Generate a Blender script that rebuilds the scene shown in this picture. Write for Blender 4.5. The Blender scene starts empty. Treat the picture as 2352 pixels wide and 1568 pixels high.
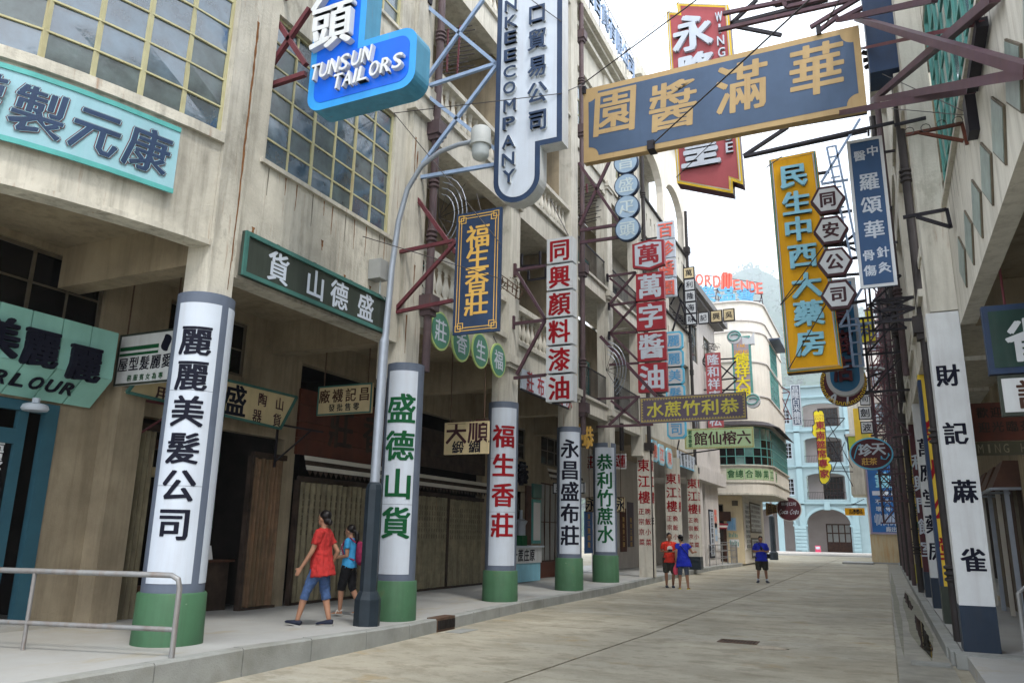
import bpy, bmesh, math, random
from mathutils import Vector, Matrix
random.seed(7)
R_ = math.radians
SC = bpy.context.scene
COL = SC.collection
# ---------------------------------------------------------------- camera
W0, H0, F0 = 2352.0, 1568.0, 1775.0            # the photograph's width, height, focal length in the same units
yv = Vector((859, -456, -F0)).normalized()
zv = Vector((138, 7054, -F0)); zv = (zv - zv.dot(yv)*yv).normalized()
xv = yv.cross(zv)
CAMR = Matrix((xv, yv, zv))
CAMP = Vector((0, 0, 1.6))
cd = bpy.data.cameras.new('camera'); cam = bpy.data.objects.new('camera', cd); COL.objects.link(cam)
cam.matrix_world = Matrix.Translation(CAMP) @ CAMR.to_4x4()
cd.sensor_width = 36; cd.lens = 36*F0/W0; cd.clip_end = 9000; cd.clip_start = .1
SC.camera = cam
# ---------------------------------------------------------------- light
EL, AZ = 58, 128                                # sun elevation, azimuth (from +Y clockwise)
w = bpy.data.worlds.new('World'); SC.world = w; w.use_nodes = True
nt = w.node_tree; nt.nodes.clear()
wo = nt.nodes.new('ShaderNodeOutputWorld'); bg = nt.nodes.new('ShaderNodeBackground')
sky = nt.nodes.new('ShaderNodeTexSky'); sky.sky_type = 'NISHITA'; sky.sun_disc = False
sky.sun_elevation = R_(EL); sky.sun_rotation = R_(AZ); sky.air_density = 1.0; sky.dust_density = 3.0
tc = nt.nodes.new('ShaderNodeTexCoord'); ns = nt.nodes.new('ShaderNodeTexNoise'); ns.inputs['Scale'].default_value = 2.2; ns.inputs['Detail'].default_value = 4
mr = nt.nodes.new('ShaderNodeMapRange'); mr.inputs['From Min'].default_value = .3; mr.inputs['From Max'].default_value = .75; mr.inputs['To Min'].default_value = .5; mr.inputs['To Max'].default_value = 1.0
mx = nt.nodes.new('ShaderNodeMix'); mx.data_type = 'RGBA'
nt.links.new(tc.outputs['Generated'], ns.inputs['Vector']); nt.links.new(ns.outputs['Fac'], mr.inputs['Value'])
nt.links.new(mr.outputs['Result'], mx.inputs[0]); nt.links.new(sky.outputs['Color'], mx.inputs[6])
mx.inputs[7].default_value = (18.5, 19.2, 20.5, 1)       # bright even cloud cover
nt.links.new(mx.outputs[2], bg.inputs['Color']); bg.inputs['Strength'].default_value = .105
nt.links.new(bg.outputs['Background'], wo.inputs['Surface'])
sl = bpy.data.lights.new('sun', 'SUN'); sl.energy = 1.5; sl.angle = R_(10); sl.color = (1, .96, .9)
so = bpy.data.objects.new('sun', sl); COL.objects.link(so)
sd = Vector((math.sin(R_(AZ))*math.cos(R_(EL)), math.cos(R_(AZ))*math.cos(R_(EL)), math.sin(R_(EL))))
so.rotation_euler = sd.to_track_quat('Z', 'Y').to_euler(); so.location = (0, 0, 60)
SC.view_settings.view_transform = 'Standard'; SC.view_settings.look = 'None'; SC.view_settings.gamma = 1
SC.view_settings.use_curve_mapping = False; SC.view_settings.exposure = .62
SC.cycles.max_bounces = 8; SC.cycles.diffuse_bounces = 4; SC.cycles.volume_bounces = 1

# ---------------------------------------------------------------- measuring the photograph: a pixel's ray met with a real plane
def P(x, y, X=None, Y=None, Z=None):
    d = CAMR @ Vector((x-W0/2, H0/2-y, -F0))
    t = ((X-CAMP.x)/d.x) if X is not None else ((Y-CAMP.y)/d.y) if Y is not None else ((Z-CAMP.z)/d.z)
    return CAMP + d*t
def zc(ox, oy, s):                              # pixel of an enlarged crop of the photograph
    return lambda x, y: ((ox+x*s)/1.5064, (oy+y*s)/1.5064)
# ---------------------------------------------------------------- mesh building
OFF = {}
SPLIT = {'sill', 'bow_wall', 'pier', 'parapet', 'floor_slab', 'pilaster', 'coping', 'ledge', 'steps', 'hook', 'clamp', 'string_course', 'back_wall_strip', 'band', 'balcony_box', 'stripe', 'quoin_strip', 'loggia_wall', 'sheet_print', 'balcony_wall_', 'moulding', 'border', 'trim', 'arcade_ceiling'}
class MB:
    def __init__(s): s.v = []; s.f = []; s.m = []; s.ch = []
    def add(s, vs, fs, m=0):
        n = len(s.v); s.ch.append((n, len(s.f), m)); s.v += [tuple(v) for v in vs]; s.f += [tuple(i+n for i in f) for f in fs]; s.m += [m]*len(fs)
    def box(s, x0, x1, y0, y1, z0, z1, m=0):
        if x0 > x1: x0, x1 = x1, x0
        if y0 > y1: y0, y1 = y1, y0
        if z0 > z1: z0, z1 = z1, z0
        s.add([(x0,y0,z0),(x1,y0,z0),(x1,y1,z0),(x0,y1,z0),(x0,y0,z1),(x1,y0,z1),(x1,y1,z1),(x0,y1,z1)],
              [(0,3,2,1),(4,5,6,7),(0,1,5,4),(1,2,6,5),(2,3,7,6),(3,0,4,7)], m)
    def bar(s, p, q, w, h=None, m=0):
        p = Vector(p); q = Vector(q); h = h or w; d = (q-p)
        if d.length < 1e-6: return
        d.normalize(); up = Vector((0,0,1)) if abs(d.z) < .9 else Vector((0,1,0))
        a = d.cross(up).normalized()*w/2; b = a.cross(d).normalized()*h/2
        vs = [p-a-b, p+a-b, p+a+b, p-a+b, q-a-b, q+a-b, q+a+b, q-a+b]
        s.add(vs, [(0,1,2,3),(7,6,5,4),(0,4,5,1),(1,5,6,2),(2,6,7,3),(3,7,4,0)], m)
    def tube(s, pts, r, n=8, m=0, cap=True):
        pts = [Vector(p) for p in pts]; rr = r if isinstance(r, (list, tuple)) else [r]*len(pts)
        rings = []; prev = None
        for i, p in enumerate(pts):
            d = (pts[min(i+1, len(pts)-1)]-pts[max(i-1, 0)]).normalized()
            if prev is None:
                up = Vector((0,0,1)) if abs(d.z) < .9 else Vector((0,1,0)); a = d.cross(up).normalized()
            else:
                a = (prev-d*prev.dot(d)).normalized()
            prev = a; b = d.cross(a)
            rings.append([p+(a*math.cos(2*math.pi*k/n)+b*math.sin(2*math.pi*k/n))*rr[i] for k in range(n)])
        vs = [v for rg in rings for v in rg]; fs = []
        for i in range(len(pts)-1):
            for k in range(n):
                k2 = (k+1) % n; fs.append((i*n+k, i*n+k2, (i+1)*n+k2, (i+1)*n+k))
        if cap: fs.append(tuple(range(n))[::-1]); fs.append(tuple((len(pts)-1)*n+k for k in range(n)))
        s.add(vs, fs, m)
    def lathe(s, c, prof, n=16, m=0, a0=0, a1=360, sx=1, sy=1):
        full = abs(a1-a0) >= 359.9; k = n if full else n+1; vs = []
        for r, z in prof:
            for i in range(k):
                a = R_(a0+(a1-a0)*i/n); vs.append((c[0]+r*sx*math.cos(a), c[1]+r*sy*math.sin(a), c[2]+z))
        fs = []
        for j in range(len(prof)-1):
            for i in range(n):
                i2 = (i+1) % k; fs.append((j*k+i, j*k+i2, (j+1)*k+i2, (j+1)*k+i))
        if full and prof[0][0] > 1e-4: fs.append(tuple(range(k))[::-1])
        if full and prof[-1][0] > 1e-4: fs.append(tuple((len(prof)-1)*k+i for i in range(k)))
        s.add(vs, fs, m)
    def plate(s, pts, d, m=0, ms=None):          # polygon given as 3D points (counter-clockwise seen from the front) with thickness vector d pointing back
        d = Vector(d); pts = [Vector(p) for p in pts]; n = len(pts)
        s.add(pts, [tuple(range(n))], m)
        ms = m if ms is None else ms
        s.add(pts+[p+d for p in pts], [(i, i+n, (i+1) % n+n, (i+1) % n) for i in range(n)]+[tuple(range(2*n-1, n-1, -1))], ms)
    def quad(s, a, b, c, d, m=0): s.add([a, b, c, d], [(0,1,2,3)], m)
    def build(s, name, mat, parent=None, smooth=False, origin=None):
        if parent is not None and name in SPLIT and len(s.ch) > 1:      # pieces one could lift off singly stay separate objects
            ch = s.ch+[(len(s.v), len(s.f), 0)]
            for (v0, f0, mi), (v1, f1, _) in zip(ch, ch[1:]):
                b = MB(); b.v = s.v[v0:v1]; b.f = [tuple(i-v0 for i in f) for f in s.f[f0:f1]]; b.m = s.m[f0:f1]; o = b.build(name, mat, parent, smooth)
            return o
        me = bpy.data.meshes.new(name); o = bpy.data.objects.new(name, me); COL.objects.link(o)
        if parent is not None: off = OFF[parent.name]; o.parent = parent
        else:
            if origin is None:
                xs = [v[0] for v in s.v]; ys = [v[1] for v in s.v]; zs = [v[2] for v in s.v]
                origin = ((min(xs)+max(xs))/2, (min(ys)+max(ys))/2, min(zs))
            off = Vector(origin); o.location = off
        OFF[o.name] = Vector(off)
        me.from_pydata([(v[0]-off[0], v[1]-off[1], v[2]-off[2]) for v in s.v], [], s.f)
        mats = mat if isinstance(mat, (list, tuple)) else [mat]
        for mt in mats: me.materials.append(mt)
        if len(mats) > 1:
            for p, mi in zip(me.polygons, s.m): p.material_index = mi
        if smooth:
            me.polygons.foreach_set('use_smooth', [True]*len(me.polygons))
            try: me.set_sharp_from_angle(angle=R_(40))
            except Exception: pass
        me.update(); return o
def tag(o, label=None, cat=None, group=None, kind=None):
    if label: o['label'] = label
    if cat: o['category'] = cat
    if group: o['group'] = group
    if kind: o['kind'] = kind
    return o
def thing(name, loc, label, cat, group=None):
    o = bpy.data.objects.new(name, None); COL.objects.link(o); o.location = loc; o.empty_display_size = .3
    OFF[o.name] = Vector(loc); return tag(o, label, cat, group)
def inst(me, name, parent, loc, rot=None, scale=None):
    o = bpy.data.objects.new(name, me); COL.objects.link(o)
    if parent is not None: o.parent = parent; o.location = Vector(loc)-OFF[parent.name]
    else: o.location = loc
    OFF[o.name] = Vector(loc)
    if rot: o.rotation_euler = rot
    if scale: o.scale = scale
    return o
def local_mesh(mb, name, mat, smooth=False):
    me = bpy.data.meshes.new(name); me.from_pydata(mb.v, [], mb.f)
    mats = mat if isinstance(mat, (list, tuple)) else [mat]
    for mt in mats: me.materials.append(mt)
    if len(mats) > 1:
        for p, mi in zip(me.polygons, mb.m): p.material_index = mi
    if smooth:
        me.polygons.foreach_set('use_smooth', [True]*len(me.polygons))
        try: me.set_sharp_from_angle(angle=R_(40))
        except Exception: pass
    me.update(); return me
# ---------------------------------------------------------------- materials
def mat(name, col, rough=.6, var=.15, scale=3.0, streak=0.0, grime=(.25,.2,.14), rust=0.0, bump=0.0, bscale=40, metal=0, ior=None, col2=None, spec=None, dirt=.0, extra=()):
    m = bpy.data.materials.new(name); m.use_nodes = True; t = m.node_tree; b = t.nodes['Principled BSDF']
    b.inputs['Roughness'].default_value = rough; b.inputs['Metallic'].default_value = metal
    if ior: b.inputs['IOR'].default_value = ior
    b.inputs['Specular IOR Level'].default_value = (.5 if (ior or metal) else .22) if spec is None else spec
    g = t.nodes.new('ShaderNodeNewGeometry'); L = t.links.new
    def noise(sc, vec=None, det=5, rgh=.6):
        n = t.nodes.new('ShaderNodeTexNoise'); n.inputs['Scale'].default_value = sc; n.inputs['Detail'].default_value = det; n.inputs['Roughness'].default_value = rgh
        L(vec if vec else g.outputs['Position'], n.inputs['Vector']); return n.outputs['Fac']
    def rng(o, a, b_, c=0, d=1):
        n = t.nodes.new('ShaderNodeMapRange'); n.inputs[1].default_value = a; n.inputs[2].default_value = b_; n.inputs[3].default_value = c; n.inputs[4].default_value = d; L(o, n.inputs[0]); return n.outputs[0]
    def mix(f, a, b_):
        n = t.nodes.new('ShaderNodeMix'); n.data_type = 'RGBA'
        L(f, n.inputs[0])
        for s_, v in ((6, a), (7, b_)):
            if isinstance(v, tuple): n.inputs[s_].default_value = (*v[:3], 1)
            else: L(v, n.inputs[s_])
        return n.outputs[2]
    c2 = col2 or tuple(max(0, c*(1-var)) for c in col); c1 = tuple(min(1, c*(1+var*.6)) for c in col)
    cur = mix(rng(noise(scale), .3, .7), c2, c1)
    if dirt:
        cur = mix(rng(noise(scale*.35, det=8, rgh=.7), .48, .72, 0, dirt), cur, grime)
    if streak or rust:
        mp = t.nodes.new('ShaderNodeMapping'); mp.inputs['Scale'].default_value = (7, 7, .55); L(g.outputs['Position'], mp.inputs['Vector'])
        if streak: cur = mix(rng(noise(1.0, mp.outputs[0], 6, .65), .46, .74, 0, streak), cur, grime)
        if rust:
            mp2 = t.nodes.new('ShaderNodeMapping'); mp2.inputs['Scale'].default_value = (11, 11, .9); mp2.inputs['Location'].default_value = (3.1, 7.7, 1.3); L(g.outputs['Position'], mp2.inputs['Vector'])
            cur = mix(rng(noise(1.0, mp2.outputs[0], 5, .6), .62, .72, 0, rust), cur, (.22, .09, .03))
    for kind, vec, lo, hi, amt, colr in extra:
        mp3 = t.nodes.new('ShaderNodeMapping'); mp3.inputs['Scale'].default_value = vec; L(g.outputs['Position'], mp3.inputs['Vector'])
        if kind == 'noise': f_ = noise(1.0, mp3.outputs[0], 8, .7)
        else:
            vn = t.nodes.new('ShaderNodeTexVoronoi'); vn.feature = 'DISTANCE_TO_EDGE'; vn.inputs['Scale'].default_value = 1
            wn = t.nodes.new('ShaderNodeTexNoise'); wn.inputs['Scale'].default_value = 1.3; L(mp3.outputs[0], wn.inputs['Vector'])
            ad = t.nodes.new('ShaderNodeVectorMath'); ad.operation = 'MULTIPLY_ADD'; L(wn.outputs['Color'], ad.inputs[0]); ad.inputs[1].default_value = (.9,.9,.9); L(mp3.outputs[0], ad.inputs[2]); L(ad.outputs[0], vn.inputs['Vector']); f_ = vn.outputs['Distance']
        cur = mix(rng(f_, lo, hi, 0, amt) if kind == 'noise' else rng(f_, lo, hi, amt, 0), cur, colr)
    L(cur, b.inputs['Base Color'])
    if bump:
        bn = t.nodes.new('ShaderNodeBump'); bn.inputs['Strength'].default_value = bump; bn.inputs['Distance'].default_value = .02
        L(noise(bscale, det=6), bn.inputs['Height']); L(bn.outputs[0], b.inputs['Normal'])
    return m
M = {}
M['stucco'] = mat('weathered stucco', (.54,.515,.44), .9, .2, 1.1, streak=.6, grime=(.135,.125,.10), rust=.55, bump=.4, bscale=25, dirt=.55, extra=[('noise',(.9,.9,.35),.55,.62,.35,(.55,.53,.46)),('noise',(1.7,1.7,1.1),.6,.68,.5,(.20,.185,.15)),('noise',(25,25,25),.64,.74,.45,(.2,.17,.12))])
M['stucco_light'] = mat('cream stucco', (.58,.56,.49), .9, .14, 1.2, streak=.55, grime=(.2,.185,.15), rust=.4, bump=.3, bscale=25, dirt=.4, extra=[('noise',(1.7,1.7,1.1),.6,.68,.45,(.27,.25,.2))])
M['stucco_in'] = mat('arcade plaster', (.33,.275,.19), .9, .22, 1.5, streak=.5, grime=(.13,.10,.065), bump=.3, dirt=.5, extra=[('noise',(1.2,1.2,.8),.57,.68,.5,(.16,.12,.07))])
M['white_wall'] = mat('whitewashed wall', (.72,.68,.60), .85, .08, .9, streak=.35, grime=(.42,.38,.31), bump=.1, dirt=.2)
M['grey_wall'] = mat('pale grey wall', (.60,.57,.54), .85, .1, 1, streak=.45, grime=(.34,.31,.28), bump=.1, dirt=.25)
M['yellow_wall'] = mat('warm cream wall', (.62,.52,.34), .85, .1, 1, streak=.3, grime=(.4,.3,.18), bump=.1, dirt=.2)
M['blue_wall'] = mat('pale blue wall', (.26,.355,.385), .8, .07, .8, streak=.25, grime=(.18,.27,.29), bump=.1)
M['blue_trim'] = mat('blue moulding', (.29,.42,.46), .8, .06, .8, streak=.2, grime=(.2,.29,.31))
M['loggia'] = mat('loggia wall', (.36,.32,.31), .9, .1, 1)
M['asph'] = mat('road concrete', (.36,.335,.265), .75, .28, .45, bump=.4, bscale=30, dirt=.7, grime=(.15,.125,.075), extra=[('noise',(.7,1.2,1),.5,.64,.55,(.205,.19,.14)),('noise',(1.3,2.3,1),.6,.68,.5,(.14,.125,.09)),('noise',(1.3,2.2,1),.62,.7,.55,(.28,.17,.06)),('noise',(.25,.5,1),.54,.66,.6,(.37,.36,.31)),('noise',(9,14,1),.62,.74,.5,(.13,.12,.09)),('noise',(1.6,2.8,1),.52,.6,.5,(.17,.15,.105)),('noise',(5,7,1),.55,.62,.4,(.2,.18,.13)),('noise',(30,30,1),.55,.7,.45,(.13,.12,.09)),('noise',(.8,1.1,1),.6,.66,.5,(.27,.19,.08))])
M['pave'] = mat('pavement concrete', (.33,.335,.325), .85, .14, .7, bump=.2, dirt=.4, grime=(.24,.2,.13), extra=[('noise',(1.1,.5,1),.56,.7,.55,(.27,.22,.12)),('noise',(8,8,1),.66,.74,.4,(.17,.16,.13))])
M['kerb'] = mat('kerb stone', (.27,.28,.265), .85, .2, 2.5, bump=.4, bscale=60, dirt=.5, grime=(.14,.13,.095))
M['dark'] = mat('dark interior', (.016,.013,.011), .8, .5, 3)  # near-black tone puts the shade of unlit rooms into the colour
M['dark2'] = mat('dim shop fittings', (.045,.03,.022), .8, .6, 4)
M['brown'] = mat('dark brown wood', (.07,.03,.018), .6, .4, 5, streak=.4, grime=(.02,.01,.008))
M['redboard'] = mat('faded red board', (.10,.03,.018), .7, .3, 3, streak=.5, grime=(.06,.03,.02))
M['slat'] = mat('painted steel slat', (.235,.205,.13), .6, .35, 4, streak=.7, grime=(.06,.045,.03), rust=.4)
M['slat_red'] = mat('rusted steel slat', (.17,.10,.055), .65, .4, 4, streak=.7, grime=(.04,.05,.02), rust=.6)
M['white'] = mat('white enamel', (.52,.58,.66), .45, .05, 2, streak=.35, grime=(.36,.36,.38), dirt=.2, extra=[('noise',(14,14,14),.68,.75,.5,(.3,.27,.22))])
M['white_w'] = mat('weathered white enamel', (.62,.65,.66), .5, .08, 3, streak=.35, grime=(.36,.33,.33), dirt=.2)
M['steel_blue'] = mat('slate blue sheet', (.115,.14,.19), .5, .15, 2, streak=.3, grime=(.06,.07,.09))
M['green_base'] = mat('green painted base', (.055,.135,.072), .55, .15, 2, streak=.4, grime=(.03,.06,.03), dirt=.35, extra=[('noise',(14,14,14),.66,.72,.7,(.35,.38,.30)),('noise',(2,2,2),.6,.7,.5,(.10,.085,.04))])
M['ink'] = mat('black lettering', (.010,.011,.022), .7, .2, spec=.1)
M['red_ink'] = mat('crimson lettering', (.27,.008,.014), .7, .2, spec=.1)
M['green_ink'] = mat('green lettering', (.008,.085,.03), .7, .2, spec=.1)
M['gold'] = mat('gold lettering', (.62,.38,.09), .5, .12)
M['sand'] = mat('sand coloured lettering', (.44,.31,.15), .55, .1, 3, streak=.2, grime=(.30,.17,.07), rust=.3)
M['navy'] = mat('navy panel', (.022,.045,.10), .5, .25, 2.5, streak=.4, grime=(.04,.05,.07))
M['slateb'] = mat('slate blue panel', (.065,.105,.18), .5, .14, 1.8, streak=.35, grime=(.05,.08,.13), dirt=.3)
M['blue_face'] = mat('bright blue enamel', (.002,.115,.68), .35, .12, 2, streak=.2, grime=(.01,.07,.35))
M['blue_edge'] = mat('sky blue enamel', (.03,.29,.70), .35, .12, 2, streak=.25, grime=(.04,.2,.4), rust=.25)
M['blue_side'] = mat('dull blue sheet', (.07,.27,.42), .5, .2, 2, streak=.5, grime=(.03,.12,.2), rust=.3)
M['turq'] = mat('pale turquoise panel', (.27,.46,.52), .5, .1, 2, streak=.3, grime=(.16,.42,.42))
M['turq_edge'] = mat('turquoise trim', (.09,.36,.34), .5, .15, 3, streak=.3, grime=(.05,.2,.18))
M['parlour'] = mat('pale green board', (.28,.56,.49), .5, .1, 2, streak=.25, grime=(.16,.38,.32))
M['dkgreen'] = mat('dark green panel', (.035,.045,.035), .55, .2, 2, streak=.4, grime=(.07,.08,.07))
M['dkgreen_edge'] = mat('sea green trim', (.05,.15,.13), .5, .2, 3, streak=.3, grime=(.03,.1,.09))
M['cream'] = mat('cream board', (.60,.50,.30), .6, .12, 3, streak=.3, grime=(.4,.3,.15))
M['leaf'] = mat('disc green', (.07,.22,.15), .5, .12, 3)
M['lime'] = mat('pale yellow green rim', (.42,.55,.20), .5, .1)
M['purple'] = mat('purple steel', (.085,.045,.06), .5, .25, 4, streak=.3, grime=(.1,.045,.025), rust=.3)
M['maroon_steel'] = mat('maroon steel', (.13,.035,.045), .5, .25, 4, streak=.3, grime=(.07,.03,.02), rust=.3)
M['paleblue_steel'] = mat('pale blue steel', (.28,.38,.55), .45, .2, 4, rust=.3, streak=.3, grime=(.15,.2,.3))
M['black_steel'] = mat('black steel', (.018,.016,.022), .5, .3, 4)
M['pipe'] = mat('brown cast iron pipe', (.10,.07,.075), .55, .25, 4, streak=.4, grime=(.05,.03,.03), rust=.2)
M['pipe_dk'] = mat('dark cast iron pipe', (.035,.03,.03), .55, .3, 4, streak=.3, grime=(.02,.02,.02))
M['frame_y'] = mat('cream window frame', (.44,.42,.25), .6, .15, 5, rust=.5, streak=.4, grime=(.3,.22,.1))
M['frame_dk'] = mat('dark window frame', (.13,.11,.08), .6, .3, 5, rust=.5)
M['frame_g'] = mat('green window frame', (.10,.30,.27), .5, .15, 5, rust=.2)
M['glass'] = mat('wired window glass', (.045,.085,.12), .05, .6, 2.5, bump=.08, bscale=7, ior=2.15)
M['glass2'] = mat('dusty wired glass', (.06,.085,.085), .16, .6, 3, bump=.1, bscale=9, ior=1.8)
M['glass_dk'] = mat('dark glass', (.006,.006,.007), .12, .5, 2, ior=1.35)
M['glass_g'] = mat('green tinted glass', (.09,.20,.19), .08, .4, 2, bump=.05, bscale=6, ior=2.0)
M['lampg'] = mat('frosted lamp glass', (.45,.49,.50), .3, .1, 5)
M['lampsteel'] = mat('galvanised lamp pole', (.32,.36,.42), .4, .12, 4, metal=.3)
M['lampdk'] = mat('black green cast base', (.02,.03,.04), .4, .3, 3)
M['rail'] = mat('grey rusty rail', (.24,.245,.245), .5, .2, 5, rust=.9, streak=.5, grime=(.16,.08,.04), metal=.3)
M['awn_w'] = mat('white awning cloth', (.6,.58,.52), .8, .1)
M['awn_r'] = mat('red awning cloth', (.35,.03,.05), .8, .15)
M['red_face'] = mat('signal red panel', (.32,.028,.04), .45, .12, 2, streak=.25, grime=(.22,.02,.03))
M['rose_face'] = mat('faded crimson panel', (.35,.075,.085), .5, .12, 2, streak=.25, grime=(.26,.06,.06))
M['yellow'] = mat('yellow enamel', (.72,.50,.04), .45, .12, 2, streak=.3, grime=(.5,.3,.05), rust=.2)
M['lemon'] = mat('lemon enamel', (.78,.66,.03), .45, .1, 2)
M['orange'] = mat('orange yellow enamel', (.80,.40,.002), .6, .12, 1.2, streak=.3, grime=(.52,.22,.01), rust=.15)
M['cyan'] = mat('pale cyan enamel', (.26,.58,.72), .4, .12, 3, rust=.2)
M['cyan2'] = mat('cyan trim', (.12,.48,.70), .4, .12, 3)
M['mauve'] = mat('dark mauve panel', (.105,.085,.12), .5, .15, 2, streak=.3, grime=(.07,.06,.08))
M['brass'] = mat('dull brass key pattern', (.36,.29,.10), .5, .2, 5)
M['moss'] = mat('olive yellow lettering', (.50,.46,.07), .5, .12)
M['palegreen'] = mat('pale green panel', (.36,.50,.29), .5, .1, 2, streak=.3, grime=(.45,.4,.2))
M['brownink'] = mat('dark red brown lettering', (.05,.016,.022), .5, .2)
M['discblue'] = mat('pale blue disc', (.33,.46,.60), .45, .08, 3)
M['discink'] = mat('white disc lettering', (.56,.66,.68), .5, .08)
M['panelw'] = mat('off white lightbox', (.53,.56,.585), .45, .08, 3, streak=.2, grime=(.45,.4,.35))
M['dkmaroon'] = mat('dark maroon panel', (.075,.013,.02), .4, .25, 2)
M['storeblue'] = mat('store blue panel', (.03,.16,.32), .4, .15, 2)
M['posterblue'] = mat('poster blue', (.02,.12,.36), .5, .3, 1.2)
M['tan'] = mat('stained base wall', (.50,.42,.27), .9, .15, 1, streak=.8, grime=(.45,.24,.08), dirt=.5)
M['skin'] = mat('skin', (.36,.19,.12), .5, .1, 12)
M['skin_dk'] = mat('tanned skin', (.30,.155,.095), .5, .1, 12)
M['hair'] = mat('black hair', (.01,.008,.008), .35, .3, 30)
M['redcloth'] = mat('crinkled red cotton', (.42,.03,.028), .85, .3, 18, bump=.5, bscale=60)
M['redtee'] = mat('red cotton', (.55,.035,.02), .85, .12, 10, bump=.3, bscale=30)
M['denim'] = mat('blue denim', (.06,.11,.24), .85, .35, 22, bump=.3, bscale=60)
M['blackcloth'] = mat('black cloth', (.008,.008,.01), .7, .3, 10, bump=.3, bscale=30)
M['tealtee'] = mat('bright blue cotton', (.05,.32,.62), .8, .15, 12, bump=.2, bscale=30)
M['bluecloth'] = mat('royal blue cotton', (.015,.03,.42), .8, .2, 8, bump=.4, bscale=25)
M['greyjean'] = mat('grey blue denim', (.10,.12,.16), .85, .2, 20, bump=.3, bscale=50)
M['khaki'] = mat('dark khaki cloth', (.035,.035,.028), .85, .25, 15, bump=.3, bscale=40)
M['berry'] = mat('magenta backpack cloth', (.22,.015,.06), .7, .4, 20, bump=.3)
M['shoe'] = mat('dark blue shoe', (.015,.02,.04), .6, .3, 10)
M['sole'] = mat('pale sole', (.35,.35,.33), .7, .1)
M['sandal'] = mat('white sandal strap', (.6,.56,.52), .6, .1)
M['pinkbag'] = mat('pink plastic bag', (.70,.08,.14), .35, .15, 8)
M['wetg'] = mat('wet gutter concrete', (.22,.21,.17), .5, .4, 2.5, bump=.1, dirt=.6, grime=(.06,.055,.03), ior=1.45)
M['puddle'] = mat('puddle water', (.03,.028,.02), .02, .3, 2, ior=1.5)
M['iron'] = mat('rusty iron grate', (.10,.06,.04), .7, .4, 8)
M['hill'] = mat('wooded hillside', (.028,.07,.03), .95, .6, .12, bump=1, bscale=.3, col2=(.012,.035,.018))
M['rust'] = mat('rust stain', (.19,.085,.03), .9, .5, 9, col2=(.11,.05,.02))
M['drip'] = mat('dark drip stain', (.16,.145,.115), .95, .4, 9)
M['right_wall'] = mat('pale weathered right wall', (.63,.61,.54), .9, .12, 1.1, streak=.6, grime=(.3,.28,.23), rust=.25, bump=.25, dirt=.25)
M['herb'] = mat('clear slate blue panel', (.035,.085,.19), .5, .14, 1.8, streak=.3, grime=(.03,.06,.12), dirt=.2)
M['moss_'] = mat('mossy wet edge', (.165,.16,.115), .6, .4, 5)
M['screen'] = mat('white paper', (.7,.7,.7), .6, .05)
M['tabletb'] = mat('blue plastic tray', (.05,.13,.5), .4, .1)
M['tealwood'] = mat('teal door frame', (.03,.095,.13), .5, .15, 3, streak=.2, grime=(.02,.08,.11))
M['pinkred'] = mat('pink plastic', (.6,.07,.14), .5, .1)
M['wire'] = mat('steel wire', (.05,.045,.045), .5, .2)
M['neonpink'] = mat('neon coral', (.75,.16,.12), .4, .1)
M['neonblue'] = mat('neon blue', (.12,.36,.62), .4, .1)
M['curtain'] = mat('pale pane film', (.28,.29,.28), .6, .15, 3)
# ---------------------------------------------------------------- glyphs: outlines from Blender's built-in font, filled flat
_g = {}
def glyph(ch, bold=.02):
    k = (ch, bold)
    if k in _g: return _g[k]
    c = bpy.data.curves.new('g', 'FONT'); c.body = ch; c.resolution_u = 3 if ord(ch) < 256 else 1; c.offset = 0; c.fill_mode = 'FRONT'
    o = bpy.data.objects.new('g', c); S2.collection.objects.link(o)
    VL.update(); dg = VL.depsgraph
    m = bpy.data.meshes.new_from_object(o.evaluated_get(dg))
    vs = [(v.co.x, v.co.y) for v in m.vertices]; fs = [tuple(p.vertices) for p in m.polygons]
    if fs:
        a = 0
        for f in fs[:40]:
            p = [vs[i] for i in f]; a += sum(p[i][0]*p[(i+1) % len(p)][1]-p[(i+1) % len(p)][0]*p[i][1] for i in range(len(p)))
        if a < 0: fs = [f[::-1] for f in fs]
    bpy.data.objects.remove(o); bpy.data.curves.remove(c); bpy.data.meshes.remove(m)
    if vs: bb = (min(v[0] for v in vs), max(v[0] for v in vs), min(v[1] for v in vs), max(v[1] for v in vs))
    else: bb = (0, .3, 0, .5)
    _g[k] = (vs, fs, bb); return _g[k]
S2 = bpy.data.scenes.new('glyph_work'); VL = S2.view_layers[0]
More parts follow.
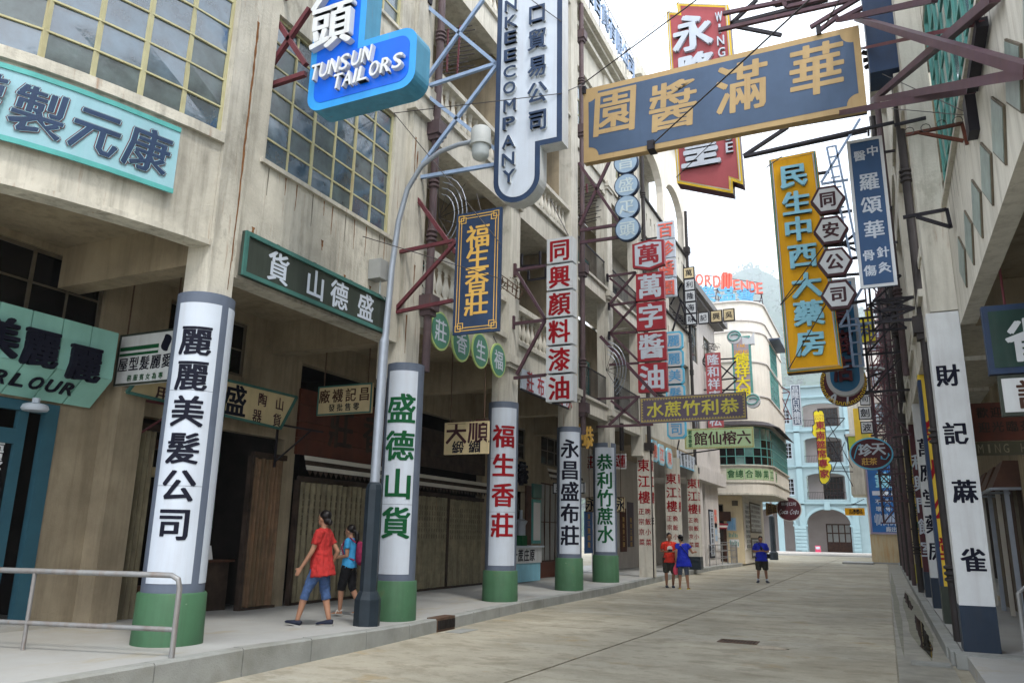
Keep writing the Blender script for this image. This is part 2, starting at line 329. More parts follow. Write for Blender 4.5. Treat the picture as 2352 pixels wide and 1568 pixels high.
def put(mb, ch, c, u, v, wd, ht, bold=.02, m=0, depth=0, lift=.004, slant=0, dm=None, rot=0):
    """one character centred at c, filling wd x ht along u (right) and v (up); depth > 0 makes it a raised letter"""
    if ch == ' ': return
    vs, fs, bb = glyph(ch, bold); u = Vector(u); v = Vector(v); n = u.cross(v); c = Vector(c)
    if ch in 'Il1-' and ord(ch) < 256: wd = min(wd, ht*.2)
    sx = wd/max(bb[1]-bb[0], 1e-3); sy = ht/max(bb[3]-bb[2], 1e-3)
    if ord(ch) > 255: sx = wd/.94; sy = ht/.94; cx, cy = .5, .375
    else: cx, cy = (bb[0]+bb[1])/2, (bb[2]+bb[3])/2
    cr, sr = math.cos(rot), math.sin(rot); s0 = min(wd, ht); bo = max(bold, 0)
    k0 = bo*s0*.85
    # heavier strokes: the outline laid down several times, a hair apart in depth
    for q, (ox, oy) in enumerate([(0, 0), (-k0, 0), (k0, 0), (-k0*.7, -k0*.5), (k0*.7, -k0*.5), (-k0*.7, k0*.5), (k0*.7, k0*.5)] if k0 > .002 else [(0, 0)]):
      out = []
      for x, y in vs:
        a = (x-cx)*sx; b = (y-cy)*sy; a += slant*b
        a, b = a*cr-b*sr+ox, a*sr+b*cr+oy
        out.append(c+u*a+v*b+n*(lift+depth+q*.0004))
      mb.add(out, fs, m)
      if depth > 0:
        ed = {}
        for f in fs:
            for i in range(len(f)):
                e = (f[i], f[(i+1) % len(f)])
                if (e[1], e[0]) in ed: del ed[(e[1], e[0])]
                else: ed[e] = 1
        top = [p-n*(.001+q*.0004) for p in out]; base = top+[p-n*depth for p in top]; k = len(out)
        mb.add(base, [(a, a+k, b+k, b) for a, b in ed], m if dm is None else dm)
UX, UZ = Vector((1,0,0)), Vector((0,0,1))
def vtext(mb, s, xc, z0, z1, y, size=None, wd=None, **k):   # column of characters on a face looking along -Y
    n = len(s); st = (z1-z0)/n; h = size or st*.86
    for i, ch in enumerate(s): put(mb, ch, (xc, y, z1-st*(i+.5)), UX, UZ, wd or h, h, **k)
def htext(mb, s, x0, x1, zc_, y, size=None, wd=None, **k):
    n = len(s); st = (x1-x0)/n; h = size or st*.86
    for i, ch in enumerate(s): put(mb, ch, (x0+st*(i+.5), y, zc_), UX, UZ, wd or h, h, **k)
def rect_from(Y, TL, TR, BL, BR):
    a, b, c, d = (P(*p, Y=Y) for p in (TL, TR, BL, BR))
    return (a.x+c.x)/2, (b.x+d.x)/2, (c.z+d.z)/2, (a.z+b.z)/2
# ================================================================ GROUND
def pz(y):                                       # pavement height along the left side
    t = [(-50,.30),(7,.30),(11,.2),(30,.2),(60,.16),(200,.16)]
    for (a, za), (b, zb) in zip(t, t[1:]):
        if y <= b: return za+(zb-za)*max(0, (y-a))/(b-a)
    return .16
KL = [(1,-6.6),(6,-6.6),(10,-6.7),(12,-6.85),(15.5,-7.08),(22,-7.12),(26,-7.4),(33,-7.7),(41,-7.9),(47.5,-7.6)]
def kx(y):
    for (a, xa), (b, xb) in zip(KL, KL[1:]):
        if y <= b: return xa+(xb-xa)*max(0, y-a)/(b-a)
    return KL[-1][1]
g = MB(); g.box(-2350, 2350, -60, 3950, -.5, -.03); g.build('ground', M['asph']); tag(bpy.data.objects['ground'], kind='structure')
road = MB(); road.box(-13, 3, -3, 88, -.029, -.026); road = tag(road.build('road', M['asph']), kind='structure')
ys = [-2, 5.6, 13.62, 21.6, 29.6, 37.6, 45.6, 53.6, 61.6, 69.6, 77.6, 86]
jl = lambda y: -4.05+.3*min(1, max(0, (y-8)/5))   # the long joint wanders a little
for a, b in zip(ys, ys[1:]):
    for k, (xa, xb) in enumerate(((None, 'j'), ('j', 0))):
        s = MB(); e = .017
        x0a, x0b = (kx(a)-.6, kx(b)-.6) if k == 0 else (jl(a)+e, jl(b)+e)
        x1a, x1b = (jl(a)-e, jl(b)-e) if k == 0 else (0-e, 0-e)
        if b > 47: x0a = x0b = (-12.9 if k == 0 else x0a)
        if b > 47 and k: x0a = x0b = jl(50)+e
        ya, yb = a+e, b-e
        s.add([(x0a,ya,-.026),(x1a,ya,-.026),(x1b,yb,-.026),(x0b,yb,-.026),(x0a,ya,0),(x1a,ya,0),(x1b,yb,0),(x0b,yb,0)],
              [(4,5,6,7),(0,1,5,4),(1,2,6,5),(2,3,7,6),(3,0,4,7)])
        s.build('concrete_slab', M['asph'], road)
# gutter on the right
g = MB(); g.box(.0, .66, 3, 61.5, -.026, -.008); tag(g.build('gutter', M['wetg']), kind='structure')
def blob(cx, cy, rx, ry, z, name, m, parent=None, n=26, seed=1, kind=None):
    rd = random.Random(seed); g = MB(); pts = []
    for i in range(n):
        a = 2*math.pi*i/n; r = 1+.05*math.sin(3*a+seed)+rd.uniform(-.02,.02)
        pts.append((cx+rx*r*math.cos(a), cy+ry*r*math.sin(a), z))
    g.add(pts, [tuple(range(n))]); o = g.build(name, m, parent); return tag(o, kind=kind) if kind else o
def strip(name, m, y0, y1, xa, xb, z, seed, n=22, kind='structure', jit=.018):
    rd = random.Random(seed); L1, L2 = [], []; ja = jb = 0
    for i in range(n+1):
        y = y0+(y1-y0)*i/n; e = min(1, i/4, (n-i)/8); ja = ja*.7+rd.uniform(-jit,jit); jb = jb*.7+rd.uniform(-jit,jit); c = (xa+xb)/2
        L1.append((c+(xa+ja-c)*e, y, z)); L2.append((c+(xb+jb-c)*e+.002, y, z))
    g = MB(); vs = L1+L2; k = n+1; g.add(vs, [(i, k+i, k+i+1, i+1) for i in range(n)]); return tag(g.build(name, m), kind=kind)
strip('wet_patch', M['moss_'], 12.9, 46, .02, .16, -.006, 2)
strip('wet_patch', M['moss_'], 12.8, 30, .26, .60, -.0055, 9)
strip('water', M['puddle'], 13.1, 20.5, .36, .52, -.004, 3)
strip('water', M['puddle'], 21.5, 29, .34, .46, -.004, 5)
g = MB(); g.box(.16, .63, 12.3, 12.55, -.008, .02); tag(g.build('cover_stone', M['kerb']), 'worn stone step across the end of the right gutter', 'stone')
blob(-1.72, 12.85, .27, .16, .004, 'water', M['puddle'], seed=8, kind='structure')
# drain grate in the road
dg_ = thing('drain_grate', (-2.25, 13.3, 0), 'rectangular iron drain grate set in the road beside the small puddle', 'grate')
g = MB(); g.box(-2.55,-1.95,13.1,13.14,.001,.012); g.box(-2.55,-1.95,13.46,13.5,.001,.012); g.box(-2.55,-2.51,13.14,13.46,.001,.012); g.box(-1.99,-1.95,13.14,13.46,.001,.012); g.build('frame', M['iron'], dg_)
g = MB(); g.box(-2.51,-1.99,13.14,13.46,.001,.003); g.build('pit_shade', M['dark'], dg_)  # flat near-black sheet painted as the shade below the bars
b = MB(); b.box(-.012,.012,-.16,.16,0,.009); bm_ = local_mesh(b, 'bar', M['iron'])
for i in range(10): inst(bm_, 'bar', dg_, (-2.48+i*.05, 13.3, .003))
# left pavement with kerb stones
pv = MB(); yy = [1,3,5,7,9,11,12.5,15.5,19,22,26,30,33,37,41,44,47.2]
for a, b in zip(yy, yy[1:]):
    za, zb = pz(a), pz(b); i = .16
    pv.add([(-13,a,za),(kx(a)-i,a,za),(kx(b)-i,b,zb),(-13,b,zb)], [(0,1,2,3)])
pv.box(-13, -7.75, 47.2, 58, 0, .16)
pave = tag(pv.build('pavement', M['pave']), kind='structure')
y = 1.0; rk = random.Random(4)
while y < 47.1:
    b = min(47.2, y+1.22); zt = rk.uniform(-.004,.004)+.005
    if not (11.25 < y < 11.3):
        s = MB(); e = .008; ya, yb = y+e, b-e
        for (q0, q1) in ((ya, yb),):
            A = [(kx(ya)-.16,ya,-.02),(kx(ya),ya,-.02),(kx(yb),yb,-.02),(kx(yb)-.16,yb,-.02)]
            T = [(kx(ya)-.16,ya,pz(ya)+zt),(kx(ya)-.02,ya,pz(ya)+zt),(kx(yb)-.02,yb,pz(yb)+zt),(kx(yb)-.16,yb,pz(yb)+zt)]
            Mi = [(kx(ya),ya,pz(ya)+zt-.02),(kx(yb),yb,pz(yb)+zt-.02)]
            s.add(A+T+Mi, [(4,5,6,7),(1,2,9,8),(8,9,6,5),(0,1,8,5,4),(2,3,7,6,9),(3,0,4,7)])
        s.build('kerb_stone', M['kerb'], pave)
    y = b
# kerb inlet by the second column
ki = thing('kerb_inlet', (-6.83, 11.95, 0), 'rusty kerb drain inlet in front of the lamp post and second column', 'drain')
g = MB(); g.box(-7.02,-6.82,11.7,12.3,0,.222); g.build('frame', M['iron'], ki)
b = MB(); b.box(-.012,.012,-.018,.018,-.07,.07); bm_ = local_mesh(b, 'bar', M['dark'])
for i in range(10): inst(bm_, 'bar', ki, (-6.81, 11.74+i*.057, .11))
g = MB(); g.box(-6.72,-6.42,11.8,12.4,.001,.008); g.build('cover', M['kerb'], ki)
# right pavement
pv = MB(); pv.box(.83, 6, 3, 61.5, -.02, .15); pr = tag(pv.build('pavement', M['pave']), kind='structure')
y = 13.2
while y < 61:
    s = MB(); s.box(.64, .81, y+.008, y+1.19, -.02, .153+rk.uniform(-.003,.003)); s.build('kerb_stone', M['kerb'], pr); y += 1.2
s = MB(); s.box(.70, 1.62, 12.3, 12.62, -.02, .17); s.build('kerb_stone', M['kerb'], pr)
s = MB(); s.box(.66, .8, 12.63, 13.19, -.02, .16); s.build('kerb_stone', M['kerb'], pr)
s = MB(); s.add([(1.63,12.3,-.02),(1.63,12.6,-.02),(1.63,12.6,.17),(1.63,12.3,.17),(2.6,10.6,-.02),(2.6,11.0,-.02),(2.6,11.0,.17),(2.6,10.6,.17)],[(0,3,2,1),(4,5,6,7),(0,4,7,3),(3,7,6,2),(1,2,6,5)]); s.build('kerb_stone', M['kerb'], pr)
# far pavements: in front of the blue building and the end building, corner building kerb
pv = MB(); pv.box(-30, 4, 82.5, 88, -.02, .14); pv.box(-2.8, -.9, 58.5, 62, -.02, .12); pv.box(-.9, .62, 61.6, 62, -.02, .10); tag(pv.build('pavement', M['pave']), kind='structure')

# ================================================================ COLUMNS WITH SIGN SLEEVES
# the cladding of the round columns: a sheet sleeve with proud white panels and painted characters
def cyl_text(mb, s, cx, cy, r, ac, z0, z1, size, m, bold=.03, squash=1.0):
    n = len(s); st = (z1-z0)/n
    for i, ch in enumerate(s):
        vs, fs, bb = glyph(ch, bold); bmm = bmesh.new(); V = [bmm.verts.new((x, y, 0)) for x, y in vs]
        for f in fs:
            try: bmm.faces.new([V[j] for j in f])
            except ValueError: pass
        for c in range(1, 12):
            ge = bmm.verts[:]+bmm.edges[:]+bmm.faces[:]
            bmesh.ops.bisect_plane(bmm, geom=ge, plane_co=(c/12, 0, 0), plane_no=(1, 0, 0))
        bmm.verts.ensure_lookup_table(); bmm.verts.index_update()
        zc0 = z1-st*(i+.5); k0 = bold*size*.95; fcs = [tuple(v.index for v in f.verts) for f in bmm.faces]
        for q, (ox, oy) in enumerate([(0, 0), (-k0, 0), (k0, 0), (-k0*.7, -k0*.5), (k0*.7, -k0*.5), (-k0*.7, k0*.5), (k0*.7, k0*.5)]):
            out = []
            for v in bmm.verts:
                a = ac+((v.co.x-.5)/.94*size*squash*(1.15 if r < .345 and cy < 8 else 1)+ox)/r; rr = r+.008+q*.0006
                out.append((cx+rr*math.cos(a), cy+rr*math.sin(a), zc0+(v.co.y-.375)/.94*size+oy))
            mb.add(out, fcs, m)
        bmm.free()
def arc_patch(mb, cx, cy, r, a0, a1, z0, z1, t=.004, n=14):
    vs = []; 
    for i in range(n+1):
        a = a0+(a1-a0)*i/n
        for rr in (r, r+t):
            for z in (z0, z1): vs.append((cx+rr*math.cos(a), cy+rr*math.sin(a), z))
    fs = []
    for i in range(n):
        k = i*4; j = k+4
        fs += [(k+2, j+2, j+3, k+3), (k+3, j+3, j+1, k+1), (k, j, j+2, k+2)]
    fs += [(0,2,3,1), (4*n+1,4*n+3,4*n+2,4*n)]
    mb.add(vs, fs)
cols = [ # x, y, r, base z, sleeve z0, z1, text, ink, panel angles relative to the camera direction, label word, second text, size
    (-7.66, 6.95, .34, .28, .88, 4.46, '麗麗美髮公司', 'ink', (-57, 32), 'nearest round column sleeve lettered in black brush characters, green base behind the tube railing', ('盛德山貨', 'green_ink', 50, 165), .37, 1.42, 4.05),
    (-7.42, 11.3, .315, .18, .83, 4.44, '盛德山貨', 'green_ink', (-57, 40), 'column sleeve with four large green characters, directly behind the lamp post', None, .50, 1.42, 3.95),
    (-7.6, 15.65, .33, .18, .84, 4.46, '福生香莊', 'red_ink', (-50, 58), 'column sleeve with four crimson characters beside the sugar cane juice counter', None, .50, 1.45, 4.0),
    (-7.57, 19.7, .32, .18, 1.02, 4.42, '永昌盛布莊', 'ink', (-48, 58), 'column sleeve with five navy black characters between the crimson and the short green lettered ones', None, .50, 1.3, 4.1),
    (-7.95, 23.85, .36, .18, 1.01, 4.45, '恭利竹蔗水', 'green_ink', (-53, 55), 'farthest round column sleeve, five green characters, beside the square pillars', None, .52, 1.35, 4.1)]
for (cx, cy, r, z0, sz0, sz1, txt, ink, (pa0, pa1), lab, second, size, tz0, tz1) in cols:
    cdir = math.atan2(-cy, -cx)
    t = thing('column_sign', (cx, cy, z0), lab, 'column sign')
    g = MB(); g.lathe((cx, cy, 0), [(r+.055, z0), (r+.045, sz0-.03), (r+.03, sz0-.01)], 40); g.build('base', M['green_base'], t, True)
    g = MB(); g.lathe((cx, cy, 0), [(r+.01, sz0-.02), (r+.01, sz1)], 40); g.build('sleeve', M['steel_blue'], t, True)
    a0, a1 = cdir+R_(pa0), cdir+R_(pa1)
    g = MB(); zs = [sz0+.09, sz0+.09+(sz1-sz0-.23)*.33, sz0+.09+(sz1-sz0-.23)*.67, sz1-.14]
    for za, zb in zip(zs, zs[1:]):
        g = MB(); arc_patch(g, cx, cy, r+.011, a0, a1, za+.003, zb-.003); g.build('panel', M['white'], t, True)
    g = MB(); cyl_text(g, txt, cx, cy, r+.012, (a0+a1)/2, tz0, tz1, size, 0, .035, 1.0 if cx > -7.9 or cy < 10 else .95); g.build('lettering', M[ink], t)
    if second:
        b0, b1 = cdir+R_(second[2]), cdir+R_(second[3])
        g = MB(); arc_patch(g, cx, cy, r+.011, b0, b1, zs[0], zs[-1]); g.build('panel', M['white'], t, True)
        g = MB(); cyl_text(g, second[0], cx, cy, r+.012, (b0+b1)/2, tz0, tz1, size*.9, 0, .03); g.build('lettering', M[second[1]], t)

# ================================================================ LEFT BUILDINGS
FX = -7.5
XB = -10.45                                      # back wall of the arcade
def window(parent, X, y0, y1, z0, z1, nx, nz, fr, gl, depth=.08, bar=.028, face=1, frw=.05, xs=None):
    """glazed window in a wall facing +X (face=1) or -X (face=-1); every pane is a part of its own under the frame"""
    g = MB(); d = depth*face
    g.box(X-d, X, y0, y0+frw, z0, z1); g.box(X-d, X, y1-frw, y1, z0, z1); g.box(X-d, X, y0+frw, y1-frw, z0, z0+frw); g.box(X-d, X, y0+frw, y1-frw, z1-frw, z1)
    cw = (y1-y0)/nx; ch = (z1-z0)/nz
    for i in range(1, nx): 
        k = bar*(1.7 if i % 2 == 0 else 1)
        g.box(X-d*.8, X-d*.1, y0+cw*i-k/2, y0+cw*i+k/2, z0+frw, z1-frw)
    for j in range(1, nz): g.box(X-d*.7, X-d*.2, y0+frw, y1-frw, z0+ch*j-bar/2, z0+ch*j+bar/2)
    f = g.build('window', M[fr], parent)
    b = MB(); b.box(-.004, .004, -cw/2+.004, cw/2-.004, -ch/2+.004, ch/2-.004); me = local_mesh(b, 'pane', M[gl]); me2 = local_mesh(b, 'pane', M['glass2'])
    for i in range(nx):
        for j in range(nz):
            o = inst(me, 'pane', f, (X-d*.45, y0+cw*(i+.5), z0+ch*(j+.5))); o.rotation_euler = (0, random.uniform(-.035,.035), random.uniform(-.03,.03))
            if gl == 'glass' and random.random() < .3: o.data = me2
    return f
def window_y(parent, Y, x0, x1, z0, z1, nx, nz, fr, gl, depth=.08, bar=.035, frw=.06, name='window'):
    g = MB()
    g.box(x0, x0+frw, Y, Y+depth, z0, z1); g.box(x1-frw, x1, Y, Y+depth, z0, z1); g.box(x0+frw, x1-frw, Y, Y+depth, z0, z0+frw); g.box(x0+frw, x1-frw, Y, Y+depth, z1-frw, z1)
    cw = (x1-x0)/nx; ch = (z1-z0)/nz
    for i in range(1, nx): g.box(x0+cw*i-bar/2, x0+cw*i+bar/2, Y+.01, Y+depth*.9, z0+frw, z1-frw)
    for j in range(1, nz): g.box(x0+frw, x1-frw, Y+.02, Y+depth*.8, z0+ch*j-bar/2, z0+ch*j+bar/2)
    f = g.build(name, M[fr], parent)
    b = MB(); b.box(-cw/2+.004, cw/2-.004, -.004, .004, -ch/2+.004, ch/2-.004); me = local_mesh(b, 'pane', M[gl])
    for i in range(nx):
        for j in range(nz): inst(me, 'pane', f, (x0+cw*(i+.5), Y+depth*.5, z0+ch*(j+.5)))
    return f
def wall_x(g, X, th, y0, y1, z0, z1, holes=(), m=0):
    """wall slab from X-th to X with rectangular holes (ya,yb,za,zb), cut into non overlapping boxes"""
    ysr = sorted({y0, y1, *[h[0] for h in holes], *[h[1] for h in holes]})
    for a, b in zip(ysr, ysr[1:]):
        if b-a < 1e-5: continue
        hs = sorted([(h[2], h[3]) for h in holes if h[0] <= a+1e-6 and h[1] >= b-1e-6]); z = z0
        for ha, hb in hs:
            if ha > z: g.box(X-th, X, a, b, z, ha, m)
            z = max(z, hb)
        if z < z1: g.box(X-th, X, a, b, z, z1, m)
def wall_y(g, Y, th, x0, x1, z0, z1, holes=(), m=0):
    xsr = sorted({x0, x1, *[h[0] for h in holes], *[h[1] for h in holes]})
    for a, b in zip(xsr, xsr[1:]):
        if b-a < 1e-5: continue
        hs = sorted([(h[2], h[3]) for h in holes if h[0] <= a+1e-6 and h[1] >= b-1e-6]); z = z0
        for ha, hb in hs:
            if ha > z: g.box(a, b, Y, Y+th, z, ha, m)
            z = max(z, hb)
        if z < z1: g.box(a, b, Y, Y+th, z, z1, m)

# ---------------- A: cream building with steel windows (nearest)
A = thing('shophouse', (-9, 7, .3), 'nearest cream shophouse with curved steel framed glazing above the arcade', 'building')
g = MB()
wall_x(g, FX, .3, 7.16, 11.08, 4.82, 13.5, [(7.54, 10.68, 6.67, 9.05), (7.54, 10.68, 10.82, 13.2)])
g.build('wall', M['stucco'], A)
window(A, FX-.06, 7.545, 10.675, 6.675, 9.045, 6, 6, 'frame_y', 'glass')
window(A, FX-.06, 7.545, 10.675, 10.825, 13.195, 6, 6, 'frame_y', 'glass')
g = MB(); g.box(FX, FX+.05, 7.45, 10.75, 6.6, 6.665); g.box(FX, FX+.05, 7.45, 10.75, 10.75, 10.815); g.build('sill', M['stucco'], A)
# bow front: plan curve of the wall
BC = [(6.74,-7.5),(6.3,-7.58),(5.8,-7.71),(5.4,-7.83),(5.0,-7.97),(4.6,-8.14),(4.2,-8.36),(3.8,-8.68),(3.4,-9.35),(3.1,-9.9),(2.95,-10.5),(2.9,-11.2)]
def bow(g, z0, z1, o0=0, th=.25, m=0, pts=None):
    pts = pts or BC; n = len(pts)
    def nrm(i):
        a = Vector((pts[max(0,i-1)][1], pts[max(0,i-1)][0])); b = Vector((pts[min(n-1,i+1)][1], pts[min(n-1,i+1)][0])); d = (b-a).normalized(); return Vector((-d.y, d.x)) if (-d.y) > 0 or True else d
    vs = []
    for i, (yq, xq) in enumerate(pts):
        nn = nrm(i); nn = nn if nn.x > 0 or nn.y < 0 and nn.x > -.3 else -nn
        for off in (o0, o0-th):
            for z in (z0, z1): vs.append((xq+nn.x*off, yq+nn.y*off, z))
    fs = []
    for i in range(n-1):
        k = i*4; j = k+4; fs += [(k, k+1, j+1, j), (k+1, k+3, j+3, j+1), (k+2, k, j, j+2), (k+3, k+2, j+2, j+3)]
    fs += [(0,2,3,1), (4*n-4,4*n-3,4*n-1,4*n-2)]
    g.add(vs, fs, m); return nrm
g = MB(); bow(g, 5.17, 6.52); bow(g, 9.9, 10.9); g.build('bow_wall', M['stucco'], A, True)
g = MB(); bow(g, 6.52, 6.66, .07, .34); g.build('sill', M['stucco'], A, True)
g = MB(); bow(g, 5.10, 5.168, .03, .30); g.build('moulding', M['stucco'], A, True)
# glazing of the bow, one bay per pair of plan points
fr = MB(); q = BC; nrows = 8; zb, zt = 6.66, 9.9; rows = [zb+(zt-zb)*j/nrows for j in range(nrows+1)]
sub = []
L_ = []; tot = 0
for (a, b) in zip(q, q[1:]): L_.append((tot, a, b, math.dist(a, b))); tot += math.dist(a, b)
def along(s):
    for st, a, b, l in L_:
        if s <= st+l+1e-6: t = (s-st)/l; return Vector((a[1]+(b[1]-a[1])*t-.07, a[0]+(b[0]-a[0])*t, 0))
    return Vector((q[-1][1], q[-1][0], 0))
npane = int(tot/.50); pts_ = [along(tot*i/npane) for i in range(npane+1)]
for i, p in enumerate(pts_):
    wdt = .05 if i % 2 == 0 else .026
    fr.bar(p+Vector((0,0,zb)), p+Vector((0,0,zt)), wdt, .06)
for a, b in zip(pts_, pts_[1:]):
    for j, z in enumerate(rows): fr.bar(a+Vector((0,0,z)), b+Vector((0,0,z)), .05, .045 if j in (0, nrows) else .022)
wf = fr.build('window', M['frame_y'], A)
for a, b in zip(pts_, pts_[1:]):
    for z0, z1 in zip(rows, rows[1:]):
        s = MB(); d = (b-a)*.02; jx = random.uniform(-.012,.012)
        s.quad(a+d+Vector((jx,0,z0+.01)), b-d+Vector((0,0,z0+.01)), b-d+Vector((jx,0,z1-.01)), a+d+Vector((0,0,z1-.01))); s.build('pane', M['glass' if random.random() < .7 else 'glass2'], wf)
# pilasters
g = MB(); g.box(-7.87, -7.45, 6.745, 7.155, 4.3, 13.5); g.box(-7.9, -7.40, 11.085, 11.66, 4.2, 9.75); g.box(-7.9, -7.40, 11.085, 11.66, 10.0, 21); g.build('pilaster', M['stucco'], A)
g = MB(); g.box(-7.9, -7.3, 10.98, 11.76, 9.35, 9.49); g.box(-7.9, -7.33, 11.0, 11.74, 9.49, 9.75); g.box(-7.9, -7.27, 10.95, 11.79, 9.752, 9.998); g.build('capital', M['stucco'], A)
# arcade: ceiling, cross beams, back wall
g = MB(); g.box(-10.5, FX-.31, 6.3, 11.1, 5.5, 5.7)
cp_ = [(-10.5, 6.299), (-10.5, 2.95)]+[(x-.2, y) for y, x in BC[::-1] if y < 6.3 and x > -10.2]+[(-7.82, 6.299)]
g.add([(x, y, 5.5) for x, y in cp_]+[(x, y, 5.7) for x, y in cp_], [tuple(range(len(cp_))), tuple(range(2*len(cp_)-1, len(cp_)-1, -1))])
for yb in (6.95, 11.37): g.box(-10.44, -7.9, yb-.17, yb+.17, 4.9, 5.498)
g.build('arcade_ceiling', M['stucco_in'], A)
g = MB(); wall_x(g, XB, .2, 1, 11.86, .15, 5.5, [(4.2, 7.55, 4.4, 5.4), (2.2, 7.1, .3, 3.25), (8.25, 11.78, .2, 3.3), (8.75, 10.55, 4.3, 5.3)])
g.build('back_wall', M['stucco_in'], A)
g = MB(); g.box(XB+.002, XB+.35, 7.78, 8.22, .25, 4.0); g.build('pier', M['stucco_in'], A)
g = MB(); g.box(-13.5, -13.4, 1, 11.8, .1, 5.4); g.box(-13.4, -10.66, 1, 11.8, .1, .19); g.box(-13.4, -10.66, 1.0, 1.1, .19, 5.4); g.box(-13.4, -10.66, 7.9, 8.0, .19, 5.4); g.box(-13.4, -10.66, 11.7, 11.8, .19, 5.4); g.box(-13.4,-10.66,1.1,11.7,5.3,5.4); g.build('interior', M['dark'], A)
window(A, XB-.05, 4.205, 7.545, 4.405, 5.395, 6, 2, 'frame_dk', 'glass_dk')
window(A, XB-.05, 8.755, 10.545, 4.305, 5.295, 3, 2, 'frame_dk', 'glass_dk')
# blue parlour door
dr = MB(); 
for ya in (5.3, 6.55): dr.box(XB-.08, XB+.0, ya, ya+.13, .32, 3.2)
dr.box(XB-.08, XB, 5.43, 6.55, .32, .6); dr.box(XB-.08, XB, 5.43, 6.55, 2.65, 2.85); dr.box(XB-.08, XB+.03, 6.9, 7.09, .32, 3.24); dr.box(XB-.08, XB+.01, 5.3, 6.9, 3.1, 3.24)
dro = dr.build('door', M['tealwood'], A)
g = MB(); g.box(XB-.06, XB-.05, 5.43, 6.55, .6, 2.65); g.build('pane', M['glass_dk'], dro)
g = MB()
for i, ch in enumerate('麗麗美髮公司'):
    put(g, ch, (XB-.04, 6.28, 2.5-i*.33), (0,1,0), UZ, .36, .32, bold=.02)
g.build('lettering', M['white_w'], dro)
g = MB(); g.box(XB+.1, -10.0, 4.4, 7.2, .28, .36); g.build('doorstep', M['pave'], A)

# ---------------- baluster mesh
b = MB(); b.lathe((0,0,0), [(.055,0),(.055,.04),(.035,.06),(.045,.09),(.075,.17),(.078,.23),(.055,.34),(.036,.45),(.034,.5),(.05,.52),(.036,.54),(.04,.6),(.058,.63),(.058,.68)], 8)
BAL = local_mesh(b, 'baluster', M['right_wall'], True)
# ---------------- B: shophouse with balustrades
B = thing('shophouse', (-9, 15.6, .2), 'cream shophouse with stone balustrades behind the black and white vertical trading company sign', 'building')
PB = [(11.665, 15.42), (15.98, 19.5)]
Lz = [5.3, 9.2, 13.1, 17.0]
def pilaster(parent, X, y0, y1, z0, z1, caps=(), m='stucco_light'):
    g = MB(); g.box(X-.4, X, y0, y1, z0, z1); g.build('pilaster', M[m], parent)
    for z in caps:
        g = MB(); g.box(X-.42, X+.06, y0-.06, y1+.06, z-.30, z-.2); g.box(X-.42, X+.1, y0-.1, y1+.1, z-.2, z-.02); g.build('capital', M[m], parent)
pilaster(B, -7.40, 15.43, 15.97, 4.3, 21, (5.55, 9.55, 13.4))
pilaster(B, -7.42, 19.51, 20.05, 4.3, 18.2, (5.55,))
for (y0, y1) in PB:
    for li, z in enumerate(Lz):
        g = MB(); g.box(FX-.28, FX, y0, y1, z, z+.62); g.box(FX-.3, FX+.07, y0, y1, z+.622, z+.72); g.box(-9.2, FX-.285, y0-.28, y1+.3, z+.36, z+.7)
        g.build('balcony_slab', M['stucco_light'], B)
        if li < 3:
            g = MB(); g.box(FX-.22, FX-.02, y0, y1, z+.722, z+.80); g.build('plinth', M['stucco_light'], B)
            g = MB(); g.box(FX-.25, FX+.04, y0, y1, z+1.482, z+1.57); g.box(FX-.2, FX-.01, y0, y1, z+1.571, z+1.65); g.build('handrail', M['stucco_light'], B)
            n = int((y1-y0-.3)/.245)
            for i in range(n): inst(BAL, 'baluster', B, (FX-.12, y0+.2+i*(y1-y0-.4)/(n-1), z+.801))
            g = MB(); wall_x(g, -9.2, .15, y0-.28, y1+.3, z+.7, z+3.9+.36, [(y0+.5, y0+1.6, z+.75, z+2.9), (y1-1.6, y1-.5, z+.75, z+2.9)])
            g.build('balcony_wall', M['stucco_in'], B)
            window(B, -9.24, y0+.505, y0+1.595, z+.755, z+2.895, 2, 4, 'frame_g', 'glass_dk'); window(B, -9.24, y1-1.595, y1-.505, z+.755, z+2.895, 2, 4, 'frame_g', 'glass_dk')
    for z in Lz[:3]:
        g = MB(); g.box(-9.2, -7.81, y1+.0, y1+.1, z+.7, z+4.2); g.build('cross_wall', M['stucco_in'], B)
g = MB(); g.box(FX-.5, FX, 11.665, 20.1, 18.2, 21); g.build('parapet', M['stucco_light'], B)
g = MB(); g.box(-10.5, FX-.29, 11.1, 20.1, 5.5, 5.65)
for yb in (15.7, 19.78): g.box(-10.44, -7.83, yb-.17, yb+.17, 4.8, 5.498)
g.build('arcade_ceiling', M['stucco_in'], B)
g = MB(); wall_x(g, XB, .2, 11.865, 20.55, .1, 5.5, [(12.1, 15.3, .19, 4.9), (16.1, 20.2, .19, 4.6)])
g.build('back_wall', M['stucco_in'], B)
g = MB(); g.box(-13.4,-13.3,11.85,20.5,.1,5.4); g.box(-13.3,-10.66,11.85,20.5,.05,.18); g.box(-13.3,-10.66,11.85,11.95,.19,5.4); g.box(-13.3,-10.66,15.6,15.7,.19,5.4); g.box(-13.3,-10.66,20.3,20.4,.19,5.4); g.box(-13.3,-10.66,11.95,20.3,5.3,5.4); g.build('interior', M['dark'], B)

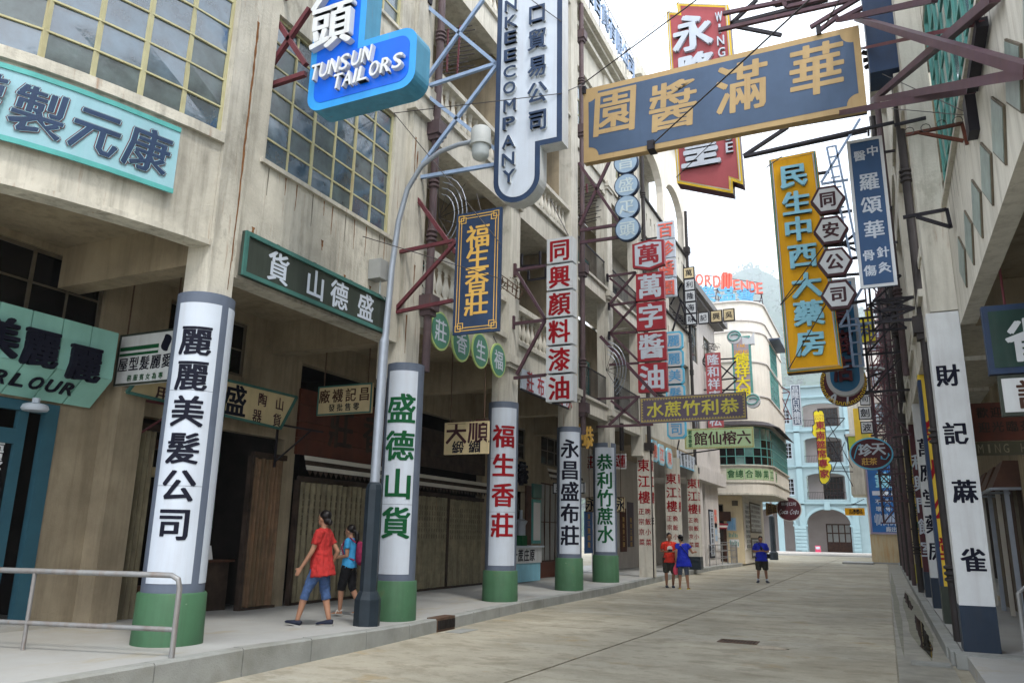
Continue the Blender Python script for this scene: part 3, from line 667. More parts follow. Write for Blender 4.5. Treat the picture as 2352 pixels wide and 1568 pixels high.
# ---------------- C: shophouse with iron railings
C_ = thing('shophouse', (-9.2, 24, .2), 'cream shophouse with black iron balcony railings behind the red lettered squares', 'building')
CX_ = -7.72
pilaster(C_, CX_+.06, 23.55, 24.05, 4.3, 18, (5.5, 9.5, 13.45))
pilaster(C_, CX_+.04, 27.3, 27.8, 4.4, 18, (13.45,))
def railing(parent, X, y0, y1, z0, h=.95, sp=.11):
    g = MB(); g.box(X-.02, X+.02, y0, y1, z0+h-.03, z0+h); g.box(X-.015, X+.015, y0, y1, z0+.06, z0+.09)
    n = int((y1-y0)/sp)
    for i in range(n+1): yy_ = y0+(y1-y0)*i/n; g.box(X-.008, X+.008, yy_-.008, yy_+.008, z0, z0+h-.03)
    return g.build('railing', M['black_steel'], parent)
for (y0, y1) in ((20.07, 23.54), (24.06, 27.29)):
    for li, z in enumerate((5.12, 9.08, 12.95)):
        g = MB(); g.box(CX_-.28, CX_, y0, y1, z, z+.42); g.box(CX_-.3, CX_+.07, y0, y1, z+.422, z+.5); g.box(-9.4, CX_-.285, y0-.25, y1+.25, z+.2, z+.48); g.build('balcony_slab', M['stucco_light'], C_)
        if li < 2:
            railing(C_, CX_-.06, y0, y1, z+.5)
            g = MB(); wall_x(g, -9.4, .15, y0-.25, y1+.25, z+.48, z+4.06, [(y0+.6, y0+1.5, z+.5, z+2.7), (y1-1.7, y1-.6, z+.5, z+2.7)]); g.build('balcony_wall', M['stucco_in'], C_)
            window(C_, -9.44, y0+.605, y0+1.495, z+.505, z+2.695, 2, 4, 'frame_g', 'glass_dk'); window(C_, -9.44, y1-1.695, y1-.605, z+.505, z+2.695, 2, 4, 'frame_g', 'glass_g')
        else:
            hs = [(y0+.8, y1-.8, 14.2, 15.9)]
            g = MB(); wall_x(g, CX_-.02, .2, y0, y1, z+.5, 18.0, hs); g.build('wall', M['stucco_light'], C_)
            window(C_, CX_-.08, y0+.805, y1-.805, 14.205, 15.895, 4, 3, 'frame_y', 'glass')
            g = MB(); g.box(CX_-.02, CX_+.08, y0, y1, 16.25, 16.35); g.build('ledge', M['stucco_light'], C_)
g = MB(); g.box(-8.3, CX_+.25, 19.6, 27.85, 18.0, 18.12); g.box(-8.3, CX_+.4, 19.6, 27.85, 18.12, 18.4); g.box(-8.3, CX_+.15, 20.06, 27.8, 17.6, 17.75); g.build('cornice', M['stucco_light'], C_)
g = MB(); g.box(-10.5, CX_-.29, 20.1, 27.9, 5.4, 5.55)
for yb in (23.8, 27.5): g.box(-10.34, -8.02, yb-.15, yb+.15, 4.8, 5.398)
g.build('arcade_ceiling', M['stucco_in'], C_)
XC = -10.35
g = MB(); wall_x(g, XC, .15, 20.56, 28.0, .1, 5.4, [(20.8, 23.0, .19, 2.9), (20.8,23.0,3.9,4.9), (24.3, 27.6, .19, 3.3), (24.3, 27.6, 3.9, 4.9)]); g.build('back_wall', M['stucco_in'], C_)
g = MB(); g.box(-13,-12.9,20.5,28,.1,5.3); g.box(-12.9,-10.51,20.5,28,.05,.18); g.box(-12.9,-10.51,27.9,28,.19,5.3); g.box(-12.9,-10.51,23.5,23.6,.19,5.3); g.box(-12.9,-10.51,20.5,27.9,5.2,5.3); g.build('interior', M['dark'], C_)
window(C_, XC-.03, 24.305, 27.595, .7, 3.295, 7, 2, 'brown', 'curtain'); window(C_, XC-.03, 24.305, 27.595, 3.905, 4.895, 5, 2, 'frame_dk', 'glass_dk'); window(C_, XC-.03, 20.805, 22.995, 3.905, 4.895, 4, 2, 'frame_dk', 'glass_dk')
g = MB(); g.box(XC-.1, XC, 24.305, 27.595, .2, .698); g.build('stall_riser', mat('red brown board', (.14,.04,.02), .6), C_)

# ---------------- D: shophouse with arches
D_ = thing('shophouse', (-9.2, 32, .2), 'tall cream shophouse with arched top floor loggia behind the red and white signs', 'building')
DX = -7.8
def arch_wall(g, X, th, y0, y1, z0, z1, openings, n=12, m=0, axis='x'):
    """wall with arched openings (ya, yb, zfoot, zspring, rise)"""
    ops = sorted(openings); edges = [y0]
    pr_ = lambda y_, z_, d_: (X-d_, y_, z_) if axis == 'x' else (y_, X+d_, z_)
    prev = y0
    def boxq(a, b, c, d):
        if b-a > 1e-5 and d-c > 1e-5:
            if axis == 'x': g.box(X-th, X, a, b, c, d, m)
            else: g.box(a, b, X, X+th, c, d, m)
    for (ya, yb, zf, zs, ri) in ops:
        boxq(prev, ya, z0, z1); boxq(ya, yb, z0, zf); ztop = zs+ri+.001
        boxq(ya, yb, ztop, z1)
        c = (ya+yb)/2; h = (yb-ya)/2
        arc = [(c-h*math.cos(math.pi*i/n), zs+ri*math.sin(math.pi*i/n)) for i in range(n+1)]
        for (p0, q0), (p1, q1) in zip(arc, arc[1:]):
            vs = [pr_(p0,q0,0), pr_(p1,q1,0), pr_(p1,ztop,0), pr_(p0,ztop,0), pr_(p0,q0,th), pr_(p1,q1,th), pr_(p1,ztop,th), pr_(p0,ztop,th)]
            g.add(vs, [(0,1,2,3),(7,6,5,4),(0,4,5,1)], m)
        boxq  ; prev = yb
    boxq(prev, y1, z0, z1)
pts_a = [(28.25, 32.1, 15.05, 16.7, 1.15), (32.6, 36.1, 15.05, 16.7, 1.15)]
sm = []
for zz in (14.2, 10.2):
    for k in range(12): sm.append((28.5+k*.63, 28.5+k*.63+.17, zz, zz+.33))
g = MB(); arch_wall(g, DX, .3, 27.85, 36.6, 15.02, 20.2, pts_a); g.build('arcade_wall', M['white_wall'], D_)
g = MB(); wall_x(g, DX, .25, 27.85, 36.6, 13.5, 15.02, [s for s in sm if s[2] > 13]); wall_x(g, DX, .25, 27.85, 36.6, 9.4, 11.05, [s for s in sm if s[2] < 13]); wall_x(g, DX, .25, 27.85, 36.6, 5.3, 7.1, []); g.build('parapet', M['stucco_light'], D_)
g = MB(); g.box(DX-.3, DX+.1, 27.85, 36.6, 15.022, 15.1); g.box(DX-.3, DX+.1, 27.85, 36.6, 11.052, 11.13); g.box(DX-.3, DX+.1, 27.85, 36.6, 7.102, 7.18); g.build('coping', M['pipe_dk'], D_)
g = MB()
for a, b in ((27.85, 28.3), (32.1, 32.6), (36.1, 36.6)):
    g.box(DX-.3, DX, a, b, 11.14, 13.49); g.box(DX-.3, DX, a, b, 7.19, 9.39)
g.build('pier', M['stucco_light'], D_)
g = MB()
for z in (5.3, 9.3, 13.3, 19.5): g.box(-9.8, DX-.31, 27.9, 36.6, z, z+.2)
g.build('floor_slab', M['stucco_light'], D_)
g = MB(); wall_x(g, -9.6, .15, 27.9, 36.6, 5.5, 20.2, [(29, 31, 10, 12), (33, 35, 10, 12), (29, 31, 6, 8), (33,35,6,8)]); g.build('balcony_wall', M['stucco_light'], D_)
for a in (29, 33):
    for z in (10, 6): window(D_, -9.65, a+.005, a+1.995, z+.005, z+1.995, 4, 3, 'frame_dk', 'glass')
g = MB(); g.box(-8.5, DX+.3, 27.85, 36.7, 20.2, 20.6); g.box(-8.5, DX+.15, 27.85, 36.7, 20.6, 21.0); g.build('cornice', M['stucco_light'], D_)
g = MB(); g.box(-11, DX-.1, 27.9, 36.6, 5.0, 5.29); g.box(DX-.25, DX+.02, 27.9, 36.6, 4.75, 5.288); g.build('arcade_ceiling', M['stucco_in'], D_)
XD = -10.6
g = MB(); wall_x(g, XD, .15, 28, 37, .1, 5.0, [(28.4, 30.5, .2, 3)]); g.build('back_wall', M['grey_wall'], D_)
# square lettered pillars
for k, (cy, base, wd_) in enumerate(((27.5, .2, .5), (31.8, .2, .56), (35.5, .2, .5))):
    p0 = {0: ((1462,1000),(1491,1000)), 1: ((1527,1100),(1556,1100)), 2: ((1577,1100),(1601,1100))}[k]
    x0 = P(*p0[0], Y=cy).x; x1 = P(*p0[1], Y=cy).x
    t = thing('lettered_pillar', ((x0+x1)/2, cy+.25, base), ['nearest square pillar with painted red characters and no dark foot', 'middle square pillar with red characters behind the man in the red shirt', 'farthest square pillar with red characters on a black foot'][k], 'pillar')
    g = MB(); g.box(x0, x1, cy, cy+.5, base+(.55 if k == 2 else 0), 4.75); g.build('shaft', M['stucco_light'], t)
    if k == 2: g = MB(); g.box(x0-.02, x1+.02, cy-.02, cy+.52, base, base+.548); g.build('foot', M['lampdk'], t)
    g = MB(); xc = (x0+x1)/2; s_ = (x1-x0)
    tops = [P(1479,702,Y=cy).z]*3
    z_hi = {0: P(1470,1050,Y=cy).z, 1: P(1540,1083,Y=cy).z, 2: P(1588,1095,Y=cy).z}[k]; z_mid = {0: P(1470,1160,Y=cy).z, 1: P(1540,1178,Y=cy).z, 2: P(1588,1183,Y=cy).z}[k]; z_lo = z_mid-1.45
    vtext(g, '東江樓', xc, z_mid, z_hi, cy, size=.44, wd=.42, bold=.03)
    vtext(g, '正宗京菜', xc-.12, z_lo, z_mid-.03, cy, size=.22, wd=.2, bold=.02); vtext(g, '晚飯小菜', xc+.12, z_lo, z_mid-.03, cy, size=.22, wd=.2, bold=.02)
    for i, ch in enumerate('東江樓'): put(g, ch, (x1, cy+.25, z_hi-(i+.5)*(z_hi-z_mid)/3), (0,1,0), UZ, .4, .42, bold=.03)
    g.build('lettering', M['red_ink'], t)

# ---------------- E: plain grey-white shophouse
E_ = thing('shophouse', (-9.5, 41, .2), 'plain grey white shophouse with grid windows before the round corner building', 'building')
EX = -8.1
hs = [(38.2, 39.9, 10.3, 12.3), (41.5, 43.2, 10.3, 12.3), (38.2, 39.9, 6.4, 8.4), (41.5, 43.2, 6.4, 8.4)]
g = MB(); wall_x(g, EX, .3, 36.75, 44.6, 5.0, 13.4, hs); wall_y(g, 44.6, .2, -13, EX, 5.0, 13.4); wall_y(g, 36.75, .2, -13, EX-.31, 5, 13.4); g.build('wall', M['grey_wall'], E_)
for h in hs: window(E_, EX-.06, h[0]+.005, h[1]-.005, h[2]+.005, h[3]-.005, 3, 4, 'frame_dk', 'glass')
g = MB(); g.box(-13, EX+.25, 36.75, 45, 4.3, 4.98); g.build('floor_slab', M['grey_wall'], E_)
g = MB(); g.box(-13, EX+.5, 36.75, 45.2, 13.4, 13.55); g.box(-13, EX+.7, 36.75, 45.4, 13.55, 13.9); g.box(-13, EX, 36.8, 44.8, 13.9, 14.1); g.build('eave', mat('grey roof edge', (.2,.2,.2), .8), E_)
g = MB(); g.box(-11, -10.8, 37, 47, .1, 4.3); g.build('back_wall', M['grey_wall'], E_)
g = MB(); g.box(EX-.25, EX+.02, 39.0, 39.5, .2, 4.3); g.box(-9.6,-9.2,41.5,41.9,.2,4.3); g.build('pier', M['grey_wall'], E_)
g = MB(); g.box(-8.45, -8.25, 41.0, 44.5, .15, 4.3); g.build('side_wall', M['grey_wall'], E_)

# ---------------- F: round white corner building
F_ = thing('corner_building', (-9.5, 52, .16), 'white round cornered building with banded curved fronts and rooftop neon letters', 'building')
def rc_plan(x0, xr, yf, yb, r, n=10):            # plan outline: front at yf from x0 to xr, quarter curve, side at xr to yb
    pts = [(x0, yf)]
    for i in range(n+1):
        a = -math.pi/2+math.pi/2*i/n; pts.append((xr-r+r*math.cos(a), yf+r+r*math.sin(a)))
    pts.append((xr, yb)); pts.append((x0, yb)); return pts
def slab_plan(g, pl, z0, z1, m=0):
    n = len(pl); g.add([(x, y, z0) for x, y in pl]+[(x, y, z1) for x, y in pl], [tuple(range(n))[::-1], tuple(range(n, 2*n))]+[(i, (i+1) % n, (i+1) % n+n, i+n) for i in range(n)], m)
def shell_plan(g, pl, z0, z1, th=.2, m=0, closed=False):
    n = len(pl)-1
    for i in range(n):
        a, b = pl[i], pl[i+1]; g.add([(a[0],a[1],z0),(b[0],b[1],z0),(b[0],b[1],z1),(a[0],a[1],z1)], [(0,1,2,3)], m)
XR, YF, YK = -5.78, 47.5, 57.6
pl = rc_plan(-13.5, XR, YF, YK, 1.9)
g = MB(); slab_plan(g, pl, 4.15, 5.72); g.build('wall', M['white_wall'], F_)
g = MB(); slab_plan(g, rc_plan(-13.5, XR+.06, YF-.06, YK, 1.95), 4.75, 4.83); slab_plan(g, rc_plan(-13.5, XR+.1, YF-.1, YK, 1.98), 5.722, 5.8); slab_plan(g, rc_plan(-13.5, XR+.05, YF-.05, YK, 1.94), 4.05, 4.148); g.build('moulding', M['stucco_light'], F_)
g = MB(); slab_plan(g, rc_plan(-13.3, XR-.25, YF+.25, YK-.2, 1.7), 5.802, 8.1); g.build('room', M['dim'] if 'dim' in M else M['dark2'], F_)  # solid dark block, shade of the unlit room put into its colour
# curved green steel window band
wb = MB(); path = [p for p in rc_plan(-10.3, XR-.03, YF+.03, YK-.1, 1.88)][:-1]
seg = [];
for a, b in zip(path, path[1:]): seg.append((a, b, math.dist(a, b)))
tt = sum(s_[2] for s_ in seg)
def walk(s):
    for a, b, l in seg:
        if s <= l+1e-6: return Vector((a[0]+(b[0]-a[0])*s/l, a[1]+(b[1]-a[1])*s/l, 0))
        s -= l
    return Vector((*path[-1], 0))
NP = 26; wp = [walk(tt*i/NP) for i in range(NP+1)]; zr = [5.8, 6.3, 6.8, 7.3, 8.0]
for p in wp: wb.bar(p+Vector((0,0,5.8)), p+Vector((0,0,8.0)), .05, .05)
for a, b in zip(wp, wp[1:]):
    for z in zr: wb.bar(a+Vector((0,0,z)), b+Vector((0,0,z)), .05, .05)
wo_ = wb.build('window', M['frame_g'], F_)
for i, (a, b) in enumerate(zip(wp, wp[1:])):
    for j, (z0, z1) in enumerate(zip(zr, zr[1:])):
        s = MB(); s.quad(a+Vector((0,0,z0)), b+Vector((0,0,z0)), b+Vector((0,0,z1)), a+Vector((0,0,z1))); s.build('pane', M['glass_g'] if (j == 3 or (i*7+j*3) % 5 == 0) else M['glass_dk'], wo_)
g = MB(); slab_plan(g, rc_plan(-13.5, XR+.0, YF, YK, 1.9), 8.1, 15.8); g.build('upper_wall', M['white_wall'], F_)
g = MB()
for z in (9.9, 12.0, 13.9, 14.6): slab_plan(g, rc_plan(-13.6, XR+.07, YF-.07, YK+.02, 1.96), z, z+.09)
slab_plan(g, rc_plan(-13.6, XR+.1, YF-.1, YK+.05, 1.98), 15.8, 15.9); g.build('band', M['grey_wall'], F_)
cn = MB()                                        # ribbed canopy over the window band
cp = [walk(tt*i/40) for i in range(41)]
for i, (a, b) in enumerate(zip(cp, cp[1:])):
    c = Vector((XR-1.9, YF+1.9, 0))
    def outw(p):
        if p.y <= YF+.1 and p.x < XR-1.9: return Vector((0,-1,0))
        if p.y > YF+1.9: return Vector((1,0,0))
        return (p-c).normalized()
    oa, ob = outw(a)*.55, outw(b)*.55; z1 = 8.42; z0 = 8.12
    cn.add([a+Vector((0,0,z1)), b+Vector((0,0,z1)), b+ob+Vector((0,0,z0)), a+oa+Vector((0,0,z0)), a+Vector((0,0,z1-.05)), b+Vector((0,0,z1-.05)), b+ob+Vector((0,0,z0-.05)), a+oa+Vector((0,0,z0-.05))], [(0,3,2,1),(4,5,6,7),(3,7,6,2)])
cn.build('canopy', mat('dark corrugated canopy', (.05,.045,.05), .6, .3), F_)
g = MB()
for z0, z1, ya, yb in ((12.2, 13.8, 51.2, 54.5), (9.95, 11.9, 50.5, 54.8)):
    window(F_, XR+.045, ya, yb, z0, z1, 7, 4, 'frame_g', 'glass_g')
g.box(XR+.0, XR+.7, 50.8, 54.9, 14.0, 14.1); g.build('sunshade', mat('blue grey sheet', (.05,.07,.12), .5), F_)
# green name tiles on the fascia
gt = thing('tile_sign', (-8.3, YF-.05, 4.9), 'row of pale green square tiles with characters on the curved fascia', 'sign'); 
sg = [walk(tt*(i)/200) for i in range(201)]
for i, ch in enumerate('會總合聯業工商'):
    px = [1469, 1494, 1520, 1546, 1567, 1584, 1596][i]; px = [(2350+(x*.3827))/1.5064 for x in (466, 546, 628, 708, 777, 833, 873)][i]
    best = min(sg, key=lambda p: abs((lambda c: W0/2+F0*c.x/-c.z)(CAMR.transposed() @ (p+Vector((0,0,5.2))-CAMP))-px))
    nrm = Vector((0,-1,0)) if best.x < XR-1.9 else (best-Vector((XR-1.9, YF+1.9, 0))).normalized()
    if best.y > YF+1.9: nrm = Vector((1,0,0))
    u = nrm.cross(UZ)*-1; c = best+nrm*.05; hw = .26
    s = MB(); a = c-u*hw; b_ = c+u*hw; s.plate([a+Vector((0,0,4.93)), b_+Vector((0,0,4.93)), b_+Vector((0,0,5.58)), a+Vector((0,0,5.58))], -nrm*.03); s.build('tile', M['palegreen'], gt)
    s = MB(); put(s, ch, c+Vector((0,0,5.255)), u, UZ, .44, .46, bold=.02); s.build('lettering', M['green_ink'], gt)
# ground floor of the corner building
XG = -7.62
g = MB(); wall_y(g, 48.6, .2, -12.5, XG, .1, 4.15, [(-9.62, -8.72, 2.3, 3.55), (-9.62, -8.62, .2, 2.15)]); g.build('wall', M['yellow_wall'], F_)
g = MB(); wall_x(g, XG, .2, 48.801, YK, .1, 4.15); g.build('wall', M['white_wall'], F_)
window_y(F_, 48.65, -9.615, -8.725, 2.305, 3.545, 3, 3, 'frame_dk', 'glass_dk')
g = MB(); g.box(-10,-8.4, 48.81, 51, .1, 3.8); g.build('interior', M['dark2'], F_)  # dark brown block standing in for the shade inside the doorway
g = MB(); g.box(-8.76, -8.6, 48.5, 48.598, .2, 2.2); g.box(-9.6,-8.3,48.48,48.59,2.55,3.1); g.build('door_board', M['brown'], F_)
aw = thing('awning', (-9.1, 48.3, 2.15), 'small red and white striped awning over the corner building doorway', 'awning')
for i in range(2):
    s = MB(); z1 = 2.42-i*.13; y1 = 48.5-i*.22; s.add([(-9.68,y1,z1),(-8.45,y1,z1),(-8.45,y1-.2,z1-.12),(-9.68,y1-.2,z1-.12),(-9.68,y1,z1-.02),(-8.45,y1,z1-.02),(-8.45,y1-.2,z1-.14),(-9.68,y1-.2,z1-.14)], [(0,3,2,1),(4,5,6,7),(3,7,6,2)]); s.build('stripe', M['awn_r'] if i == 0 else M['awn_w'], aw)
s = MB()
for k in range(10): s.add([(-9.68+k*.123,48.06,2.18),(-9.68+(k+1)*.123,48.06,2.18),(-9.68+(k+.5)*.123,48.05,2.04)], [(0,2,1)])
s.build('fringe', M['awn_r'], aw)

# ---------------- G: pale blue arcaded building closing the street
G_ = thing('arcade_building', (-7, 88, .14), 'pale blue arcaded building with loggias closing the end of the street', 'building')
YG = 88.0; k_ = .838
def gx(x): return x*k_
def gz(z): return 1.6+(z-1.6)*k_
fz1, fz2, fz3 = gz(5.85), gz(10.4), gz(14.9)
wings = [(-7.35, -3.05)]
ops1 = [(-7.30, -3.12, .16, gz(3.35), 1.55), (-13.2, -8.6, .16, gz(3.35), 1.55), (-19, -14.4, .16, gz(3.35), 1.55), (.2, 3.0, .16, gz(3.35), 1.4)]
g = MB(); arch_wall(g, YG, .5, -21, 3.6, .14, fz1, ops1, axis='y'); g.build('ground_wall', M['blue_wall'], G_)
for fi, (za, zb_) in enumerate(((fz1, fz2), (fz2, fz3), (fz3, fz3+3.6))):
    g = MB(); wops = [(-7.05, -3.3, za+.45, zb_-1.05, .4), (-13.6, -10.6, za+.45, zb_-1.05, .4), (-18.6, -15, za+.45, zb_-1.05, .4)]
    small = [(-9.05, -8.3, za+.9, zb_-1.2)]
    arch_wall(g, YG, .4, -21, -9.7, za+.001, zb_, wops[1:], axis='y'); wall_y(g, YG, .4, -9.7, -7.8, za+.001, zb_, small); arch_wall(g, YG, .4, -7.8, 3.6, za+.001, zb_, wops[:1], axis='y')
    g.build('upper_wall', M['blue_wall'], G_)
    window_y(G_, YG+.1, -9.045, -8.305, za+.905, zb_-1.205, 2, 4, 'white', 'glass_dk')
    for (xa, xb_, zf, zs, ri) in wops:
        g = MB(); g.box(xa, xb_, YG+1.8, YG+1.9, za+.2, zb_+.1); g.box(xa-.01, xb_+.01, YG+.45, YG+1.79, za+.1, za+.3); g.build('loggia_wall', M['loggia'], G_)
        window_y(G_, YG+1.7, xa+1.5, xb_-.25, za+.32, zs+.1, 6, 4, 'brown', 'glass_dk', name='window')
        g = MB(); g.box(xa, xb_, YG-.02, YG+.02, za+1.15, za+1.19); n_ = int((xb_-xa)/.16)
        for i in range(n_+1): xx = xa+(xb_-xa)*i/n_; g.box(xx-.012, xx+.012, YG-.012, YG+.012, za+.45, za+1.15)
        g.build('railing', M['black_steel'], G_)
g = MB()
for z in (fz1, fz2, fz3, fz3+3.6):
    g.box(-21.1, 3.7, YG-.12, YG-.002, z-.12, z+.0); g.box(-21.1, 3.7, YG-.22, YG-.002, z+.002, z+.12)
g.build('string_course', M['blue_trim'], G_)
g = MB(); zt_ = fz3+3.6; g.box(-21, 3.6, YG, YG+.4, zt_+.13, zt_+1.1); g.box(-21.2, 3.8, YG-.25, YG+.5, zt_+1.102, zt_+1.3); g.build('parapet', M['blue_wall'], G_)
g = MB()
for x in (-7.7, -2.6, -9.9):
    g.box(x-.3, x+.3, YG-.12, YG-.003, .3, zt_-.3)
g.build('pilaster', M['blue_trim'], G_)
g = MB()
for (xa, xb_, zf, zs, ri) in ops1[:3]:             # arch mouldings, imposts and keystone
    c = (xa+xb_)/2; h = (xb_-xa)/2
    for i in range(16):
        a0 = math.pi*i/16; a1 = math.pi*(i+1)/16
        p = lambda a, e: (c-(h+e)*math.cos(a), YG-.08, zs+(ri+e)*math.sin(a))
        g.plate([p(a0,.03), p(a1,.03), p(a1,.3), p(a0,.3)], (0,.078,0))
    g.box(xa-.45, xa+.08, YG-.14, YG-.002, zs-.22, zs-.02); g.box(xb_-.08, xb_+.45, YG-.14, YG-.002, zs-.22, zs-.02)
    g.box(c-.28, c+.28, YG-.25, YG-.082, zs+ri-.1, zs+ri+.75)
g.build('moulding', M['blue_trim'], G_)
b = MB(); b.box(-.34, .34, -.05, 0, -.15, .15); qb = local_mesh(b, 'quoin', M['blue_trim'])
for x in (-7.72, -2.62, -8.2):
    for i in range(7): inst(qb, 'quoin', G_, (x, YG-.13, .6+i*.36))
g = MB(); g.box(-21, 3.6, YG+3.5, YG+3.7, .14, fz1); g.box(-21, 3.6, YG+.51, YG+3.49, fz1-.3, fz1-.1); g.build('inner_wall', M['loggia'], G_)
window_y(G_, YG+3.4, -5.7, -3.25, .3, gz(3.5), 4, 3, 'brown', 'curtain', name='door', bar=.12, frw=.12)
g = MB(); g.box(-5.6, -3.35, YG+3.35, YG+3.39, .3, 1.25); g.build('door_panel', M['brown'], G_)
g = MB(); g.box(-21, 3.6, 84.3, 87.99, .14, .3); g.box(-21, 3.6, 84.0, 84.299, .14, .22); g.build('steps', M['grey_wall'], G_)
g = MB(); g.box(-25, -21, YG+.2, YG+.4, .1, 12); g.build('side_wall', M['blue_wall'], G_)
t = thing('litter_bin', (-6.35, 87.2, .3), 'small pink bin inside the blue archway', 'bin'); g = MB(); g.box(-6.6,-6.1,87,87.4,.3,.95); g.build('body', M['pinkred'], t); g = MB(); g.box(-6.55,-6.15,86.985,86.998,.6,.85); g.build('label_plate', M['white'], t)

# ---------------- K: end building on the right with the poster
K = thing('end_building', (.5, 62, .1), 'cream building at the street end carrying the blue poster', 'building')
g = MB(); g.box(-1.0, 6, 62, 80, .1, 2.0); g.build('base_wall', M['tan'], K)
g = MB(); g.box(-1.0, 6, 62, 80, 2.0, 12.5); g.build('wall', M['white_wall'], K)
g = MB(); g.box(-1.95, -1.001, 61.5, 66, 4.75, 8.7); g.box(-1.75, -1.001, 61.9, 66, 8.7, 13.2); g.build('balcony_box', M['stucco_light'], K)
g = MB(); g.box(-2.1, -1.0, 61.3, 66, 8.9, 9.05); g.box(-1.95, -1.6, 61.2, 61.499, 7.9, 8.75); g.build('ledge', M['lampdk'], K)
g = MB(); g.box(-.3, 6, 61.2, 61.99, 9, 17.5); g.build('upper_wall', M['grey_wall'], K)
for z in (9.6, 12.4, 15): window_y(K, 61.1, .0, 2.0, z, z+1.6, 6, 4, 'frame_dk', 'glass')
# ================================================================ SIGNS
def frame_bars(parent, Y, segs, w=.06, m='purple', dy=0, name='bracket', h=None):
    """steel members; each end is (pixel x, pixel y[, own plane Y])"""
    for a, b in segs:
        pq = [P(e[0], e[1], X=e[3]) if len(e) > 3 else P(e[0], e[1], Y=e[2] if len(e) > 2 else Y+dy) for e in (a, b)]; g = MB(); p, q = pq
        g.bar(p, q, w, h or w); g.build(name, M[m], parent)
def wire(parent, a, b, r=.008, m='wire', name='stay_wire'):
    g = MB(); g.tube([a, b], r, 5); return g.build(name, M[m], parent)
def board(name, label, cat, Y, TL, TR, BL, BR, th, face, edge, side=None, rim=.06, group=None, rimd=.012, panels=None):
    """flat sign board across the street: body, raised rim, face"""
    x0, x1, z0, z1 = rect_from(Y, TL, TR, BL, BR)
    t = thing(name, ((x0+x1)/2, Y, z0), label, cat, group)
    g = MB(); g.box(x0, x1, Y, Y+th, z0, z1); g.build('panel', M[face] if not side else [M[side]], t)
    if side:
        g = MB(); g.box(x0+rim, x1-rim, Y-.003, Y-.0005, z0+rim, z1-rim); g.build('face', M[face], t)
    if edge:
        g = MB(); g.box(x0, x0+rim, Y-rimd, Y-.001, z0, z1); g.box(x1-rim, x1, Y-rimd, Y-.001, z0, z1); g.box(x0+rim, x1-rim, Y-rimd, Y-.001, z0, z0+rim); g.box(x0+rim, x1-rim, Y-rimd, Y-.001, z1-rim, z1)
        g.build('rim', M[edge], t)
    return t, x0, x1, z0, z1
# ---- S1 tailor sign
Y = 7.4; t = thing('tailor_sign', (-5.8, Y, 7.1), 'bright blue L shaped tailor sign with raised white letters', 'sign')
zq = zc(800, 0, 900/1764)
def outline(pts, Y): return [P(*p, Y=Y) for p in pts]
x0 = P(*zq(515, 700), Y=Y).x; x1 = P(*zq(1252, 400), Y=Y).x; z0 = 7.14; zstep = P(*zq(1100, 215), Y=Y).z; xs = P(*zq(903, 270), Y=Y).x; ztop = 10.6
def rnd(cx, cz, r, a0, a1, Y, n=6): return [Vector((cx+r*math.cos(R_(a0+(a1-a0)*i/n)), Y, cz+r*math.sin(R_(a0+(a1-a0)*i/n)))) for i in range(n+1)]
def Lshape(e, Y, r=.2):
    return rnd(x0+e+r, z0+e+r, r, 180, 270, Y)+rnd(x1-e-r, z0+e+r, r, 270, 360, Y)+rnd(x1-e-r, zstep-e-r, r, 0, 90, Y)+[Vector((xs-e, Y, zstep-e)), Vector((xs-e, Y, ztop)), Vector((x0+e, Y, ztop))]
g = MB(); g.plate(Lshape(0, Y, .22), (0,.34,0), 0, 1); g.build('body', [M['blue_edge'], M['blue_side']], t)
g = MB(); g.plate(Lshape(.105, Y-.006, .16), (0,.005,0)); g.build('face', M['blue_face'], t)
def raised(t, ch, px, Y, w_, h_, m, depth=.06, bold=.03, slant=0, rot=0, dm=None, lift=.008):
    g = MB(); c = P(*px, Y=Y); put(g, ch, (c.x, Y, c.z), UX, UZ, w_, h_, bold=bold, depth=depth, slant=slant, rot=rot, lift=lift, dm=1 if dm else None); return g.build('character', [M[m], M[dm]] if dm else M[m], t)
raised(t, '頭', zq(705, 195), Y, .68, .70, 'white_w', .09, .035)
raised(t, '大', (P and zq(720, -75)), Y, .7, .72, 'white_w', .09, .035)
for i, ch in enumerate('TUNSUN'):
    raised(t, ch, zq([590,652,718,790,868,942][i], [510,490,465,440,413,385][i]), Y, .135, .23, 'white_w', .07, .05, slant=.15)
for i, ch in enumerate('TAILORS'):
    raised(t, ch, zq([742,812,862,915,990,1068,1148][i], [570,550,533,515,485,460,432][i]), Y, .14 if ch != 'I' else .04, .21, 'white_w', .07, .05, slant=.15)
frame_bars(t, Y, [((590, 200), (712, 20)), ((590, 207), (702, 170)), ((605, 0), (703, 150)), ((616, 10), (706, -25))], .07, 'maroon_steel', dy=.2)
frame_bars(t, Y, [((590, 165), (588, 235)), ((612, -10), (610, 40))], .08, 'maroon_steel', dy=.2)
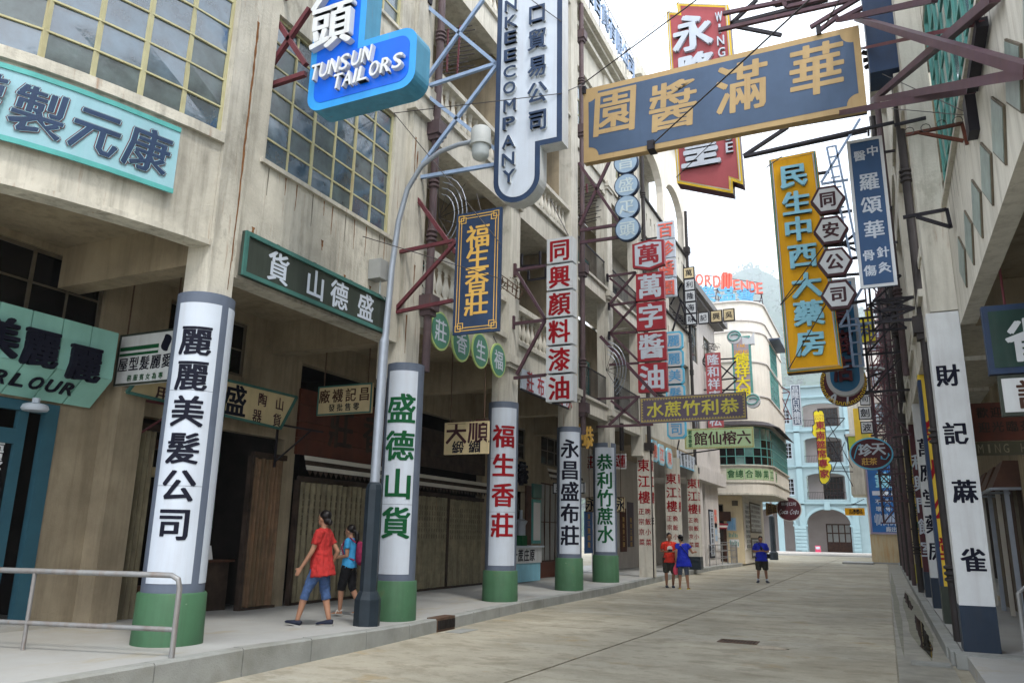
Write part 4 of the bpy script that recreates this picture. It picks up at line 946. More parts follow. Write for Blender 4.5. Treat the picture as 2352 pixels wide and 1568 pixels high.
# ---- S2 trading company sign
Y = 11.3; t = thing('company_sign', (-5.2, Y, 7.2), 'tall white vertical trading company sign with navy border and rounded foot', 'sign')
xl, xm, xr_ = -5.78, -4.88, -4.47; zst = 8.19; zt_ = 12.6; rr = (xm-xl)/2; zbot = 7.20
def foot(e, Y): 
    r = rr-e; return rnd(xl+rr, zbot+rr, r, 180, 360, Y, 16)+[Vector((xm-e, Y, zst+e)), Vector((xr_-e, Y, zst+e)), Vector((xr_-e, Y, zt_)), Vector((xl+e, Y, zt_))]
g = MB(); g.plate(foot(0, Y), (0,.3,0), 0, 1); g.build('body', [M['navy'], M['white_w']], t)
g = MB(); g.plate(foot(.1, Y-.006), (0,.005,0)); g.build('face', M['white'], t)
zq = zc(1600, 0, 900/1764)
for i, ch in enumerate('NKEECOMPANY'):
    cx = [338,338,335,333,330,328,330,325,322,320,325][i]; cy = [50,160,265,385,500,608,725,845,970,1090,1205][i]
    raised(t, ch, zq(cx, cy), Y, .235, .235, 'navy', .06, .04, dm='white_w')
for i, ch in enumerate('口貿易公司'):
    cx = [515,515,518,515,520][i]; cy = [105,280,460,640,825][i]; raised(t, ch, zq(cx, cy), Y, .37, .42, 'navy', .06, .035, dm='white_w')
frame_bars(t, Y, [((962, 205), (1145, 145)), ((962, 205), (1110, 0)), ((965, 207), (1140, 345)), ((940, 412), (1140, 378)), ((938, 420), (1142, 150)), ((975, 10), (1143, 150)), ((975, 10), (960, 8))], .065, 'paleblue_steel', dy=.15)
frame_bars(t, Y, [((938, 428), (1048, 582))], .07, 'maroon_steel', dy=.1)
frame_bars(t, Y, [((955, 208), (985, 200)), ((935, 418), (962, 412)), ((960, 10), (990, 3))], .12, 'black_steel', dy=.12)
wire(t, P(905, 260, X=-7.4), P(1290, 215, Y=11.3)); wire(t, P(1220, 0, Y=11.2), P(1289, 50, Y=11.28))
# ---- S3 gilt lettered blue board
t, a, b, c, d = board('shop_sign', 'dark blue hanging board with four gold characters and gold fret border', 'sign', 11.0, (1049,493), (1152,475), (1039,771), (1147,758), .05, 'navy', None)
Y = 11.0; g = MB(); vtext(g, '福生香莊', (a+b)/2, c+.32, d-.27, Y, wd=.44, size=.42, bold=.03); g.build('lettering', M['gold'], t)
def fret(g, x0, x1, z0, z1, Y, e, s, w_=.014):
    for k in (0, .05):
        q0, q1, r0, r1 = x0+e+k, x1-e-k, z0+e+k, z1-e-k
        for (p, q) in (((q0+s, r0), (q1-s, r0)), ((q0+s, r1), (q1-s, r1)), ((q0, r0+s), (q0, r1-s)), ((q1, r0+s), (q1, r1-s))):
            g.box(min(p[0],q[0])-w_/2, max(p[0],q[0])+w_/2, Y-.005, Y-.001, min(p[1],q[1])-w_/2, max(p[1],q[1])+w_/2)
    def sq(cx, cz, h):
        g.box(cx-h, cx+h, Y-.0065, Y-.0012, cz-h, cz-h+w_); g.box(cx-h, cx+h, Y-.0065, Y-.0012, cz+h-w_, cz+h); g.box(cx-h, cx-h+w_, Y-.0066, Y-.0013, cz-h+w_, cz+h-w_); g.box(cx+h-w_, cx+h, Y-.0066, Y-.0013, cz-h+w_, cz+h-w_)
    for cx in (x0+e+.04, x1-e-.04):
        for cz in (z0+e+.04, z1-e-.04): sq(cx, cz, .055); sq(cx+(.045 if cx < (x0+x1)/2 else -.045), cz+(.045 if cz < (z0+z1)/2 else -.045), .055)
g = MB(); fret(g, a, b, c, d, Y, .06, .1); g.build('fret_border', M['gold'], t)
frame_bars(t, Y, [((888, 585), (1045, 552)), ((885, 722), (1040, 690)), ((1048, 555), (898, 722))], .06, 'maroon_steel', dy=.03)
wire(t, P(833, 543, X=-7.45), P(1150, 640, Y=10.95)); wire(t, P(905, 260, X=-7.4), P(1150, 560, Y=10.95)); wire(t, P(1095, 445, Y=11.3), P(1104, 482, Y=11))
# ---- green oval discs under the first floor beam
for i, (ch, px, py) in enumerate((('莊',1012,760),('香',1060,788),('生',1104,805),('福',1145,827))):
    X = -7.36; c = P(px, py, X=X); lab = ['green oval disc reading 莊, nearest the lamp post', 'green oval disc reading 香, half hidden by the gold lettered board', 'green oval disc reading 生 on the arcade beam', 'green oval disc reading 福, last of its row'][i]
    t = thing('oval_sign', (X, c.y, c.z-.36), lab, 'sign', 'green oval discs on the arcade beam')
    def ell(rx, rz, x, n=28): return [Vector((x, c.y+rx*math.cos(2*math.pi*k/n), c.z+rz*math.sin(2*math.pi*k/n))) for k in range(n)]
    g = MB(); g.plate(ell(.37, .38, X), (-.03,0,0)); g.build('rim', M['lime'], t)
    g = MB(); g.plate(ell(.33, .34, X+.006), (-.005,0,0)); g.build('disc', M['leaf'], t)
    g = MB(); put(g, ch, (X+.006, c.y, c.z), (0,1,0), UZ, .42, .42, bold=.025); g.build('lettering', M['white'], t)
    wire(t, Vector((X-.01, c.y, c.z+.3)), Vector((FX+.0, c.y, c.z+.55)), .012)
# ---- fascia sign white lettered
X = -7.38; a = P(585,540,X=X); b = P(572,643,X=X); c = P(880,765,X=X); y0, y1, z0, z1 = 7.2, 10.62, c.z, 5.46
t = thing('fascia_sign', (X, (y0+y1)/2, z0), 'long dark green fascia board with four white characters under the steel window', 'sign')
g = MB(); g.box(X-.05, X, y0, y1, z0, z1); g.build('panel', M['dkgreen'], t)
g = MB(); g.box(X+.001, X+.03, y0, y1, z0, z0+.06); g.box(X+.001, X+.03, y0, y1, z1-.06, z1); g.box(X+.001, X+.03, y0, y0+.06, z0+.06, z1-.06); g.box(X+.001, X+.03, y1-.06, y1, z0+.06, z1-.06); g.build('rim', M['dkgreen_edge'], t)
g = MB()
for ch, px, py in (('貨',640,610),('山',725,648),('德',779,683),('盛',840,705)): cc = P(px, py, X=X); put(g, ch, (X, cc.y, (z0+z1)/2), (0,1,0), UZ, .42, .44, bold=.03)
g.build('lettering', M['white'], t)
g = MB(); 
for yq in (7.9, 8.7, 9.6): g.box(FX+.001, X-.051, yq-.03, yq+.03, z1-.02, z1+.05)
g.build('hook', M['iron'], t)
# ---- turquoise bow sign
t = thing('fascia_sign', (-7.5, 5.4, 5.55), 'pale turquoise shop board with outlined dark characters curving round the bow front', 'sign')
BS = [p for p in BC if p[0] < 6.2]; BS = [(6.14,-7.62)]+BS[1:] if BS[0][0] < 6.14 else BS
g = MB(); nr = bow(g, 5.56, 6.42, .1, .03, pts=BS); g.build('panel', M['turq'], t, False)
g = MB(); bow(g, 5.55, 5.61, .115, .016, pts=BS); bow(g, 6.37, 6.43, .115, .016, pts=BS); g.build('rim', M['turq_edge'], t)
cum = []; 
for i in range(len(BS)): cum.append(0 if i == 0 else cum[-1]+math.dist(BS[i-1], BS[i]))
def bowpt(s, off):
    for i in range(len(BS)-1):
        if s <= cum[i+1]: break
    tt_ = (s-cum[i])/(cum[i+1]-cum[i]); A_ = Vector((BS[i][1], BS[i][0], 0)); B_ = Vector((BS[i+1][1], BS[i+1][0], 0)); p = A_.lerp(B_, tt_); d = (B_-A_).normalized(); n = Vector((-d.y, d.x, 0)); return p+n*off, -d
for i, ch in enumerate('康元製罐'):
    s_ = .36+i*.575; p, u = bowpt(s_, .112)
    g = MB(); put(g, ch, p+Vector((0,0,5.98)), u, UZ, .50, .56, bold=.075, slant=.12, lift=.001); g.build('outline', M['maroon_steel'], t)
    g = MB(); put(g, ch, p+Vector((0,0,5.98)), u, UZ, .50, .56, bold=.05, slant=.12, lift=.004); g.build('outline', M['turq'], t)
    g = MB(); put(g, ch, p+Vector((0,0,5.98)), u, UZ, .50, .56, bold=.03, slant=.12, lift=.007); g.build('lettering', M['navy'], t)
# ---- S4 paint shop panels
Y = 15.5; x0, x1, z0, z1 = rect_from(Y, (1254,548), (1313,541), (1256,928), (1317,920))
t = thing('paint_sign', ((x0+x1)/2, Y, z0), 'stack of six white panels with crimson characters for a paint shop', 'sign')
n = 6; st = (z1-z0)/n
for i, ch in enumerate('同興顏料漆油'):
    g = MB(); g.box(x0, x1, Y, Y+.28, z1-(i+1)*st+.03, z1-i*st-.02); g.build('panel', M['panelw'], t)
    g = MB(); put(g, ch, ((x0+x1)/2, Y, z1-(i+.5)*st), UX, UZ, .5, .52, bold=.04); g.build('lettering', M['red_ink'], t)
g = MB(); g.box(x0+.1, x1-.1, Y+.1, Y+.2, z0+.01, z1-.03); g.build('spine', M['black_steel'], t)
zq = zc(1600, 600, 800/1792)
frame_bars(t, Y, [(zq(415,750), zq(650,715)), (zq(405,1165), zq(645,1135)), (zq(415,755), zq(645,1130)), (zq(640,1140), zq(420,1560)), (zq(400,1585), zq(650,1560))], .065, 'purple', dy=.14)
frame_bars(t, Y, [(zq(408,700), zq(406,805)), (zq(396,1105), zq(394,1205))], .07, 'purple', dy=.14)
wire(t, P(*zq(680,200), X=-7.45), P(*zq(820,480), Y=15.5), .012); 
# ---- S5 four blue discs
Y = 19.7; t = thing('disc_sign', (-5.82, Y, 9.6), 'column of four pale blue round discs with white characters', 'sign')
for i, (ch, py) in enumerate((('昌',372),('盛',425),('疋',475),('頭',525))):
    c = P(1437+i*1.3, py, Y=Y); g = MB(); g.lathe((0,0,0), [(.36,0),(.36,.14)], 28); g.v = [(c.x+v[0], Y+.14-v[2], c.z+v[1]) for v in g.v]; g.f = [f[::-1] for f in g.f]; g.build('rim', M['navy'], t)
    g = MB(); g.plate([Vector((c.x+.33*math.cos(2*math.pi*k/28), Y-.008, c.z+.33*math.sin(2*math.pi*k/28))) for k in range(28)], (0,.007,0)); g.build('disc', M['discblue'], t)
    g = MB(); put(g, ch, (c.x, Y-.008, c.z), UX, UZ, .44, .44, bold=.02); g.build('lettering', M['discink'], t)
zq = zc(1900, 350, 600/1568)
frame_bars(t, Y, [(zq(280,1170), zq(610,1120)), (zq(280,1280), zq(640,1230)), (zq(270,560), zq(640,1110)), (zq(280,1120), zq(570,490))], .08, 'purple', dy=.1)
frame_bars(t, Y, [(zq(620,480), zq(640,1200)), (zq(755,480), zq(770,1150))], .04, 'black_steel', dy=.08)
# ---- S6 soy sauce squares
Y = 23.4; t = thing('sauce_sign', (-6.2, Y, 5.9), 'column of crimson squares with white characters below a white hexagonal badge', 'sign')
zq = zc(1900, 900, 600/1568)
for ch, p, q in (('萬',(787,112),(1028,358)),('字',(796,372),(1042,632)),('醬',(808,648),(1052,908)),('油',(818,928),(1062,1188))):
    A_ = P(*zq(*p), Y=Y); B_ = P(*zq(*q), Y=Y); xa, xb_ = -6.66, -5.74
    zc_ = (P(*zq((p[0]+q[0])/2, (p[1]+q[1])/2), Y=Y)).z; h = .46
    g = MB(); g.box(xa, xb_, Y, Y+.2, zc_-h, zc_+h); g.build('panel', M['red_face'], t)
    g = MB(); put(g, ch, ((xa+xb_)/2, Y, zc_), UX, UZ, .78, .78, bold=.045); g.build('lettering', M['white'], t)
zh = zc(1900, 350, 600/1568); hx = [(750,1290),(905,1250),(1035,1250),(1042,1470),(905,1520),(755,1505)]
hx3 = [P(*zh(*p), Y=Y) for p in [(755,1505),(905,1522),(1043,1468),(1035,1250),(905,1253),(750,1295)]]
g = MB(); g.plate(hx3, (0,.2,0)); g.build('badge_edge', M['red_face'], t)
cc = sum(hx3, Vector())/6; g = MB(); g.plate([Vector((cc.x+(p.x-cc.x)*.84, Y-.006, cc.z+(p.z-cc.z)*.86)) for p in hx3], (0,.005,0)); g.build('badge', M['white'], t)
g = MB(); put(g, '萬', (cc.x, Y-.006, cc.z), UX, UZ, .72, .66, bold=.045); g.build('lettering', M['red_face'], t)
frame_bars(t, Y, [(zq(530,148), zq(785,110)), (zq(545,410), zq(795,375)), (zq(545,665), zq(800,650)), (zq(545,945), zq(810,930)), (zq(545,400), zq(785,110)), (zq(550,165), zq(795,365)), (zq(560,410), zq(800,640)), (zq(550,660), zq(795,380)), (zq(560,670), zq(808,910))], .07, 'purple', dy=.1)
frame_bars(t, Y, [(zq(465,690), zq(970,1230))], .1, 'purple', dy=-.3)
frame_bars(t, Y, [(zq(527,125), zq(530,195)), (zq(541,385), zq(543,450)), (zq(543,645), zq(545,720))], .07, 'black_steel', dy=.1)
# ---- S7 mauve board
t, a, b, c, d = board('shop_sign', 'wide dark mauve board with yellow characters and key pattern border', 'sign', 23.0, (1469,914), (1713,898), (1470,972), (1716,962), .08, 'mauve', None)
Y = 23.0; g = MB(); htext(g, '水蔗竹利恭', a+.2, b-.2, (c+d)/2, Y, size=.46, wd=.5, bold=.035); g.build('lettering', M['moss'], t)
def keyborder(g, x0, x1, z0, z1, Y, e, w_, st):
    g.box(x0+e, x1-e, Y-.003, Y-.001, z0+e, z0+e+w_*.35); g.box(x0+e, x1-e, Y-.003, Y-.001, z1-e-w_*.35, z1-e); g.box(x0+e, x0+e+w_*.35, Y-.0031, Y-.0011, z0+e, z1-e); g.box(x1-e-w_*.35, x1-e, Y-.0031, Y-.0011, z0+e, z1-e)
    n = int((x1-x0-2*e)/st)
    for i in range(n):
        x = x0+e+i*st+st*.2
        for zz in (z0+e+w_*.4, z1-e-w_*.95): g.box(x, x+st*.55, Y-.003, Y-.001, zz, zz+w_*.55)
    n = int((z1-z0-2*e)/st)
    for i in range(n):
        z = z0+e+i*st+st*.2
        for xx in (x0+e+w_*.4, x1-e-w_*.95): g.box(xx, xx+w_*.55, Y-.0032, Y-.0012, z, z+st*.55)
g = MB(); keyborder(g, a, b, c, d, Y, .035, .07, .085); g.build('key_border', M['brass'], t)
frame_bars(t, Y, [(zq(430,1255), zq(820,1235)), (zq(430,1505), zq(940,1485)), (zq(560,1270), zq(820,1470)), (zq(540,1490), zq(800,1245))], .07, 'purple', dy=.04)
# ---- S8 white neon panels
Y = 27.8; x0, x1 = -7.03, -6.35; t = thing('neon_panel_sign', (-6.7, Y, 10.3), 'column of white lightboxes with pink neon characters behind the hexagonal badge', 'sign')
for ch, py in (('百',528),('珍',571),('醬',616),('園',661)):
    z = P(1530, py, Y=Y).z; g = MB(); g.box(x0, x1, Y, Y+.15, z-.36, z+.36); g.build('panel', M['white'], t)
    g = MB(); put(g, ch, ((x0+x1)/2, Y, z), UX, UZ, .58, .6, bold=.03, depth=.02); g.build('character', M['neonpink'], t)
frame_bars(t, Y, [((1470,552),(1548,540)), ((1557,680),(1600,740)), ((1565,690),(1545,760))], .06, 'black_steel', dy=.1)
# ---- S9 blue bordered panels
x0, x1 = -6.82, -6.22; t = thing('barber_sign', (-6.5, Y, 5.1), 'column of six blue rimmed octagonal panels with blue characters', 'sign')
def octa(cx, cz, w_, h_, k, Y): return [Vector((cx+a*w_, Y, cz+b*h_)) for a, b in ((-1+k,-1),(1-k,-1),(1,-1+k),(1,1-k),(1-k,1),(-1+k,1),(-1,1-k),(-1,-1+k))]
for i, ch in enumerate('麗麗美髮公司'):
    z = P(1550+i*2, [782,823,862,903,945,984][i], Y=Y).z; cx = (x0+x1)/2
    g = MB(); g.plate(octa(cx, z, .35, .36, .3, Y), (0,.12,0)); g.build('rim', M['cyan2'], t)
    g = MB(); g.plate(octa(cx, z, .29, .29, .3, Y-.006), (0,.005,0)); g.build('panel', M['panelw'], t)
    g = MB(); put(g, ch, (cx, Y-.006, z), UX, UZ, .44, .44, bold=.03); g.build('lettering', M['neonblue'], t)
frame_bars(t, Y, [((1500,905),(1534,900)), ((1500,850),(1534,845))], .06, 'black_steel', dy=.05)
# ---- S10 seafood sign, L shape
Y = 35.7; t = thing('seafood_sign', (-7.2, Y, 11.3), 'L shaped frame of small cream panels, four down and three across', 'sign'); zq = zc(2350, 850, 450/1176)
def pan(t, Y, p, q, ch, ink='ink', face='panelw', edge='black_steel', hh=None, k=.74, th=.1, e=.05):
    A_ = P(*zq(*p), Y=Y); B_ = P(*zq(*q), Y=Y); g = MB(); g.box(A_.x-e, B_.x+e, Y, Y+th, B_.z-e, A_.z+e); g.build('frame', M[edge], t)
    g = MB(); g.box(A_.x, B_.x, Y-.006, Y-.001, B_.z, A_.z); g.build('panel', M[face], t)
    g = MB(); s = min(B_.x-A_.x, A_.z-B_.z)*k; put(g, ch, ((A_.x+B_.x)/2, Y-.006, (A_.z+B_.z)/2), UX, UZ, s, s, bold=.02); g.build('lettering', M[ink], t)
for ch, p, q, fc in (('萬',(42,207),(130,285),'cream'),('利',(50,312),(136,392),'panelw'),('隆',(55,415),(143,494),'panelw'),('海',(60,520),(150,600),'panelw'),('味',(65,625),(155,702),'panelw'),('記',(178,612),(262,693),'panelw'),('興',(288,596),(382,680),'cream'),('吳',(403,582),(494,668),'cream')): pan(t, Y, p, q, ch, face=fc)
frame_bars(t, Y, [((1545,560),(1574,620)), ((1548,650),(1574,725)), ((1572,640),(1540,700))], .07, 'black_steel', dy=.05)
frame_bars(t, Y, [((1568,618),(1573,744)), ((1560,755),(1600,748)), ((1535,715),(1570,750)), ((1535,700),(1572,742))], .05, 'black_steel', dy=.3)
# ---- S11 rose sign
Y = 41; x0, x1 = P(1621,850,Y=Y).x, P(1656,850,Y=Y).x; z0, z1 = P(1645,981,Y=Y).z, P(1638,810,Y=Y).z
t = thing('shop_sign', ((x0+x1)/2, Y, z0), 'narrow faded crimson vertical board with white characters, tangled wire on top', 'sign')
g = MB(); g.box(x0, x1, Y, Y+.12, z0, z1); g.build('panel', M['rose_face'], t)
g = MB(); vtext(g, '隆和祥唐公松', (x0+x1)/2, z0+.03, z1-.05, Y, wd=.62, size=.58, bold=.03); g.build('lettering', M['white'], t)
frame_bars(t, Y, [((1595,832),(1620,830)), ((1595,870),(1622,812)), ((1595,812),(1655,880)), ((1598,895),(1690,895)), ((1650,825),(1690,823)), ((1655,870),(1690,828)), ((1655,840),(1692,870)), ((1655,872),(1692,868)), ((1692,872),(1655,905))], .07, 'black_steel', dy=.06)
g = MB()
for i in range(14):
    c = Vector((random.uniform(x0,x1), Y+.06, z1+random.uniform(.05,.5))); r = random.uniform(.12,.3); g.tube([c+Vector((r*math.cos(a*.7), random.uniform(-.1,.1), r*.6*math.sin(a*.7))) for a in range(8)], .012, 4)
g.build('wire_tangle', M['wire'], t)
# ---- S12 pawnshop scroll
Y = 45; t = thing('pawnshop_sign', (-6.5, Y, 9.2), 'mauve scroll shaped pawnshop sign with grey curls and yellow characters', 'sign')
x0, x1 = P(1684,860,Y=Y).x, P(1727,860,Y=Y).x; z0, z1 = P(1705,925,Y=Y).z, P(1700,772,Y=Y).z
g = MB(); g.box(x0, x1, Y, Y+.3, z0, z1); g.build('body', M['frame_g'], t)
g = MB(); g.box(x0+.1, x1-.1, Y-.006, Y-.001, z0+.1, z1-.1); g.build('face', mat('faded mauve face', (.36,.30,.33), .5, .1), t)
g = MB()
for (px, py, r) in ((1686,773,.42),(1728,919,.42)):
    c = P(px, py, Y=Y); g2 = MB(); g2.plate([Vector((c.x+r*math.cos(2*math.pi*k/24), Y-.02, c.z+r*math.sin(2*math.pi*k/24))) for k in range(24)], (0,.32,0)); g2.build('scroll', M['panelw'], t)
    pts = [Vector((c.x+(r-.04-.006*k)*math.cos(.45*k), Y-.05, c.z+(r-.04-.014*k)*math.sin(.45*k))) for k in range(20)]; g3 = MB(); g3.tube(pts, .035, 6); g3.build('curl', M['frame_g'], t)
c = P(1718, 775, Y=Y); g = MB(); g.plate([Vector((c.x+.33*a, Y-.01, c.z+.4*b)) for a, b in ((-1,-1),(1,-1),(1,.7),(.6,.2),(0,-.2),(-1,.2))], (0,.3,0)); g.build('crest', M['panelw'], t)
g = MB(); vtext(g, '德祥大押', (x0+x1)/2, z0+.15, P(1705,812,Y=Y).z, Y-.006, wd=.8, size=.75, bold=.04, depth=.03); g.build('lettering', M['lemon'], t)
g = MB(); htext(g, 'TAK', x0+.25, x1-.25, P(1706,797,Y=Y).z+.09, Y-.006, size=.2, wd=.16); htext(g, 'CHEUNG', x0+.12, x1-.12, P(1706,803,Y=Y).z-.12, Y-.006, size=.2, wd=.13); g.build('lettering', M['orange'], t)
# ---- S13 pale green board
t, a, b, c, d = board('shop_sign', 'pale green board with four dark red characters and small side lettering', 'sign', 33.0, (1570,989), (1728,975), (1575,1035), (1734,1023), .08, 'palegreen', None)
Y = 33.0; g = MB(); htext(g, '館仙榕六', a+.4, b-.1, (c+d)/2, Y, size=.56, wd=.56, bold=.03); g.build('lettering', M['brownink'], t)
g = MB(); vtext(g, '素食專家', a+.24, c+.06, d-.06, Y, wd=.17, size=.17); g.build('side_lettering', M['green_ink'], t)
g = MB(); keyborder(g, a, b, c, d, Y, .02, .05, .07); g.build('key_border', M['brass'], t)
frame_bars(t, Y, [((1553,1045),(1730,1020)), ((1560,1010),(1553,1045))], .05, 'black_steel', dy=.12)
# ---- small chamfered plaques on the arcade beam
for i, (ch, px, py) in enumerate((('樓',1504,1035),('江',1520,1044),('東',1538,1052))):
    X = -7.62; c = P(px, py, X=X); t = thing('plaque', (X, c.y, c.z-.4), ['leftmost of three chamfered cyan rimmed plaques over the square pillars', 'middle one of three chamfered cyan rimmed plaques over the square pillars', 'rightmost of three chamfered cyan rimmed plaques over the square pillars'][i], 'sign', 'chamfered plaques over the square pillars')
    def oc(w_, h_, k, x): return [Vector((x, c.y+p_*w_, c.z+q_*h_)) for p_, q_ in ((-1+k,-1),(1-k,-1),(1,-1+k),(1,1-k),(1-k,1),(-1+k,1),(-1,1-k),(-1,-1+k))]
    g = MB(); g.plate(oc(.46, .4, .35, X), (-.05,0,0)); g.build('rim', M['cyan'], t); g = MB(); g.plate(oc(.39, .34, .35, X+.006), (-.005,0,0)); g.build('panel', M['panelw'], t)
    g = MB(); put(g, ch, (X+.006, c.y, c.z), (0,1,0), UZ, .58, .5, bold=.04); g.build('lettering', M['neonpink'], t)
# white menu board
X = -7.6; a = P(1557,1035,X=X); b = P(1600,1072,X=X); t = thing('menu_board', (X, 33, 4.6), 'white list board with rows of small characters over the farthest square pillar', 'sign')
y0, y1 = P(1557,1040,X=X).y, P(1599,1060,X=X).y; zt1, zb1 = P(1557,1033,X=X).z, P(1557,1066,X=X).z
g = MB(); g.box(X-.05, X, y0, y1, zb1, zt1); g.build('panel', M['white'], t); g = MB(); g.box(X, X+.02, y0, y1, zb1-.05, zb1-.001); g.build('rim', M['cyan2'], t)
g = MB(); rows_ = ['東江鹽焗雞','豆腐梅菜扣','肉釀三寶煲','晚飯小菜京','正宗粵式飯','外賣送到家']
for i, s_ in enumerate(rows_):
    for j, ch in enumerate(s_): put(g, ch, (X, y0+(i+.5)*(y1-y0)/6, zt1-(j+.5)*(zt1-zb1)/5), (0,1,0), UZ, .3, .15, bold=.01)
g.build('lettering', M['ink'], t)
# fascia strip on the second shophouse, partly behind the paint sign
X = -7.42; t = thing('fascia_sign', (X, 17.7, 4.6), 'white fascia board with red characters hanging below the beam behind the paint sign', 'sign')
y0 = P(1198,870,X=X).y; y1 = 19.3; zt1 = P(1198,845,X=X).z; zb1 = P(1200,892,X=X).z
g = MB(); g.box(X-.04, X, y0, y1, zb1, zt1); g.build('panel', M['white'], t)
g = MB()
for ch, yy_ in (('莊',y0+.5),('布',y0+1.15),('盛',y0+1.8),('昌',y0+2.45),('永',y0+3.1)): put(g, ch, (X, yy_, (zb1+zt1)/2), (0,1,0), UZ, .42, .5, bold=.03)
g.build('lettering', M['red_face'], t); g = MB(); g.box(X-.045, X+.01, y0, y1, zb1-.04, zb1-.001); g.build('rim', M['black_steel'], t)
# ---- S15 rice shop sign on the corner building
zq = zc(2600, 1150, 400/1792); Y = 57
t, a, b, c, d = board('shop_sign', 'narrow navy board with white characters and white frame beside the round corner building', 'sign', Y, zq(590,815), zq(745,800), zq(650,1445), zq(795,1435), .08, 'navy', 'white', rim=.07)
g = MB(); vtext(g, '昌隆白米雜貨', (a+b)/2, c+.1, d-.1, Y, wd=.46, size=.44, bold=.04); g.build('lettering', M['white'], t)
frame_bars(t, Y, [(zq(400,790), zq(595,925)), (zq(420,940), zq(595,925)), (zq(440,940), zq(628,1340)), (zq(595,930), zq(450,1345)), (zq(445,1350), zq(628,1335))], .06, 'maroon_steel', dy=.04)
# ---- S16 banquet sign
zq = zc(2300, 1350, 800/1792); Y = 60; t = thing('banquet_sign', (-3.6, Y, 5.4), 'long yellow lobed sign with pink characters hanging before the pale blue building', 'sign')
pl = [(1198,700),(1215,725),(1250,728),(1275,705),(1285,680),(1282,640),(1298,610),(1292,575),(1270,560),(1290,545),(1280,525),(1262,520),(1238,180),(1225,155),(1205,152),(1188,165),(1170,152),(1150,165),(1148,185),(1158,255),(1140,275),(1145,300),(1138,325),(1152,350),(1172,360)]
pp = [P(*zq(*p), Y=Y) for p in pl]; cc = sum(pp, Vector())/len(pp)
g = MB(); g.plate(pp, (0,.25,0)); g.build('body', M['lampdk'], t)
g = MB(); g.plate([Vector((p.x+(.05 if p.x < cc.x else -.05), Y-.006, p.z+(.05 if p.z < cc.z else -.05))) for p in pp], (0,.005,0)); g.build('face', M['lemon'], t)
for ch, x, y in (('東',1205,270),('南',1208,348),('筵',1213,420),('席',1218,490),('專',1228,565),('家',1238,645)): raised(t, ch, zq(x, y), Y, .60, .60, 'red_face', .04, .03, lift=.01)
g = MB(); p = P(*zq(1192,198), Y=Y); 
for i, ch in enumerate('SOUTH'): put(g, ch, (p.x-.3+i*.15, Y-.006, p.z), UX, UZ, .11, .16)
p = P(*zq(1195,220), Y=Y)
for i, ch in enumerate('EAST'): put(g, ch, (p.x-.22+i*.15, Y-.006, p.z), UX, UZ, .11, .16)
g.build('lettering', M['rose_face'], t)
frame_bars(t, Y, [(zq(1250,215), zq(1395,215)), (zq(1250,220), zq(1455,600)), (zq(1395,215), zq(1270,360)), (zq(1265,360), zq(1460,745)), (zq(1395,400), zq(1300,630)), (zq(1290,625), zq(1460,630))], .06, 'black_steel', dy=.1)
# ---- S26 big slate blue board
Y = 13.2; xa, xb_, za, zb_ = -4.76, .35, 8.72, 10.34
t = thing('sauce_house_board', ((xa+xb_)/2, Y, za), 'huge slate blue board with four sand coloured characters hung across the street', 'sign')
g = MB(); g.box(xa, xb_, Y, Y+.16, za, zb_); g.build('body', M['sand'], t)
g = MB(); r = .20; e = .11; pts = []
for cx, cz, a0 in ((xa+e, za+e, 90), (xb_-e, za+e, 180), (xb_-e, zb_-e, 270), (xa+e, zb_-e, 0)):
    seq = [Vector((cx+r*math.cos(R_(a0-90*k/8)), Y-.004, cz+r*math.sin(R_(a0-90*k/8)))) for k in range(9)]; pts += seq
g.plate(pts, (0,.003,0)); g.build('face', M['slateb'], t)
g = MB()
for ch, px, py in (('園',1412,252),('醬',1545,240),('滿',1703,198),('華',1875,157)): c = P(px, py, Y=Y); put(g, ch, (c.x, Y-.005, c.z-.02), UX, UZ, .90, 1.0, bold=.03, slant=.06)
g.build('lettering', M['sand'], t)
zq = zc(2900, 0, 643/2016)
wl = lambda x, y, X=1.2: (*zq(x, y), 'X', X)
frame_bars(t, Y, [(zq(0,220), wl(1050,-5)), (zq(200,200), wl(2080,760)), (zq(380,1090), wl(1700,-30)), (zq(380,1090), wl(2080,785)), (zq(0,1230), wl(1450,970))], .085, 'purple', dy=.25)
frame_bars(t, Y, [(wl(1560,240), wl(1450,960))], .10, 'black_steel')
frame_bars(t, Y, [(zq(250,530), wl(1560,250))], .045, 'maroon_steel', dy=.5)
frame_bars(t, Y, [(zq(-1300,330), zq(200,-10)), (zq(-1250,150), zq(-300,-40)), (zq(-620,-20), zq(-560,80)), (zq(-560,80), zq(200,-90)), (zq(0,220), zq(560,-60)), (zq(-200,330), zq(0,180)), (zq(-300,300), zq(300,-60))], .07, 'purple', dy=.5)
frame_bars(t, Y, [(zq(260,570), zq(460,610)), (zq(270,660), zq(460,620)), (zq(290,740), zq(470,630))], .06, 'black_steel', dy=.5)
wire(t, P(1500,330,Y=Y-.05), P(1990,-120,Y=9.0), .014); wire(t, P(1336,195,Y=Y), P(1600,0,Y=11.0), .012); wire(t, P(1290,215,Y=12), P(1336,195,Y=Y), .01); wire(t, P(1895,60,Y=Y), P(1960,-60,Y=11), .012)
g = MB(); c = P(1495,330,Y=Y-.03); g.box(c.x-.07, c.x+.07, Y-.06, Y+.2, c.z-.12, c.z+.06); c = P(1880,68,Y=Y); g.box(c.x-.04, c.x+.04, Y-.05, Y+.2, zb_-.02, zb_+.16); g.box(xa-.02, xa+.06, Y-.04, Y+.2, zb_-.1, zb_+.06); g.build('clamp', M['black_steel'], t)
